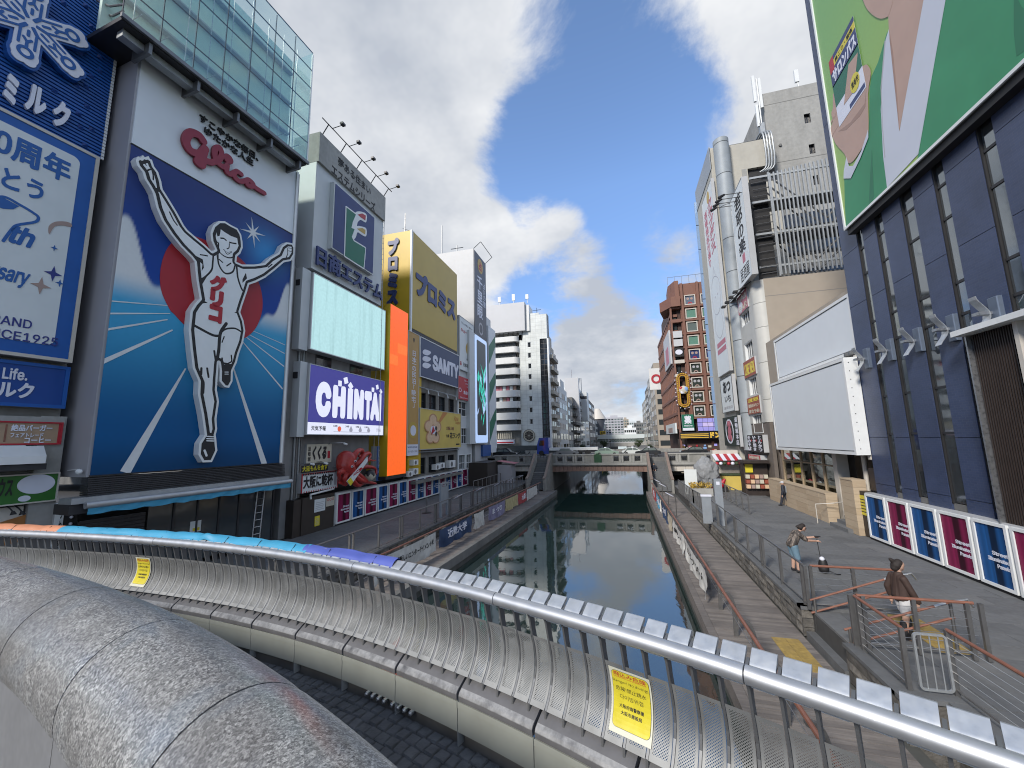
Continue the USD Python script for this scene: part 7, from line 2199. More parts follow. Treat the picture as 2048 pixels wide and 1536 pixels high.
r = rect4(PX, Y6(745, 822), Y6(895, 838), Y6(750, 890), Y6(905, 905), .4)
t, q = board('red_neon_sign', 'red sign with white letters above the street stalls', PX, r, -.1, .4, 'sign_red', None)
part(t, 'lettering', text(PX, 'お好み焼', frac(q, .08, .18, .92, .82), .405, .42, 4), 'frame_cream')

# the road bridge and what stands beyond it
mat('concrete_parapet', (0.24, 0.24, 0.225), 0.85, var=0.18, scale=3, stain=0.6, stain_scale=0.9)
mat('concrete_abut', (0.27, 0.28, 0.28), 0.8, var=0.12, scale=2, stain=0.4, stain_scale=0.6)
mat('girder_brown', (0.20, 0.125, 0.10), 0.6, var=0.15, scale=3, stain=0.4, stain_scale=1)
mat('rail_brown_stone', (0.19, 0.145, 0.12), 0.6, var=0.15)
mat('plate_green', (0.010, 0.055, 0.018), 0.5)
mat('car_grey', (0.20, 0.205, 0.21), 0.25, metal=0.4, coat=0.6)
mat('car_green', (0.22, 0.30, 0.25), 0.25, coat=0.6)
mat('car_white', (0.55, 0.58, 0.57), 0.25, coat=0.6)
mat('car_black', (0.02, 0.022, 0.025), 0.2, coat=0.8)
mat('truck_blue', (0.012, 0.045, 0.30), 0.35, coat=0.4)
mat('balcony_white', (0.62, 0.63, 0.62), 0.5, var=0.05, scale=1, stain=0.15, stain_scale=0.5)
mat('side_grey_pale', (0.46, 0.47, 0.485), 0.5, var=0.04, scale=0.6)
mat('brown_clad', (0.185, 0.085, 0.058), 0.6, var=0.10, scale=1.2, stain=0.15)
mat('brown_dark', (0.06, 0.032, 0.025), 0.7, var=0.15)
mat('wheel_yellow', (0.46, 0.27, 0.02), 0.45, var=0.1)
mat('glass_green', (0.12, 0.24, 0.19), 0.10, spec=0.7)
mat('roof_pale', (0.50, 0.55, 0.55), 0.45, var=0.06)
mat('leaves', (0.035, 0.055, 0.022), 0.7, var=0.35, scale=6)
RDZ = 2.42
FB_ = Plane((0, 45.0), (1, 0))
Ex = lambda x, y: (960 + x / 3.49, 560 + y / 3.49)
br_ = thing('road_bridge', 'grey stone road bridge with latticed parapet openings and brown girder panels', 'bridge', (0, 45, DK))
xa = lambda x, y=1245: FB_.px(*Ex(x, y))[0]
zP0, zP1, zG = 1.62, 2.80, .86
holes = [(xa(a), 2.02, xa(b), 2.55) for a, b in ((275, 300), (150, 185), (540, 575), (608, 643), (678, 712), (932, 968), (1003, 1040), (1080, 1118), (1325, 1365), (1405, 1447), (1583, 1620))]
for a, b in ((-14.5, xa(352)), (xa(468), xa(1180)), (xa(1312), 9.7)):
    hs = [h for h in holes if h[0] > a and h[2] < b]
    part(br_, 'parapet', wall(FB_, a, zP0 + .25, b, zP1 - .13, hs, -.35, 0), 'concrete_parapet')
    part(br_, 'coping', box(FB_, a - .05, b + .05, zP1 - .128, zP1, -.42, .08), 'concrete')
    for h in hs:
        c, d = ((h[0] + h[2]) / 2, (h[1] + h[3]) / 2), (h[2] - h[0]) / 2
        g = union_all([stroke([(h[0], h[1]), (h[2], h[3])], .04), stroke([(h[0], h[3]), (h[2], h[1])], .04), Point(*c).buffer(d * .6).difference(Point(*c).buffer(d * .48)), stroke([(h[0], c[1]), (h[2], c[1])], .03)]).intersection(sbox(*h))
        part(br_, 'lattice', extrude(FB_, g, -.22, -.14), 'dark_metal')
        for s in (h[0] - .14, h[2] + .14):
            part(br_, 'pilaster', box(FB_, s - .07, s + .07, zP0 + .26, zP1 - .13, .001, .05), 'concrete')
part(br_, 'cornice', box(FB_, -14.5, 9.7, zP0, zP0 + .245, -.5, .16), 'concrete')
part(br_, 'ledge', box(FB_, -14.5, 9.7, zP0 - .12, zP0 - .005, -.5, .06), 'concrete_dark')
n = 22
xs = np.linspace(-7.9, 2.4, n + 1)
for i in range(n):
    arch = lambda x: zG + .10 * (1 - ((x + 2.75) / 5.2) ** 2)
    part(br_, 'girder_panel', extrude(FB_, Polygon([(xs[i] + .012, arch(xs[i])), (xs[i + 1] - .012, arch(xs[i + 1])), (xs[i + 1] - .012, zP0 - .13), (xs[i] + .012, zP0 - .13)]), -.3, -.06), 'girder_brown')
for a, b in ((-14.5, -9.75), (4.35, 9.7)):
    for k in range(6):
        w = (b - a) / 6
        part(br_, 'girder_panel', box(FB_, a + w * k + .01, a + w * (k + 1) - .01, .95, zP0 - .13, -.3, -.06), 'frame_beige')
part(br_, 'deck', wbox(-14.5, 9.7, 45.35, 60.5, 1.0, RDZ - .05), 'concrete_dark')
part(br_, 'carriageway', wbox(-30, 30, 45.9, 60.2, RDZ - .05, RDZ), 'asphalt')
part(br_, 'abutment', wbox(-9.75, -7.9, 43.2, 61, -3, 1.0), 'concrete_abut')
part(br_, 'abutment', wbox(2.42, 4.35, 44.9, 61, -3, 1.0), 'concrete_abut')
part(br_, 'far_parapet', wbox(-14.5, 9.7, 60.3, 60.6, 1.0, zP1 + .1), 'concrete_parapet')
part(br_, 'underpass_lamp', box(FB_, xa(1400), xa(1475), .76, .80, -.5, .02), 'frame_cream')
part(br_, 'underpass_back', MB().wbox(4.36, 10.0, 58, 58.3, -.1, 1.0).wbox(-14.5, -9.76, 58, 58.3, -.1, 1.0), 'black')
t = thing('green_plate', 'small dark green plate on the middle of the road bridge parapet', 'plate', FB_.w([xa(820), 2, 0]))
part(t, 'plate', box(FB_, xa(797), xa(848), zP0 + .02, zP1 - .05, .085, .13), 'plate_green')
part(t, 'cap', box(FB_, xa(810), xa(835), zP1 - .049, zP1 + .06, .05, .13), 'plate_green')
for nm, xL, xR in (('left', atz(1037, 983, BZ)[0], atz(1070, 983, BZ)[0]), ('right', atz(1319, 985, BZ)[0], atz(1353, 985, BZ)[0])):
    xL, xR = (-9.5, -7.95) if nm == 'left' else (2.55, 4.15)
    st = thing('bridge_stairs', f'long flight of dark stone steps up to the road bridge on the {nm} bank', 'stairs', (xL, 41, BZ))
    ys = 40.6
    for k in range(15):
        part(st, 'step', wbox(xL, xR, ys + .30 * k, 45.3, BZ + .1 + .165 * k, BZ + .1 + .165 * (k + 1)), 'stone_paving_dark')
    for x in (xL - .22, xR + .01):
        q = Plane((x + .21, 0), (0, 1))
        part(st, 'side_wall', extrude(q, Polygon([(40.2, -1.6), (45.2, -1.6), (45.2, 2.85), (44.6, 2.85), (41.0, .75), (40.2, .55)]), -.21, 0), 'concrete_parapet')
        part(st, 'side_coping', extrude(q, Polygon([(40.15, .56), (41.02, .76), (44.58, 2.86), (45.2, 2.86), (45.2, 2.93), (44.54, 2.93), (40.98, .84), (40.15, .63)]), -.235, .025), 'rail_brown_stone')
    for k in range(3):
        part(st, 'barrier', bars([(A([xL + .35 + .35 * k, 45.6, DK]), A([xL + .35 + .35 * k, 45.6, DK + .75]))], .035, 6), 'dark_metal')

# vehicles (one car, cloned)
def car(label, base, paint, sc=.62, sign=True, group=None, h=1.0, facing=1, suv=False):
    t = thing('parked_car' if False else 'passing_car', label, 'car', base, group)
    pl = Plane((base[0], base[1]), (facing, 0))
    S = lambda pts: Polygon([(x * sc, base[2] + z * sc * h) for x, z in pts])
    body = [(-2.25, .30), (-2.28, .75), (-2.15, .88), (-1.45, .95), (1.0, .95), (1.15, .92), (2.1, .80), (2.25, .62), (2.25, .30)]
    cab = [(-1.75, .94), (-1.30, 1.40), (-.9, 1.46), (.25, 1.46), (.45, 1.42), (1.15, .93)] if not suv else [(-2.2, .94), (-2.0, 1.55), (-1.5, 1.64), (.25, 1.64), (.45, 1.58), (1.15, .93)]
    gl = [(-1.55, .97), (-1.2, 1.36), (-.25, 1.40), (-.25, .97)], [(-.15, .97), (-.15, 1.40), (.22, 1.40), (.9, .97)]
    part(t, 'body', extrude(pl, S(body), -.85 * sc, .85 * sc), paint)
    part(t, 'cabin', extrude(pl, S(cab), -.72 * sc, .72 * sc), paint)
    for g in gl:
        for d in (.722, -.74):
            part(t, 'window', extrude(pl, S(g), d * sc, (d + .018) * sc), 'glass_pale')
    for x in (-1.4, 1.45):
        for d in (-.86, .66):
            part(t, 'wheel', extrude(pl, Point(x * sc, base[2] + .31 * sc).buffer(.31 * sc), d * sc, (d + .2) * sc), 'black')
    part(t, 'headlight', box(pl, 2.2 * sc, 2.27 * sc, base[2] + .6 * sc, base[2] + .72 * sc, .4 * sc, .8 * sc), 'snow_white')
    if sign:
        part(t, 'roof_lamp', box(pl, -.45 * sc, -.05 * sc, base[2] + 1.46 * sc * h, base[2] + 1.62 * sc * h, -.3 * sc, .3 * sc), 'snow_white')
    return t


def cx(px, y): return aty(960 + px / 3.49, 905, y)[0]


car('grey sedan just right of the blue truck cab on the road bridge', (cx(610, 51), 51, RDZ), 'car_grey', sign=False)
car('pale green taxi with a roof lamp right of the green plate on the road bridge', (cx(885, 50), 50, RDZ), 'car_green')
car('white and green taxi in the middle of three taxis on the road bridge', (cx(1075, 50.5), 50.5, RDZ), 'car_white')
car('black taxi with a pale roof at the right bridge stairs', (cx(1170, 49), 49, RDZ), 'car_black', facing=-1)
car('dark sedan passing in front of the brown building on the road bridge', (cx(1490, 49.5), 49.5, RDZ), 'car_black', facing=-1, sign=False)
car('black off-road car at the left end of the road bridge', (cx(180, 49), 49, RDZ), 'car_black', sc=.68, sign=False, suv=True)
tx, ty = cx(450, 50), 53.0
tx = aty(*Ex(450, 1170), ty)[0]
tr_ = thing('flatbed_truck', 'blue cab flatbed truck with a long white load crossing the road bridge', 'truck', (tx, ty, RDZ))
pl = Plane((tx, ty), (1, 0))
part(tr_, 'cab', extrude(pl, Polygon([(-.85, RDZ + .25), (.62, RDZ + .25), (.62, RDZ + 2.25), (-.55, RDZ + 2.25), (-.80, RDZ + 1.4)]).buffer(.05), -.7, .7), 'truck_blue')
part(tr_, 'side_window', extrude(pl, Polygon([(-.6, RDZ + 1.3), (.1, RDZ + 1.3), (.1, RDZ + 1.95), (-.42, RDZ + 1.95)]), .755, .765), 'glass_dark')
part(tr_, 'bumper', box(pl, -.95, -.85, RDZ + .2, RDZ + .5, -.65, .65), 'white_frame')
part(tr_, 'load', box(pl, .75, 7.0, RDZ + .62, RDZ + .98, -.68, .68), 'white_frame')
part(tr_, 'chassis', box(pl, .6, 7.0, RDZ + .35, RDZ + .60, -.6, .6), 'dark_metal')
for x in (-.3, 4.6, 5.7):
    part(tr_, 'wheel', extrude(pl, Point(x, RDZ + .32).buffer(.32), -.72, .72), 'black')
for k, (px_, lab) in enumerate(((262, 'left'), (300, 'middle'), (335, 'right'), (1005, 'lone, among the taxis,'))):
    x = cx(px_, 48)
    m = thing('scooter', f'dark parked scooter behind the bridge parapet, {lab} one' + (' of three' if k < 3 else ''), 'scooter', (x, 48, RDZ))
    for dx in (-.3, .3):
        part(m, 'wheel', extrude(Plane((x, 48), (1, 0)), Point(dx, RDZ + .17).buffer(.17), -.05, .05), 'black')
    part(m, 'frame', arr(chain([((x - .3, 48, RDZ + .35), .09), ((x - .05, 48, RDZ + .3), .07), ((x + .25, 48, RDZ + .6), .06)], 8)), 'dark_metal', smooth=40)
    part(m, 'handlebar', bars([((x + .22, 47.8, RDZ + .72), (x + .22, 48.2, RDZ + .72))], .02, 5), 'black')

# white tower with curved balconies
FW = Plane((0, 62.0), (1, 0))
R8 = lambda x, y: (970 + x / 4.267, 580 + y / 4.267)
w_ = thing('white_tower', 'white tiled tower with rounded balconies and a blank roof board beyond the bridge', 'building', (-16, 62, 2))
X0, X1, X2, X3 = FW.px(*R8(63, 800))[0], FW.px(*R8(300, 800))[0], FW.px(*R8(478, 800))[0], FW.px(*R8(543, 800))[0]
zt_w = FW.px(*R8(440, 195))[1]
rows_ = [FW.px(*R8(385, y))[1] for y in (466, 557, 648, 739, 832, 927, 1024, 1123)]
wh = [(FW.px(*R8(370, 700))[0], z - .42, FW.px(*R8(397, 700))[0], z + .42) for z in rows_]
part(w_, 'tile_wall', wall(FW, X1, DK, X2, zt_w, wh, -.6, 0), 'white_tile')
part(w_, 'core', wbox(X0 + .2, X3 - .02, 62.7, 64.2, DK, zt_w - .1), 'concrete')
window_set(w_, FW, wh, -.1, 'white_frame', 'glass_dark', .15, .05, 0, 0)
part(w_, 'glazed_strip_back', box(FW, X2, X3, DK, rows_[0] + .8, -.6, -.25), 'dark_metal')
part(w_, 'corner_upper', box(FW, X2, X3, rows_[0] + .82, zt_w - .3, -.6, 0), 'white_tile')
for z in np.arange(DK + .6, rows_[0] + .5, .88):
    for k in range(2):
        a = X2 + .06 + k * (X3 - X2) / 2
        part(w_, 'window', box(FW, a, a + (X3 - X2) / 2 - .12, z, z + .72, -.24, -.18), 'glass_dark')
part(w_, 'edge_fin', box(FW, X3 - .03, X3 + .22, DK, rows_[0] + .8, -.7, .12), 'white_frame')
bal = [(410, 452), (495, 542), (585, 637), (675, 727), (765, 820), (862, 917), (955, 1010), (1050, 1110), (1150, 1200)]
xr = FW.px(*R8(296, 800))[0]
for i, (a, b) in enumerate(bal):
    z1, z0 = FW.px(*R8(180, a))[1], FW.px(*R8(180, b))[1]
    out = [(X0, 62.6), (X0, 61.2), (xr - .7, 61.2)] + [(xr - .7 + .75 * math.sin(q), 61.95 - .75 * math.cos(q)) for q in np.linspace(.2, math.pi / 2, 6)] + [(xr + .05, 62.6)]
    part(w_, 'balcony', hexp(Polygon(out), z0, z1), 'balcony_white', smooth=40)
    if i < len(bal) - 1:
        zb = FW.px(*R8(180, bal[i + 1][0]))[1]
        band = part(w_, 'window_band', box(FW, X0, xr - .5, zb + .02, z0 - .02, -.5, .15), 'dark_metal')
        nx = 7
        for k in range(nx):
            wd = (xr - .5 - X0) / nx
            m_ = 'glass_mid' if i not in (4, 5) else ['print_skin_dark', 'board_white', 'sign_pink', 'glass_dark'][RNG.integers(4)]
            part(band, 'pane', box(FW, X0 + wd * k + .05, X0 + wd * (k + 1) - .05, zb + .08, z0 - .06, .151, .165), m_)
zb0, zb1 = FW.px(*R8(180, 385))[1], FW.px(*R8(180, 132))[1]
part(w_, 'roof_board', box(FW, X0 - 1.2, FW.px(*R8(347, 250))[0], zb0 + .3, zb1, -1.0, .8), 'side_grey_pale')
part(w_, 'roof_board_side', box(FW, FW.px(*R8(349, 250))[0], FW.px(*R8(380, 250))[0], zb0 + .3, zb1 - .4, -2.5, .3), 'balcony_white')
for k in range(7):
    x = X0 + .3 + k * .8
    part(w_, 'roof_frame', bars([(A([x, 61.8, zb0 - 1.1]), A([x + .3, 61.8, zb0 + .3]))], .05, 4), 'dark_metal')
for k in range(3):
    part(w_, 'roof_unit', wbox(X0 + 1 + 1.7 * k, X0 + 1.9 + 1.7 * k, 62, 63, zb0 - 1.1, zb0 - .2), 'rib_metal')
for x, h in ((R8(125, 90), 1.6), (R8(245, 90), 1.8), (R8(360, 90), 1.5)):
    s = FW.px(*x)[0]
    part(w_, 'phone_antenna', MB().wbox(s - .28, s + .22, 61.9, 62.1, zb1 + .7, zb1 + h).add(bars([(A([s, 62.0, zb1]), A([s, 62.0, zb1 + .9]))], .06, 5)), 'galvanised')
part(w_, 'roof_rod', bars([(A([X2 - .5, 63, zt_w]), A([X2 - .5, 63, zt_w + 1.2])), (A([X2 - 1.2, 63, zt_w + .8]), A([X2 + .2, 63, zt_w + .8]))], .04, 4), 'dark_metal')
c = FW.px(*R8(378, 1242)); rr = 52 / 4.267 / FPX * 63
part(w_, 'wheel_sign', extrude(FW, Point(*c).buffer(rr), .02, .2), 'frame_cream')
for k in range(12):
    a = k * math.pi / 6
    part(w_, 'wheel_spoke', extrude(FW, affinity.rotate(Polygon([(c[0] + rr * .12, c[1] - .02), (c[0] + rr * .72, c[1] - rr * .17), (c[0] + rr * .72, c[1] + rr * .17), (c[0] + rr * .12, c[1] + .02)]), math.degrees(a), origin=c), .2, .22), 'dark_brown')
part(w_, 'wheel_rim', extrude(FW, Point(*c).buffer(rr).difference(Point(*c).buffer(rr * .93)), .2, .25), 'dark_brown')
part(w_, 'shop_band', box(FW, X0, FW.px(*R8(255, 1300))[0], FW.px(*R8(180, 1312))[1], FW.px(*R8(180, 1278))[1], .02, .5), 'snow_white')
part(w_, 'shop_red_strip', box(FW, X0 + .4, FW.px(*R8(250, 1300))[0], FW.px(*R8(180, 1306))[1], FW.px(*R8(180, 1296))[1], .501, .52), 'sign_red')
for k in range(9):
    part(w_, 'louvre', box(FW, X0 + .2 + .35 * k, X0 + .38 + .35 * k, FW.px(*R8(180, 1270))[1], FW.px(*R8(180, 1215))[1], .02, .2), 'frame_cream')
part(w_, 'shop_dark', box(FW, X0, X2, DK, FW.px(*R8(180, 1330))[1], .02, .1), 'glass_mid')

# brown store with square windows
FQ = Plane((0, 62.0), (1, 0))
XQ = 8.0
q_ = thing('brown_store', 'brown building of stacked square picture windows with a yellow oval wheel', 'building', (XQ, 62, 2))
wz = [FQ.px(*Ex(x, y))[1] for x, y in ((1475, 135), (1480, 230), (1487, 322), (1498, 418), (1507, 515), (1517, 612), (1526, 712), (1537, 812), (1545, 912))]
wx = [XQ + 2.9 + 2.2 * k for k in range(4)]
zq1 = wz[0] + 2.6
wins = [(x - .76, z - .80, x + .76, z + .74) for x in wx for z in wz]
z_l = wz[-1] - 1.1
part(q_, 'front', wall(FQ, XQ + 1.5, z_l, XQ + 12.5, zq1, wins, -.5, -.1), 'brown_clad')
part(q_, 'core', wbox(XQ + 1.0, 22, 62.6, 84, DK, zq1 - .2), 'brown_dark')
for z in wz:
    part(q_, 'floor_band', box(FQ, XQ + 1.45, XQ + 12.5, z - 1.16, z - .90, -.1, .14), 'brown_clad')
for x in wx:
    part(q_, 'mullion_pier', box(FQ, x - 1.28, x - .94, z_l, zq1, -.1, .22), 'brown_clad')
for i, (x, z) in enumerate((x, z) for x in wx[:3] for z in wz):
    k = i % 9
    w = part(q_, 'window', extrude(FQ, sbox(x - .76, z - .80, x + .76, z + .74).difference(sbox(x - .63, z - .66, x + .63, z + .60)), -.2, .02), 'frame_beige')
    part(w, 'pane', box(FQ, x - .63, x + .63, z - .66, z + .60, -.15, -.12), ['emblem_blue_grey', 'glass_green', 'glass_pale', 'glass_green', 'emblem_blue', 'green_black', 'green_black', 'green_black', 'green_black'][k])
    if k >= 4 or k == 0:
        for dx in (-.26, .26):
            part(w, 'picture_disc', extrude(FQ, Point(x + dx, z + .18).buffer(.19), -.119, -.10), 'side_grey' if k > 4 else 'print_tan')
        part(w, 'picture_arc', extrude(FQ, Point(x, z - .62).buffer(.3).difference(Point(x, z - .62).buffer(.17)).intersection(sbox(x - 1, z - .62, x + 1, z + 1)), -.119, -.10), 'print_tan' if k > 4 else 'sign_red')
# corner bay with balconies
for i, z in enumerate(wz + [wz[-1] - 2.2]):
    if i in (0, 1, 4, 5, 6):
        part(q_, 'balcony', box(FQ, XQ + .05, XQ + 1.45, z - 1.25, z - .75, -.6, .12), 'frame_beige' if i > 1 else 'brown_clad')
part(q_, 'bay_back', box(FQ, XQ + .05, XQ + 1.47, z_l - 1, wz[0] + .6, -1.4, -1.2), 'brown_dark')
part(q_, 'corner_post', wbox(XQ - .02, XQ + .22, 61.9, 62.4, DK, wz[1] + 1), 'brown_clad')
part(q_, 'prow', hexp(Polygon([(XQ - 1.2, 64), (XQ + .2, 61.4), (XQ + 1.47, 61.4), (XQ + 1.47, 66), (XQ - .3, 68)]), wz[1] + 1.1, wz[1] + 2.6), 'brown_clad')
part(q_, 'prow_top', hexp(Polygon([(XQ + .2, 64), (XQ + .9, 61.9), (XQ + 1.48, 61.9), (XQ + 1.48, 68), (XQ + .4, 68)]), wz[1] + 2.62, zq1 + .5), 'brown_clad')
part(q_, 'roof_rail', bars([(A([XQ, 62, zq1 + 1.2]), A([XQ + 6, 62, zq1 + 1.2]))] + [(A([XQ + x, 62, zq1]), A([XQ + x, 62, zq1 + 1.2])) for x in range(7)], .03, 4), 'galvanised')
QC = PRx(XQ)
for k in range(7):
    z = wz[-1] - 2.5 + k * 2.45
    part(q_, 'side_band', box(QC, -84, -62.4, z + 2.05, z + 2.44, -1, .05), 'brown_clad')
    for j in range(12):
        s = -84 + .6 + j * 1.76
        part(q_, 'side_pier', box(QC, s - .25, s + .35, z, z + 2.04, -1, 0.0), 'brown_clad')
        part(q_, 'side_window', box(QC, s + .36, s + 1.5, z + .02, z + 2.03, -.9, -.25), 'glass_mid')
for c4, m_, lab in (((1285, 355, 1325, 640), 'side_grey_pale', 'upper'), ((1300, 985, 1362, 1085), 'board_white', 'lower')):
    r = rect4(QC, Ex(c4[0], c4[1] + 40), Ex(c4[2], c4[1]), Ex(c4[0], c4[3]), Ex(c4[2], c4[3] - 25), .3)
    bq = thing('side_banner', f'pale poster banner on the canal side of the brown store, {lab} one', 'banner', QC.w([r[0], r[1], .1]))
    part(bq, 'sheet', box(QC, min(r[0], r[2] - .8), r[2], r[1], r[3], .06, .3), m_)
    part(bq, 'figure', box(QC, *[frac((min(r[0], r[2] - .8), r[1], r[2], r[3]), .3, .1, .75, .6)[i] for i in (0, 2, 1, 3)], .301, .32), 'sign_pink' if lab == 'upper' else 'print_tan')
for (x0, y0_, x1, y1_, m_, nm) in ((1335, 355, 1415, 408, 'side_grey_pale', 'panel'), (1338, 412, 1420, 467, 'side_grey_pale', 'panel'), (1345, 470, 1430, 540, 'black', 'fish_panel')):
    a, b = FQ.px(*Ex(x0, y1_)), FQ.px(*Ex(x1, y0_))
    p_ = part(q_, 'bay_' + nm, box(FQ, XQ + .15, XQ + 1.4, a[1], b[1], -.1, .2), m_)
    if m_ == 'black':
        part(p_, 'fish_mark', extrude(FQ, affinity.translate(affinity.scale(Point(0, 0).buffer(1), .5, .38), XQ + .77, (a[1] + b[1]) / 2), .201, .22), 'snow_white')
ow = thing('oval_wheel', 'tall yellow oval ferris wheel frame with white bulbs on the brown store', 'ride', FQ.w([XQ, wz[6], .3]))
c = FQ.px(*Ex(1415, 770)); c = (XQ + .92, c[1]); ww, hh = .80, 110 / 3.49 / FPX * 63
ov = lambda k: sbox(c[0] - .01, c[1] - hh + ww, c[0] + .01, c[1] + hh - ww).buffer(ww * k)
part(ow, 'outer_ring', extrude(FQ, ov(1).difference(ov(.80)), .2, .42), 'wheel_yellow')
part(ow, 'inner_ring', extrude(FQ, ov(.62).difference(ov(.50)), .2, .42), 'wheel_yellow')
part(ow, 'back_plate', extrude(FQ, ov(.81).difference(ov(.61)), .22, .30), 'ply_orange')
b = ov(.9).exterior
for k in range(34):
    p = b.interpolate(k / 34, normalized=True)
    part(ow, 'tie', extrude(FQ, Point(p.x, p.y).buffer(.05), .421, .46), 'brown_black')
b = ov(1.28).exterior
for k in range(22):
    p = b.interpolate(k / 22, normalized=True)
    part(ow, 'bulb', arr(ball(FQ.w([p.x, p.y, .35]), .09, 8)), 'snow_white', smooth=True)
for dx, dz, r_, m_ in ((0, 0, .62, 'frame_cream'), (-.3, .25, .26, 'sign_red'), (.28, .1, .34, 'paint_sky'), (-.2, -.35, .25, 'snow_white'), (.15, -.3, .2, 'emblem_yellow')):
    part(ow, 'ornament', arr(m3.Manifold.sphere(r_, 14).scale([1, .35, 1]).translate([float(c[0] + dx), 61.45 - .1 * (r_ < .5), float(c[1] + dz)])), m_, smooth=True)
for a_, b_, nm, lab, m_ in ((Ex(1390, 1055), Ex(1478, 938), 'pharmacy_sign', 'green pharmacy sign with a big white character on the brown store', 'emblem_green'), ):
    a, b = FQ.px(*a_), FQ.px(*b_)
    r = (XQ + .4, a[1], XQ + 1.95, b[1])
    t, q = board(nm, lab, FQ, r, .0, .4, m_, None)
    part(t, 'lettering', text(FQ, '薬', frac(q, .2, .42, .8, .92), .405, .43, 4), 'snow_white')
    part(t, 'lettering', text(FQ, 'Medicine', frac(q, .15, .27, .85, .37), .405, .42, 2), 'snow_white')
    part(t, 'foot', extrude(FQ, sbox(*frac(q, .03, .02, .97, .18)), .405, .42), 'snow_white')
zA_, zB_ = FQ.px(*Ex(1590, 1055))[1], FQ.px(*Ex(1590, 962))[1]
lw = thing('screen_wall', 'wall of glowing lilac screens, four by three, over the store entrance', 'screen', FQ.w([XQ + 1.5, zA_, .2]))
part(lw, 'frame', box(FQ, XQ + 2.4, XQ + 5.9, zA_, zB_, -.1, .25), 'black')
for i in range(5):
    for j in range(3):
        part(lw, 'screen', box(FQ, XQ + 2.44 + i * .68, XQ + 3.08 + i * .68, zA_ + .05 + j * (zB_ - zA_ - .05) / 3, zA_ + (j + 1) * (zB_ - zA_ - .05) / 3 - .01, .251, .27), 'led_lilac_pale' if (j == 1 and i in (1, 2)) else 'led_lilac')
zC, zD = FQ.px(*Ex(1500, 1107))[1], FQ.px(*Ex(1500, 1062))[1]
gs_ = thing('gold_fascia', 'black store fascia with gold stripes and gold lettering above the entrance', 'sign', FQ.w([XQ, zC, .3]))
part(gs_, 'box', box(FQ, XQ, XQ + 12.4, zC, zD, -.3, .5), 'black')
for k in range(3):
    z = zC + .1 + k * .24
    part(gs_, 'gold_stripe', box(FQ, XQ + .05, XQ + 3.7, z, z + .10, .501, .54), 'led_gold')
part(gs_, 'lettering', text(FQ, 'ドン.', (XQ + 3.9, zC + .04, XQ + 5.4, zD - .04), .501, .56, 6), 'led_gold')
part(q_, 'entrance_back', box(FQ, XQ, XQ + 12, DK, zC - .02, -2.5, -2.3), 'brown_black')
rg = np.random.default_rng(3)
for k in range(40):
    s = XQ + rg.uniform(.2, 7.5); z = DK + rg.uniform(.3, 1.6)
    part(q_, 'goods_display', box(FQ, s, s + rg.uniform(.15, .5), z, z + rg.uniform(.15, .45), -1.2 + .01 * k, -.8 + .01 * k), ['sign_red', 'frame_cream', 'emblem_yellow', 'paint_sky', 'snow_white', 'brown_rail', 'sign_pink', 'led_lilac'][k % 8])

# the rows further along the canal
def far_block(label, pl, s0, s1, z1, m, floors, cols, depth=9, frontcols=0, wm='glass_mid', frm=None, xface=None, roof=True, balc=False):
    t = thing('canal_building', label, 'building', pl.w([s0, DK, 0]))
    part(t, 'body', box(pl, s0, s1, DK - .1, z1, -depth, 0), m)
    fh = (z1 - DK - .8) / floors
    cw = (s1 - s0) / max(cols, 1)
    for i in range(floors):
        for j in range(cols):
            a, z = s0 + cw * (j + .14), DK + .6 + fh * i
            part(t, 'window', box(pl, a, a + cw * .72, z, z + fh * .55, .001, .05), wm[RNG.integers(len(wm))] if isinstance(wm, list) else wm)
        if balc:
            part(t, 'balcony', box(pl, s0 + .1, s1 - .1, z - fh * .22, z + fh * .1, .06, .75), m)
    if frontcols:
        yn = pl.w([s0 if pl.s[1] > 0 else s1, 0, 0])[1]
        xe = pl.w([s0, 0, 0])[0]
        fp = Plane((xe if xe > 0 else xe - depth, yn), (1, 0))
        for i in range(floors):
            for j in range(frontcols):
                a, z = .4 + (depth - .8) / frontcols * j, DK + .6 + fh * i
                part(t, 'front_window', box(fp, a, a + (depth - .8) / frontcols * .65, z, z + fh * .5, .001, .05), 'glass_mid')
    if roof:
        part(t, 'roof_box', box(pl, s0 + (s1 - s0) * .3, s0 + (s1 - s0) * .7, z1, z1 + 1.6, -depth * .6, -depth * .25), m)
    return t


LF = Plane((-10.85, 0), (0, 1))
lf = lambda px_: LF.px(px_, 850)[0]
zl = lambda px_, py: LF.px(px_, py)[1]
G4 = ['glass_mid', 'glass_dark', 'glass_pale', 'frame_beige']
row_l = [(1101, 1113, 698, 'cream_grey', 9, 3, 'beige flats with small balconies right behind the white tower', True), (1113.5, 1119, 730, 'concrete', 9, 2, 'narrow grey building with a dark upper strip, second in the left canal row', False), (1119.5, 1136, 778, 'panel_light', 6, 3, 'pale office with wide dark window bands, third in the left canal row', False), (1136.5, 1146, 798, 'concrete', 6, 2, 'grey concrete building below the blank grey roof board in the left canal row', False),
         (1146.5, 1160, 800, 'concrete_dark', 6, 3, 'dark grey building with open balconies halfway along the left canal row', True), (1160.5, 1178, 788, 'panel_light', 7, 2, 'tall white slab with a lettered roof house in the left canal row', False), (1178.5, 1190, 805, 'brown_render', 6, 2, 'brownish building with white roof sheds near the end of the left canal row', False), (1190.5, 1199, 842, 'concrete', 4, 2, 'low grey building before the domed roof in the left canal row', False)]
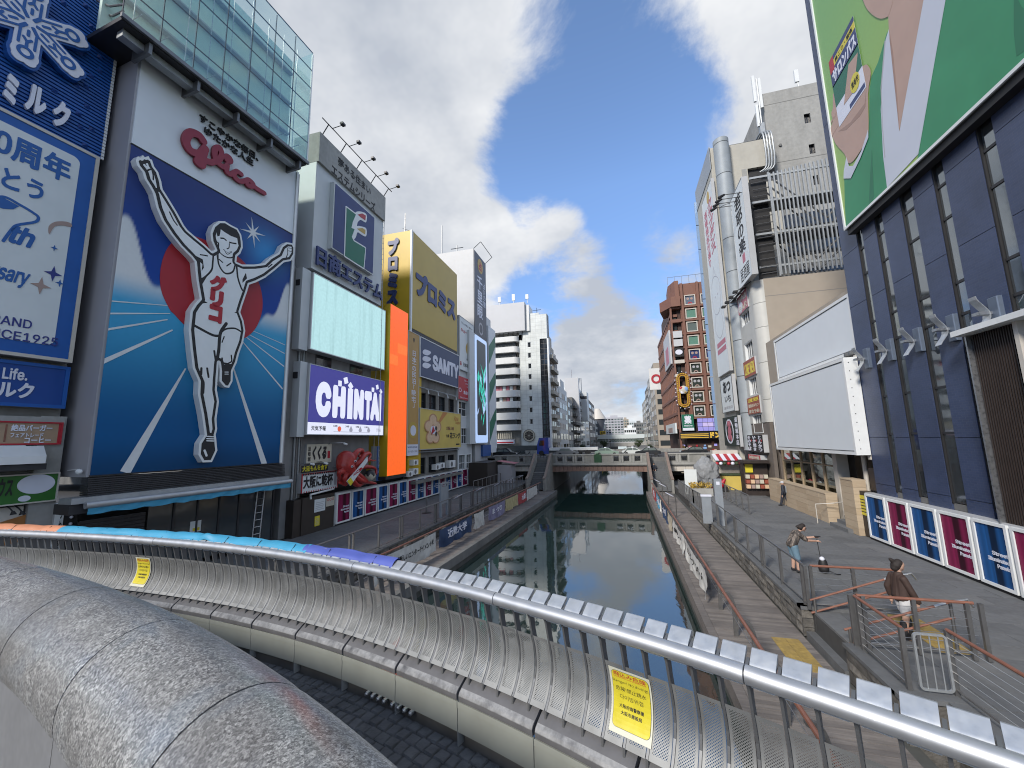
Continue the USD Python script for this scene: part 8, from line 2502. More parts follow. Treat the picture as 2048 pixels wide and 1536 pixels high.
for a, b, top_, m, fl_, cl, lab, bc in row_l:
    s0, s1 = lf(a), lf(b)
    far_block(lab, LF, s0, s1 - .2, zl((a + b) / 2 - 2, top_), m, fl_, cl, depth=10 if s0 > 76 else .2, frontcols=3 if s0 > 76 else 0, wm=G4, balc=bc)
s = lf(1138)
yb_ = s + 12
t = thing('roof_board', 'big blank grey roof board with a rod on top above the left canal row', 'billboard', (-20, yb_, 20))
p0, p1 = aty(1132, 826, yb_), aty(1156, 755, yb_)
part(t, 'board', wbox(p0[0], p1[0], yb_, yb_ + 2, p0[2] - 2, p1[2]), 'side_grey_pale')
part(t, 'rod', bars([(A([(p0[0] + p1[0]) / 2, yb_ + 1, p1[2]]), A([(p0[0] + p1[0]) / 2, yb_ + 1, p1[2] + 2.2]))], .08, 4), 'side_grey')
yb_ = lf(1161) + 4
p0, p1 = aty(1160, 800, yb_), aty(1173, 783, yb_)
t = thing('roof_house', 'white roof house with dark lettering and a lattice mast on the white slab', 'building', (p0[0], yb_, p0[2]))
part(t, 'house', wbox(p0[0], p1[0], yb_, yb_ + 6, p0[2] - 6, p1[2]), 'panel_light')
part(t, 'dark_strip', wbox(p0[0] + .1, p1[0], yb_ - .05, yb_, p1[2] - 2.1, p1[2] - 1.3), 'dark_metal')
part(t, 'mast', bars([(A([p1[0] - 2 + d, yb_, p1[2]]), A([p1[0] - 1.6 + d * .3, yb_, p1[2] + 4])) for d in (-.6, .6)], .12, 4), 'galvanised')
# domed hall
yd = 185.0
p0, p1, p2 = aty(1194, 836, yd), aty(1211, 836, yd), aty(1196, 815, yd)
t = thing('domed_hall', 'hall with a flaring pale dome roof at the end of the left canal row', 'building', (p0[0], yd, DK))
rr = (p1[0] - p0[0]) * 1.0
cxd = p0[0] - .2
part(t, 'drum', tube(A([[cxd, yd + 8, DK], [cxd, yd + 8, p0[2] - 6.5], [cxd, yd + 8, p0[2] - .3]]), [rr * .62, rr * .62, rr * .93], 24), 'slate_dark', smooth=30)
part(t, 'roof', tube(A([[cxd, yd + 8, p0[2] - .3], [cxd, yd + 8, p0[2] + .5], [cxd, yd + 8, p2[2]]]), [rr * 1.02, rr * .98, rr * .3], 24), 'frame_beige', smooth=30)
# right row
RF = PRx(8.2)
rfp = lambda px_: RF.px(px_, 850)[0]
for a, b, top_, m, fl_, cl, lab in ((1306, 1315, 715, 'beige_wall', 8, 2, 'beige slab just beyond the brown store with a red ring emblem at the roof'), (1300.5, 1305.5, 745, 'concrete', 8, 2, 'grey building with a metal balcony box in the right canal row'), (1294, 1300, 768, 'concrete_dark', 8, 2, 'dark clad building in the right canal row'), (1286.5, 1293.5, 798, 'cream_grey', 7, 2, 'pale building at the far end of the right canal row')):
    s0, s1 = rfp(a), rfp(b)
    far_block(lab, RF, s0, s1 - .15, RF.px((a + b) / 2, top_)[1], m, fl_, cl, depth=12, wm=G4, roof=False, frontcols=2)
rg_ = thing('ring_emblem', 'red ring emblem on a white roof panel beside the brown store', 'sign', (8, 88, 24))
pE_ = aty(1307, 758, 84.5)
FE = Plane((0, 84.5), (1, 0))
part(rg_, 'panel', box(FE, pE_[0] - .8, pE_[0] + 1.3, pE_[2] - 2.2, pE_[2] + 2.2, -.3, 0), 'balcony_white')
part(rg_, 'ring', extrude(FE, Point(pE_[0] + .5, pE_[2]).buffer(.95).difference(Point(pE_[0] + .5, pE_[2]).buffer(.55)), .01, .1), 'sign_red')
# end of the vista: covered bridge, blocks, small trees
yk = 175.0
a, b = aty(1203, 884, yk), aty(1290, 866, yk)
z0k, z1k = aty(1240, 884, yk)[2], aty(1240, 870, yk)[2]
sk = thing('covered_walkway', 'pale glazed covered walkway crossing the far end of the canal', 'bridge', (0, yk, z0k))
part(sk, 'deck', wbox(-16, 14, yk, yk + 6, z0k - .9, z0k), 'side_grey_pale')
for k in range(26):
    x = -16 + k * 1.15
    part(sk, 'glass_panel', wbox(x + .05, x + 1.1, yk + .1, yk + .2, z0k + .02, z0k + 1.4), 'glass_pale')
part(sk, 'roof', wbox(-16.5, 14.5, yk - .4, yk + 6.4, z0k + 1.42, z1k + .2), 'roof_pale')
part(sk, 'pier', wbox(-5, -2, yk + 1, yk + 5, -3, z0k - .9), 'concrete_dark')
fbk = thing('far_bridge', 'low pale far bridge below the covered walkway', 'bridge', (0, 150, 1))
part(fbk, 'span', wbox(-11, 9, 150, 156, DK - .4, DK + .9), 'concrete')
for x0, x1, top_, yy, m, fl_, cl, lab in ((1211, 1246, 834, 300, 'side_grey', 9, 6, 'big grey apartment block with white stair balconies closing the vista'), (1246, 1257, 838, 340, 'beige_wall', 8, 3, 'tan apartment block right of the big grey block'), (1257, 1270, 842, 380, 'panel_light', 6, 4, 'pale far block with a flat roof in the vista'), (1270, 1287, 845, 330, 'concrete_dark', 5, 4, 'dark far block at the right end of the vista'), (1249, 1272, 855, 260, 'balcony_white', 3, 6, 'low white building in front of the far blocks'), (1199, 1211, 848, 280, 'slate_dark', 5, 3, 'low dark building left of the big grey block')):
    a, b = aty(x0, 870, yy), aty(x1, top_, yy)
    f_ = Plane((0, yy), (1, 0))
    far_block(lab, f_, a[0], b[0], b[2], m, fl_, cl, depth=15, wm=['glass_mid', 'glass_pale'] if m != 'balcony_white' else 'glass_dark', roof=True)
a = aty(1199, 865, 240); b = aty(1211, 860, 240)
t = thing('yellow_sign', 'small yellow sign by the canal far left of the covered walkway', 'sign', (a[0], 170, a[2]))
a, b = aty(1200, 869, 170), aty(1211, 862, 170)
part(t, 'board', wbox(a[0], b[0], 170, 170.3, a[2], b[2]), 'sun_yellow')
part(t, 'lettering', text(Plane((0, 169.99), (1, 0)), '食い亭', (a[0] + .3, a[2] + .2, b[0] - .3, b[2] - .2), 0.0, .05, 2), 'black')


def leafy(label, c, r, seed, n=700):
    """A small clipped tree: trunk and a crown of leaf faces in clumps."""
    rg = np.random.default_rng(seed)
    t = thing('street_tree', label, 'tree', (c[0], c[1], DK))
    part(t, 'trunk', tube(A([[c[0], c[1], DK], [c[0] + .1, c[1], DK + (c[2] - DK) * .6], [c[0], c[1], c[2]]]), [.16, .12, .05], 6), 'brown_black')
    cl = rg.normal(0, 1, (14, 3)); cl = cl / np.linalg.norm(cl, axis=1)[:, None] * rg.uniform(.3, .95, (14, 1)) * r
    P = cl[rg.integers(14, size=n)] + rg.normal(0, r * .24, (n, 3)); P[:, 2] *= .8
    u = rg.normal(0, 1, (n, 3)); u /= np.linalg.norm(u, axis=1)[:, None]
    w = np.cross(u, rg.normal(0, 1, (n, 3))); w /= np.linalg.norm(w, axis=1)[:, None]
    L = r * .13
    V = np.stack([P - u * L, P + w * L * .6, P + u * L, P - w * L * .6], 1).reshape(-1, 3) + A(c)
    i = np.arange(n) * 4
    part(t, 'crown', (V, np.vstack([np.stack([i, i + 1, i + 2], 1), np.stack([i, i + 2, i + 3], 1)])), 'leaves')


for k, (px_, py, yy, r, lab) in enumerate(((1165, 893, 82, .6, 'small green tree by the left far canal wall'), (1207, 892, 120, 1.1, 'dark green tree left of the far low bridge'), (1277, 890, 120, 1.1, 'dark green tree right of the far low bridge'), (1300, 893, 90, .6, 'small tree before the pale far building on the right'))):
    c = aty(px_, py, yy); leafy(lab, (c[0], yy, max(c[2], DK + r)), r, 20 + k)
for k, (px_, top_, yy) in enumerate(((1150, 880, 58), (1194, 875, 59), (1221, 882, 59), (990, 830, 58))):
    x = aty(px_, 900, yy)[0]; z = aty(px_, top_, yy)[2]
    l = thing('street_lamp', 'thin dark street lamp on the road bridge, ' + ['behind the truck load', 'over the green plate', 'right of the green plate', 'in front of the white tower'][k], 'street lamp', (x, yy, RDZ))
    part(l, 'pole', tube(A([[x, yy, RDZ], [x, yy, z]]), .06, 6), 'dark_metal')
    part(l, 'head', arr(ball((x, yy, z), .16, 8)), 'dark_metal', smooth=True)

# fences, lamps, banners
for nm_, c_ in (('cloth_white', (.52, .52, .50)), ('cloth_navy', (.022, .05, .12)), ('cloth_violet', (.20, .19, .30)), ('cloth_gold', (.42, .37, .20)), ('cloth_red', (.34, .05, .055)), ('cloth_beige', (.40, .36, .28)), ('cloth_sky', (.07, .27, .42)), ('tarp_grey', (.22, .23, .24)), ('flower_gold', (.40, .27, .05))):
    mat(nm_, c_, .7, var=.15, scale=5, stain=.35, stain_scale=2.0)
V3 = lambda *a: A(a, float)


def fence(name, label, pts, h=1.05, gap=1.75, mat_='post_metal', top='post_metal', twin=2, wires=0, bottom=True, r=.024):
    """Posts (every second one doubled), a top rail, a low rail, and cables; pts = [(x, y, z), ...]."""
    t = thing(name, label, 'railing', pts[0])
    p = A(pts, float)
    for a, b in zip(p[:-1], p[1:]):
        u = lambda z: (a + V3(0, 0, z), b + V3(0, 0, z))
        part(t, 'top_rail', bars([u(h)], r * 1.25, 8), top, smooth=40)
        if bottom:
            part(t, 'low_rail', bars([u(.12)], r * .8, 6), mat_)
        for k in range(wires):
            part(t, 'cable', bars([u(h * (k + 1) / (wires + 1))], .006, 4), 'steel')
        n = max(1, int(round(np.linalg.norm(b - a) / gap)))
        for k in range(n + 1):
            c = a + (b - a) * k / n
            d = (b - a) / np.linalg.norm(b - a) * .11
            for o in ((-1, 1) if twin and k % twin == 0 else (0,)):
                q = c + d * o
                part(t, 'post', wbox(q[0] - .035, q[0] + .035, q[1] - .03, q[1] + .03, q[2], q[2] + h), mat_)
    return t


fence('steel_fence', 'long grey steel fence on the low stone wall along the right boardwalk', [(4.33, 12.5, .05), (4.33, 24, .05)])
fence('steel_fence', 'sloping grey fence with close set posts near the right bridge stairs', [(4.33, 24.2, .05), (4.33, 29.5, -.1), (4.25, 36, -.1)], gap=.62, twin=0)
fence('steel_fence', 'grey fence beside the ramp in front of the food stalls', [(6.75, 26.2, .02), (6.75, 35.5, .02)], gap=1.3, twin=0)
fence('steel_fence', 'grey steel fence along the edge of the left promenade', [(-10.12, 10, .05), (-10.12, 26, .05)])
fence('steel_fence', 'close set grey fence at the far end of the left promenade edge', [(-10.12, 26.3, .05), (-10.0, 40, -.1)], gap=.9, twin=0)
fence('steel_fence', 'short grey fence in front of the dark stall on the left promenade', [(-12.6, 33, 0), (-12.6, 41, 0)], gap=1.2, twin=0)
fence('step_railing', 'brown topped railing across the promenade at the far side of the stone steps', [(4.5, 12.52, .02), (6.35, 12.52, .02)], gap=.95, top='brown_rail', twin=0, wires=6)
fence('step_railing', 'brown topped railing across the promenade at the near side of the stone steps', [(4.55, 10.5, .02), (6.5, 10.5, .02)], gap=.95, top='brown_rail', twin=2, wires=6)
fence('step_railing', 'short cable railing from the steps towards the small barrier gate', [(4.5, 10.45, .02), (4.5, 9.0, .02)], gap=1.5, top='brown_rail', twin=2, wires=6)
fence('cable_railing', 'long cable railing with a brown top rail running out of the lower right corner', [(5.15, 9.0, .04), (5.15, 3.2, .04)], gap=2.5, top='brown_rail', twin=0, wires=7)
for nm, a, b in (('far', V3(6.3, 12.35, 1.0), V3(4.35, 12.35, .28)), ('near', V3(6.3, 10.72, 1.0), V3(4.35, 10.72, .28))):
    t = thing('step_handrail', f'sloping brown handrail down the {nm} side of the stone steps', 'handrail', b)
    for dz in (0, -.3):
        part(t, 'rail', bars([(a + V3(0, 0, dz), b + V3(0, 0, dz))], .024, 8), 'brown_rail', smooth=40)
    part(t, 'end', tube([a, a + V3(.25, 0, .06), a + V3(.34, 0, -.08)], .024, 8), 'steel', smooth=40)
    for k in (.02, .95):
        c = a + (b - a) * k
        part(t, 'post', bars([(c, V3(c[0], c[1], 0.0 if k < .5 else BZ + .2))], .03, 8), 'post_metal')
    part(t, 'sleeve', bars([(a + (b - a) * .06, a + (b - a) * .16)], .028, 8), 'alu_pipe')
t = thing('barrier_gate', 'small tubular steel barrier gate with rounded corners by the cable railing', 'gate', (4.6, 8.95, 0))
FGa = Plane((4.6, 8.95), (1, 0))
part(t, 'frame', extrude(FGa, sbox(.1, .2, .42, .95).buffer(.08).difference(sbox(.1, .2, .42, .95).buffer(.045)), -.018, .018), 'galvanised')
for k in range(3):
    part(t, 'bar', bars([(FGa.w(V3(.14 + .12 * k, .15, 0)), FGa.w(V3(.14 + .12 * k, 1.0, 0)))], .010, 6), 'galvanised')


def draped(name, label, pf, s0, s1, zt, zb, m, words=None, tm='black', seed=0, nrm=(1, 0, 0), sag=.1):
    """A cloth banner hung on a rail: folds, an uneven lower edge, printed lettering."""
    n, k = 44, 9
    t = thing(name, label, 'banner', (*pf(s0), zb))
    nr = V3(*nrm)

    def at_(u, v, off=0.0):
        s = s0 + (s1 - s0) * u
        w = meshkit.fbm(V3(u * 9, v * 2.2, seed * 7.7), 3) - .5
        z = zt + (zb - zt) * v * (1 + .25 * (meshkit.fbm(V3(u * 6, seed * 3.1, 2), 2) - .5)) - sag * math.sin(math.pi * u) * (1 - v) * .4
        return V3(*pf(s), z) + nr * (.05 + .20 * w * (.35 + v) + off)
    V = A([at_(i / n, j / k) for i in range(n + 1) for j in range(k + 1)])
    F = []
    for i in range(n):
        for j in range(k):
            q = i * (k + 1) + j
            F += [[q, q + k + 1, q + k + 2], [q, q + k + 2, q + 1]]
    part(t, 'cloth', (V, A(F)), m, smooth=True)
    if words:
        from shapely import transform
        x0, x1, y0, y1 = words[1:]
        g = fit(glyphs(words[0], 3), 0, 0, 1, 1)
        v, f = [], []
        for q in getattr(g, 'geoms', [g]):
            a, b = trimesh.creation.triangulate_polygon(q.segmentize(.03), engine='earcut')
            f.append(b + sum(len(x) for x in v)); v.append(a)
        v = np.vstack(v)
        part(t, 'lettering', (A([at_(x0 + (x1 - x0) * (p[0] if nrm[0] > 0 else p[0]), y1 + (y0 - y1) * p[1], .012) for p in v]), np.vstack(f)), tm)
    return t


railL = lambda y: (ledge_y(y) - 1.0, y)
railR = lambda y: (2.32, y)
for nm, pf, ya, yb, xo in (('left', railL, 12.0, 40, 0), ('right', railR, 5.5, 39.5, 0)):
    t = thing('boardwalk_railing', f'brown topped railing with dark curved posts along the {nm} boardwalk', 'railing', (*pf(ya), BZ))
    ys = np.arange(ya, yb, 1.66)
    part(t, 'top_rail', tube([V3(*pf(y), BZ + 1.06) for y in ys], .04, 8), 'brown_rail', smooth=40)
    dx = .3 if nm == 'left' else -.3
    for y in ys:
        x = pf(y)[0]
        pw = Plane((0, y), (1, 0))
        part(t, 'post', extrude(pw, stroke(smoothline([(x - dx * .7, BZ), (x - dx * .75, BZ + .6), (x - dx * .5, BZ + .95), (x, BZ + 1.03)], 4), .10), -.03, .03), 'post_metal')
    part(t, 'low_cable', tube([V3(pf(y)[0] - (.2 if nm == 'left' else -.2), y, BZ + .45) for y in ys], .008, 4), 'steel')
for s0, s1, m, lab, w in ((12.9, 17.4, 'cloth_white', 'long crumpled white banner with black writing on the left railing nearest the footbridge', ('大阪新しいエンターテイメントを', .25, .96, .3, .6, )), (17.7, 21.6, 'cloth_navy', 'navy banner with big white writing on the left boardwalk railing', ('近畿大学', .22, .80, .12, .62)), (21.9, 23.4, 'cloth_white', 'bunched up white banner after the navy one on the left railing', None), (24.2, 27.4, 'cloth_violet', 'violet and gold faded banner on the left boardwalk railing', ('まつり', .2, .8, .2, .6)), (27.5, 30.4, 'cloth_gold', 'yellow and pink banner on the left boardwalk railing', None), (30.6, 33.0, 'cloth_red', 'red and white banner on the left boardwalk railing', ('水都', .4, .9, .2, .7)), (33.2, 36.6, 'cloth_white', 'last white banner on the left railing before the bridge stairs', None)):
    draped('rail_banner', lab, lambda y: (railL(y)[0] + .06, y), s0, s1, BZ + 1.02, BZ + .18, m, w, 'snow_white' if m in ('cloth_navy', 'cloth_violet', 'cloth_red') else 'black', int(s0 * 10))
for s0, s1, m, lab, w in ((18.3, 14.0, 'cloth_white', 'crumpled white banner nearest the footbridge on the right boardwalk railing', ('エンターテイメント', .1, .9, .3, .6)), (22.3, 18.5, 'cloth_white', 'second white banner on the right boardwalk railing', ('新しい', .2, .8, .3, .6)), (24.6, 22.6, 'cloth_beige', 'beige banner on the right boardwalk railing', None), (28.2, 24.9, 'cloth_navy', 'navy banner on the right boardwalk railing', ('大学', .2, .8, .2, .7)), (29.3, 28.4, 'cloth_white', 'narrow white banner between the navy and sky blue banners on the right', None), (32.6, 29.5, 'cloth_sky', 'sky blue banner with white spots on the right railing', ('水の都', .2, .8, .2, .7)), (36.5, 32.9, 'cloth_red', 'red and white banner at the far end of the right railing', ('祭', .3, .7, .1, .8))):
    draped('rail_banner', lab, lambda y: (2.26, y), s0, s1, BZ + 1.02, BZ + .22, m, w, 'snow_white' if m in ('cloth_navy', 'cloth_sky', 'cloth_red') else 'black', int(s0 * 10), (-1, 0, 0))


def disc_lamp(label, base, top, side, rd=.30):
    """A curved pole with a white oval reflector."""
    t = thing('disc_lamp', label, 'street lamp', base)
    b, e = V3(*base), V3(*top)
    L = smoothline([b, V3(b[0], b[1], b[2] + (e[2] - b[2]) * .75), V3(b[0] * .85 + e[0] * .15, b[1], e[2] * .95 + b[2] * .05), e + V3(0, 0, .12)], 6)
    part(t, 'pole', tube(L, .035, 6), 'post_metal', smooth=40)
    d = m3.Manifold.sphere(rd, 20).scale([1, 1, .09]).rotate([0, -28 * side, 0]).translate([float(x) for x in e])
    part(t, 'reflector', arr(d), 'snow_white', smooth=True)


for k, (dx_, dy_, pxb) in enumerate(((915.6, 993.6, 0), (959, 978.6, 0), (993.5, 969, 0), (1020.5, 960, 0), (1041.4, 953, 0))):
    e = atx(dx_, dy_, -9.6)
    disc_lamp('curved lamp with a white disc over the left boardwalk, ' + ['nearest', 'second', 'third', 'fourth', 'farthest'][k] + ' from the footbridge', (-10.0, e[1] - .1, 0), e, 1)
for k, (dx_, dy_) in enumerate(((1339, 989), (1325, 970), (1315, 962), (1307, 956))):
    e = atx(dx_, dy_, 2.75)
    disc_lamp('curved lamp with a white disc over the right boardwalk, ' + ['nearest', 'second', 'third', 'farthest'][k] + ' from the footbridge', (3.1, e[1] + .1, BZ), e, -1)

# things standing on the promenades
def at0(x, y, z=0.0): return atz(x, y, z)


c = at0(888, 1032)
t = thing('map_board', 'blue grey metal map board on two legs on the left promenade', 'board', c)
for o in (-.45, .45):
    part(t, 'leg', wbox(c[0] - .05, c[0] + .05, c[1] + o - .09, c[1] + o + .09, 0, 1.9), 'side_steel')
part(t, 'panel', wbox(c[0] - .04, c[0] + .04, c[1] - .36, c[1] + .36, .75, 1.75), 'side_steel')
part(t, 'top', wbox(c[0] - .08, c[0] + .08, c[1] - .55, c[1] + .55, 1.9, 1.98), 'side_steel')
c = at0(853, 1026)
t = thing('bollard', 'short dark bollard post on the left promenade', 'bollard', c)
part(t, 'post', tube([c, c + V3(0, 0, .95), c + V3(0, 0, 1.0)], [.06, .055, .03], 10), 'post_metal', smooth=40)
part(t, 'base_plate', tube([c, c + V3(0, 0, .02)], .3, 14), 'dark_metal')
c = at0(1443, 1052, -.02)
t = thing('sign_pillar', 'tall slim grey information pillar on the right promenade', 'pillar', c)
part(t, 'shaft', wbox(c[0] - .18, c[0] + .18, c[1] - .06, c[1] + .06, 0, 2.3), 'side_steel')
part(t, 'mark', wbox(c[0] - .08, c[0] + .08, c[1] - .07, c[1] - .061, 2.0, 2.16), 'snow_white')
t = thing('map_board', 'low grey board with a white top beside the slim pillar on the right', 'board', c)
part(t, 'panel', wbox(c[0] - .75, c[0] - .3, c[1] + .4, c[1] + .46, 0, 1.35), 'side_steel')
part(t, 'cap', wbox(c[0] - .78, c[0] - .27, c[1] + .36, c[1] + .5, 1.35, 1.45), 'snow_white')
c = at0(1404, 992)
t = thing('planter', 'concrete planter with yellow flowers before the right underpass', 'planter', c)
part(t, 'trough', wbox(c[0] - .8, c[0] + .8, c[1], c[1] + .7, 0, .55), 'concrete')
rg = np.random.default_rng(2)
P = np.stack([c[0] + rg.uniform(-.75, .75, 260), c[1] + rg.uniform(0, .7, 260), .55 + rg.uniform(0, .4, 260)], 1)
V = (P[:, None] + rg.normal(0, .07, (260, 3, 3))).reshape(-1, 3)
part(t, 'flowers', (V, np.arange(780).reshape(-1, 3)), 'flower_gold', kind='stuff')
part(t, 'white_board', wbox(c[0] - 1.0, c[0] - .1, c[1] + .9, c[1] + 1.0, 0, 1.9), 'board_white')
c = at0(1421, 985)
t = thing('covered_cart', 'cart covered with crumpled grey tarpaulin before the right end of the bridge', 'cart', c)
V = trimesh.creation.icosphere(3, 1.0)
q = V.vertices * V3(.95, .9, 1.35); q *= (1 + .55 * (meshkit.fbm(V.vertices * 2.2 + 5, 4) - .5))[:, None]
part(t, 'tarpaulin', (q + c + V3(0, 0.6, 1.35), V.faces), 'tarp_grey')
c = at0(1462, 1000)
st_ = thing('food_stall', 'takeaway stall with a red striped awning and a sloping yellow green counter', 'stall', c)
part(st_, 'back', wbox(7.6, 9.6, 39, 40, 0, 3.2), 'frame_beige')
for k in range(7):
    part(st_, 'awning_stripe', (A([[7.5 + .3 * k, 39, 2.9], [7.8 + .3 * k, 39, 2.9], [7.8 + .3 * k, 37.6, 2.4], [7.5 + .3 * k, 37.6, 2.4]]), A([[0, 1, 2], [0, 2, 3]])), 'sign_red' if k % 2 else 'snow_white')
    part(st_, 'lantern', arr(ball((7.6 + .3 * k, 37.6, 2.15), .15, 10)), ['sign_red', 'snow_white', 'leaves'][k % 3], smooth=True)
part(st_, 'counter', wbox(7.5, 9.6, 37.4, 38.2, 0, 1.2), 'butter_yellow')
part(st_, 'counter_top', wbox(7.4, 9.7, 37.3, 38.3, 1.2, 1.3), 'leaves')
t = thing('red_machine', 'red scooter parked under a dark frame by the food stall', 'scooter', (7.0, 36, 0))
part(t, 'body', arr(chain([((6.9, 36, .45), .28), ((7.4, 36, .5), .24), ((7.7, 36, .95), .12)], 12)), 'sign_red', smooth=40)
part(t, 'wheel', extrude(Plane((0, 36.0), (1, 0)), union_all([Point(6.8, .25).buffer(.25), Point(7.7, .25).buffer(.25)]), -.06, .06), 'black')
t = thing('food_display', 'dark stall with shelves of packed food at the foot of the cream building', 'stall', (9.2, 34, 0))
part(t, 'shell', MB().wbox(8.7, 10.3, 34.2, 35.2, 0, 2.4).wbox(8.6, 10.3, 33.6, 35.2, 2.4, 2.6), 'brown_black')
for i in range(3):
    for j in range(5):
        part(t, 'food_pack', wbox(8.75 + .3 * j, 9.0 + .3 * j, 33.9, 34.2, .55 + .36 * i, .82 + .36 * i), ['biscuit', 'sign_rust', 'frame_cream', 'print_tan'][(i * 5 + j * 3) % 4])
part(t, 'yellow_menu', wbox(8.8, 9.3, 34.1, 34.19, 1.7, 2.3), 'sign_yellow')
t = thing('dark_stall', 'dark brown timber stall with a pink awning at the far left promenade', 'stall', (-14, 38, 0))
part(t, 'box', wbox(-15.2, -13.2, 38.5, 43.5, 0, 2.3), 'dark_brown')
part(t, 'booth', wbox(-13.1, -11.6, 41.6, 43.4, 0, 1.9), 'side_grey')
part(t, 'awning', (A([[-13.2, 41.5, 2.3], [-11.2, 41.5, 2.0], [-11.2, 43.6, 2.0], [-13.2, 43.6, 2.3]]), A([[0, 1, 2], [0, 2, 3]])), 'sign_pink')

# people
def person(label, base, yaw, bodies, cat='person'):
    """bodies: [(part, material, [chains of (forward, left, up, radius)], step)]; each part is one blended surface."""
    t = thing('person', label, cat, base)
    cy, sy = math.cos(yaw), math.sin(yaw)
    W = lambda p: V3(base[0] + p[0] * cy - p[1] * sy, base[1] + p[0] * sy + p[1] * cy, base[2] + p[2])
    for nm, m, chs, st_ in bodies:
        part(t, nm, blend([chain([(W(p[:3]), p[3]) for p in ch], 12) if len(ch) > 1 else ball(W(ch[0][:3]), ch[0][3], 14) for ch in chs], st_, 4), m, smooth=True)
    return t


def hand(w, d):
    """Palm, four fingers and a thumb leaving the wrist w along d (unit)."""
    w, d = V3(*w), V3(*d)
    s = np.cross(d, [0, 0, 1.0]); s = s / (np.linalg.norm(s) + 1e-9); u = np.cross(s, d)
    P = lambda a, b, c, r: (*(w + d * a + s * b + u * c), r)
    out = [[P(0, 0, 0, .026), P(.075, 0, 0, .034)]]
    for k, L in enumerate((.065, .078, .072, .055)):
        b = -.03 + .02 * k
        out.append([P(.075, b, 0, .010), P(.075 + L * .55, b, -.006, .009), P(.07 + L, b, -.03, .008)])
    out.append([P(.02, -.02, 0, .012), P(.06, -.058, -.008, .010), P(.085, -.06, -.02, .009)])
    return out


for nm_, c_ in (('skin', (.42, .26, .19)), ('hair_dark', (.018, .013, .011)), ('sweater', (.045, .026, .020)), ('denim', (.12, .20, .26)), ('jacket_navy', (.02, .024, .036)), ('shoe', (.02, .02, .022)), ('cap_pale', (.45, .47, .5)), ('short_white', (.5, .5, .5))):
    mat(nm_, c_, .75, var=.12, scale=12)
mat('shirt_print', (.035, .030, .028), .8, var=.2, scale=10, stain=1.0, stain_scale=14, stain_col=(.36, .30, .25))
base = at0(1816, 1279)
LG = lambda y, f=0: [(.02, y, .92, .085), (f * .5 + .02, y, .50, .062), (f, y, .10, .045)]
person('woman with a hair bun in a loose brown sweater walking by the stone steps', base, .15, [
    ('body', 'skin', [[(0, 0, .98, .10), (0, 0, 1.30, .07)], [(.0, 0, 1.34, .055), (.02, 0, 1.45, .05), (.03, 0, 1.50, .085)], [(.03, 0, 1.50, .085), (.05, 0, 1.55, .088)], [(.115, 0, 1.505, .018), (.13, 0, 1.49, .014)], [(.10, 0, 1.45, .03), (.07, 0, 1.46, .05)], LG(.08, .12), LG(-.08, -.10), [(.12, .08, .08, .042), (.22, .08, .04, .035)], [(-.10, -.08, .08, .042), (0, -.08, .04, .035)]] +
     [[(-.02, sg * .14, 1.28, .04), (-.10 + .16 * (sg < 0), sg * .21, 1.02, .04), (-.06 + .2 * (sg < 0), sg * .22, .80, .030)] for sg in (1, -1)] + hand((-.06, .22, .79), (0, 0, -1)) + hand((.14, -.22, .79), (0, 0, -1)), .03),
    ('hair', 'hair_dark', [[(-.02, 0, 1.53, .098), (.03, 0, 1.575, .088)], [(-.06, .0, 1.47, .07), (-.02, 0, 1.53, .09)], [(-.06, 0, 1.60, .05), (-.10, 0, 1.64, .04), (-.13, 0, 1.66, .02)]], .03),
    ('sweater', 'sweater', [[(0, .08, 1.27, .095), (0, .07, .86, .125)], [(0, -.08, 1.27, .095), (0, -.07, .86, .125)], [(0, 0, 1.33, .09), (0, 0, .9, .16)]] + [[(-.02, sg * .16, 1.28, .07), (-.10 + .16 * (sg < 0), sg * .22, 1.03, .066), (-.06 + .2 * (sg < 0), sg * .23, .85, .055)] for sg in (1, -1)], .035),
    ('shorts', 'short_white', [[(.02, .08, .86, .12), (.06, .09, .60, .10)], [(.02, -.08, .86, .12), (-.03, -.09, .60, .10)]], .035),
    ('boots', 'shoe', [[(.12, .08, .36, .062), (.12, .08, .09, .055), (.25, .08, .05, .042)], [(-.10, -.08, .36, .062), (-.10, -.08, .09, .055), (.03, -.08, .05, .042)]], .03)])
base = at0(1592, 1144)
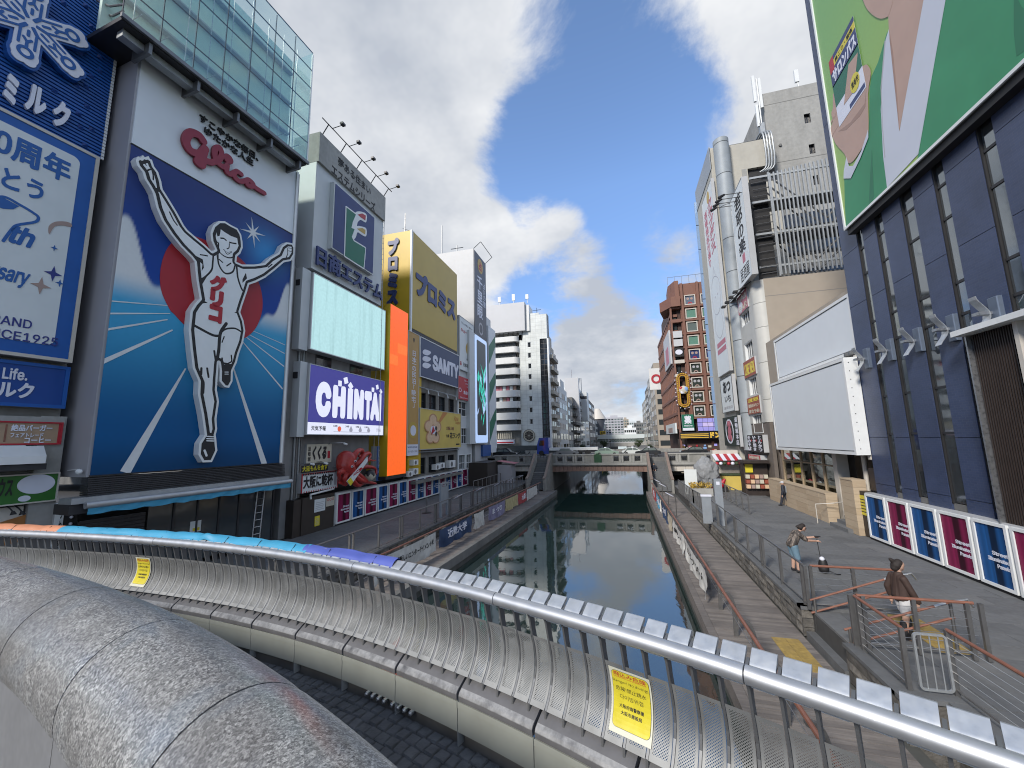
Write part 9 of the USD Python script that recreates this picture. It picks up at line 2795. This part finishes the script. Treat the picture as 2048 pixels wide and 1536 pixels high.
person('person in a dark patterned shirt and denim shorts bending over a tripod', base, .05, [
    ('body', 'skin', [[(-.02, 0, .88, .10), (.12, 0, 1.18, .08)], [(.20, 0, 1.27, .055), (.29, 0, 1.34, .05), (.33, 0, 1.38, .088)], [(.33, 0, 1.38, .088), (.345, 0, 1.42, .09)], [(.42, 0, 1.36, .02), (.435, 0, 1.345, .015)], [(.39, 0, 1.31, .03), (.36, 0, 1.34, .05)], [(.0, .10, .86, .095), (.03, .11, .48, .068), (-.02, .11, .09, .046)], [(0, -.10, .86, .095), (.06, -.11, .48, .068), (.04, -.11, .09, .046)]] +
     [[(.17, sg * .20, 1.20, .055), (.38, sg * .17, 1.03, .043), (.66, sg * .05, 1.05 + .05 * sg, .030)] for sg in (1, -1)] + hand((.66, .05, 1.10), (1, 0, 0)) + hand((.66, -.05, 1.0), (1, 0, 0)), .03),
    ('hair', 'hair_dark', [[(.28, 0, 1.41, .10), (.345, 0, 1.455, .088)], [(.22, 0, 1.44, .05), (.17, 0, 1.43, .03)]], .03),
    ('sunglasses', 'black', [[(.415, .045, 1.39, .022), (.415, -.045, 1.39, .022)]], .02),
    ('shirt', 'shirt_print', [[(-.04, .09, .86, .125), (.13, .11, 1.20, .105)], [(-.04, -.09, .86, .125), (.13, -.11, 1.20, .105)], [(-.02, 0, .88, .14), (.17, 0, 1.24, .10)], [(.16, .20, 1.21, .078), (.30, .19, 1.08, .075)], [(.16, -.20, 1.21, .078), (.30, -.19, 1.08, .075)]], .035),
    ('shorts', 'denim', [[(-.02, .10, .84, .125), (.03, .11, .46, .095)], [(-.02, -.10, .84, .125), (.05, -.11, .46, .095)]], .035),
    ('shoes', 'shoe', [[(-.04, .11, .07, .055), (.15, .12, .045, .042)], [(.02, -.11, .07, .055), (.21, -.12, .045, .042)]], .03)])
b2 = V3(base[0] + .76, base[1] + .05, 0)
t = thing('backpack', 'black backpack with a white top standing on the promenade', 'bag', b2)
part(t, 'bag', blend([chain([(b2 + V3(.05, 0, .14), .15), (b2 + V3(.05, 0, .34), .12)], 12)], .04, 3), 'black', smooth=True)
part(t, 'top_flap', arr(ball(b2 + V3(.03, -.02, .44), .075, 12)), 'snow_white', smooth=True)
part(t, 'strap', tube([b2 + V3(.15, -.1, .1), b2 + V3(.35, -.15, .03), b2 + V3(.45, -.12, .02)], .018, 6), 'black')
t = thing('camera_stick', 'thin black stick with a phone held above the backpack', 'tripod', b2)
part(t, 'stick', bars([(b2 + V3(.0, 0, .42), b2 + V3(-.04, 0, 1.06))], .010, 6), 'black')
part(t, 'phone', wbox(b2[0] - .10, b2[0] + .06, b2[1] - .05, b2[1] + .03, 1.12, 1.145), 'black')
base = at0(1571, 1012)
person('person in dark clothes, cap and pale backpack walking away by the travertine wall', base, 2.6, [
    ('body', 'skin', [[(0, 0, .95, .11), (0, 0, 1.22, .11)], [(.02, 0, 1.28, .055), (.04, 0, 1.40, .09)], [(.12, 0, 1.39, .018), (.10, 0, 1.40, .03)], LG(.09, .2), LG(-.09, -.2)] + hand((.05, .27, .68), (0, 0, -1)) + hand((.05, -.27, .68), (0, 0, -1)), .035),
    ('jacket', 'jacket_navy', [[(0, .09, 1.22, .11), (0, .08, .82, .13)], [(0, -.09, 1.22, .11), (0, -.08, .82, .13)]] + [[(0, sg * .20, 1.20, .07), (-.03, sg * .27, .95, .06), (.05, sg * .27, .72, .045)] for sg in (1, -1)], .04),
    ('trousers', 'jacket_navy', [[(.02, .09, .85, .11), (.11, .09, .48, .085), (.2, .09, .10, .07)], [(.02, -.09, .85, .11), (-.08, -.09, .48, .085), (-.2, -.09, .10, .07)]], .04),
    ('shoes', 'shoe', [[(.2, .09, .06, .05), (.33, .09, .04, .04)], [(-.2, -.09, .06, .05), (-.07, -.09, .04, .04)]], .03),
    ('cap', 'cap_pale', [[(.03, 0, 1.45, .095), (.15, 0, 1.44, .03)]], .03),
    ('backpack', 'side_steel', [[(-.18, 0, 1.18, .11), (-.19, 0, .88, .13)]], .04)])
base = V3(2.95, 43.8, BZ + .1 + .165 * 10)
person('person in dark clothes sitting near the top of the right bridge stairs', base, -1.57, [
    ('body', 'skin', [[(0, 0, .12, .12), (.02, 0, .45, .11)], [(.05, 0, .55, .05), (.08, 0, .66, .09)], [(0, .1, .1, .08), (.4, .1, .18, .06), (.42, .1, -.25, .045)], [(0, -.1, .1, .08), (.4, -.1, .18, .06), (.42, -.1, -.25, .045)]], .04),
    ('clothes', 'jacket_navy', [[(0, 0, .12, .16), (.02, 0, .48, .14)], [(0, .1, .12, .11), (.4, .1, .18, .085)], [(0, -.1, .12, .11), (.4, -.1, .18, .085)], [(.02, .18, .46, .07), (.2, .2, .25, .06), (.36, .08, .28, .04)], [(.02, -.18, .46, .07), (.2, -.2, .25, .06), (.36, -.08, .28, .04)]], .04),
    ('hair', 'hair_dark', [[(.05, 0, .70, .095), (.08, 0, .72, .09)]], .03)])
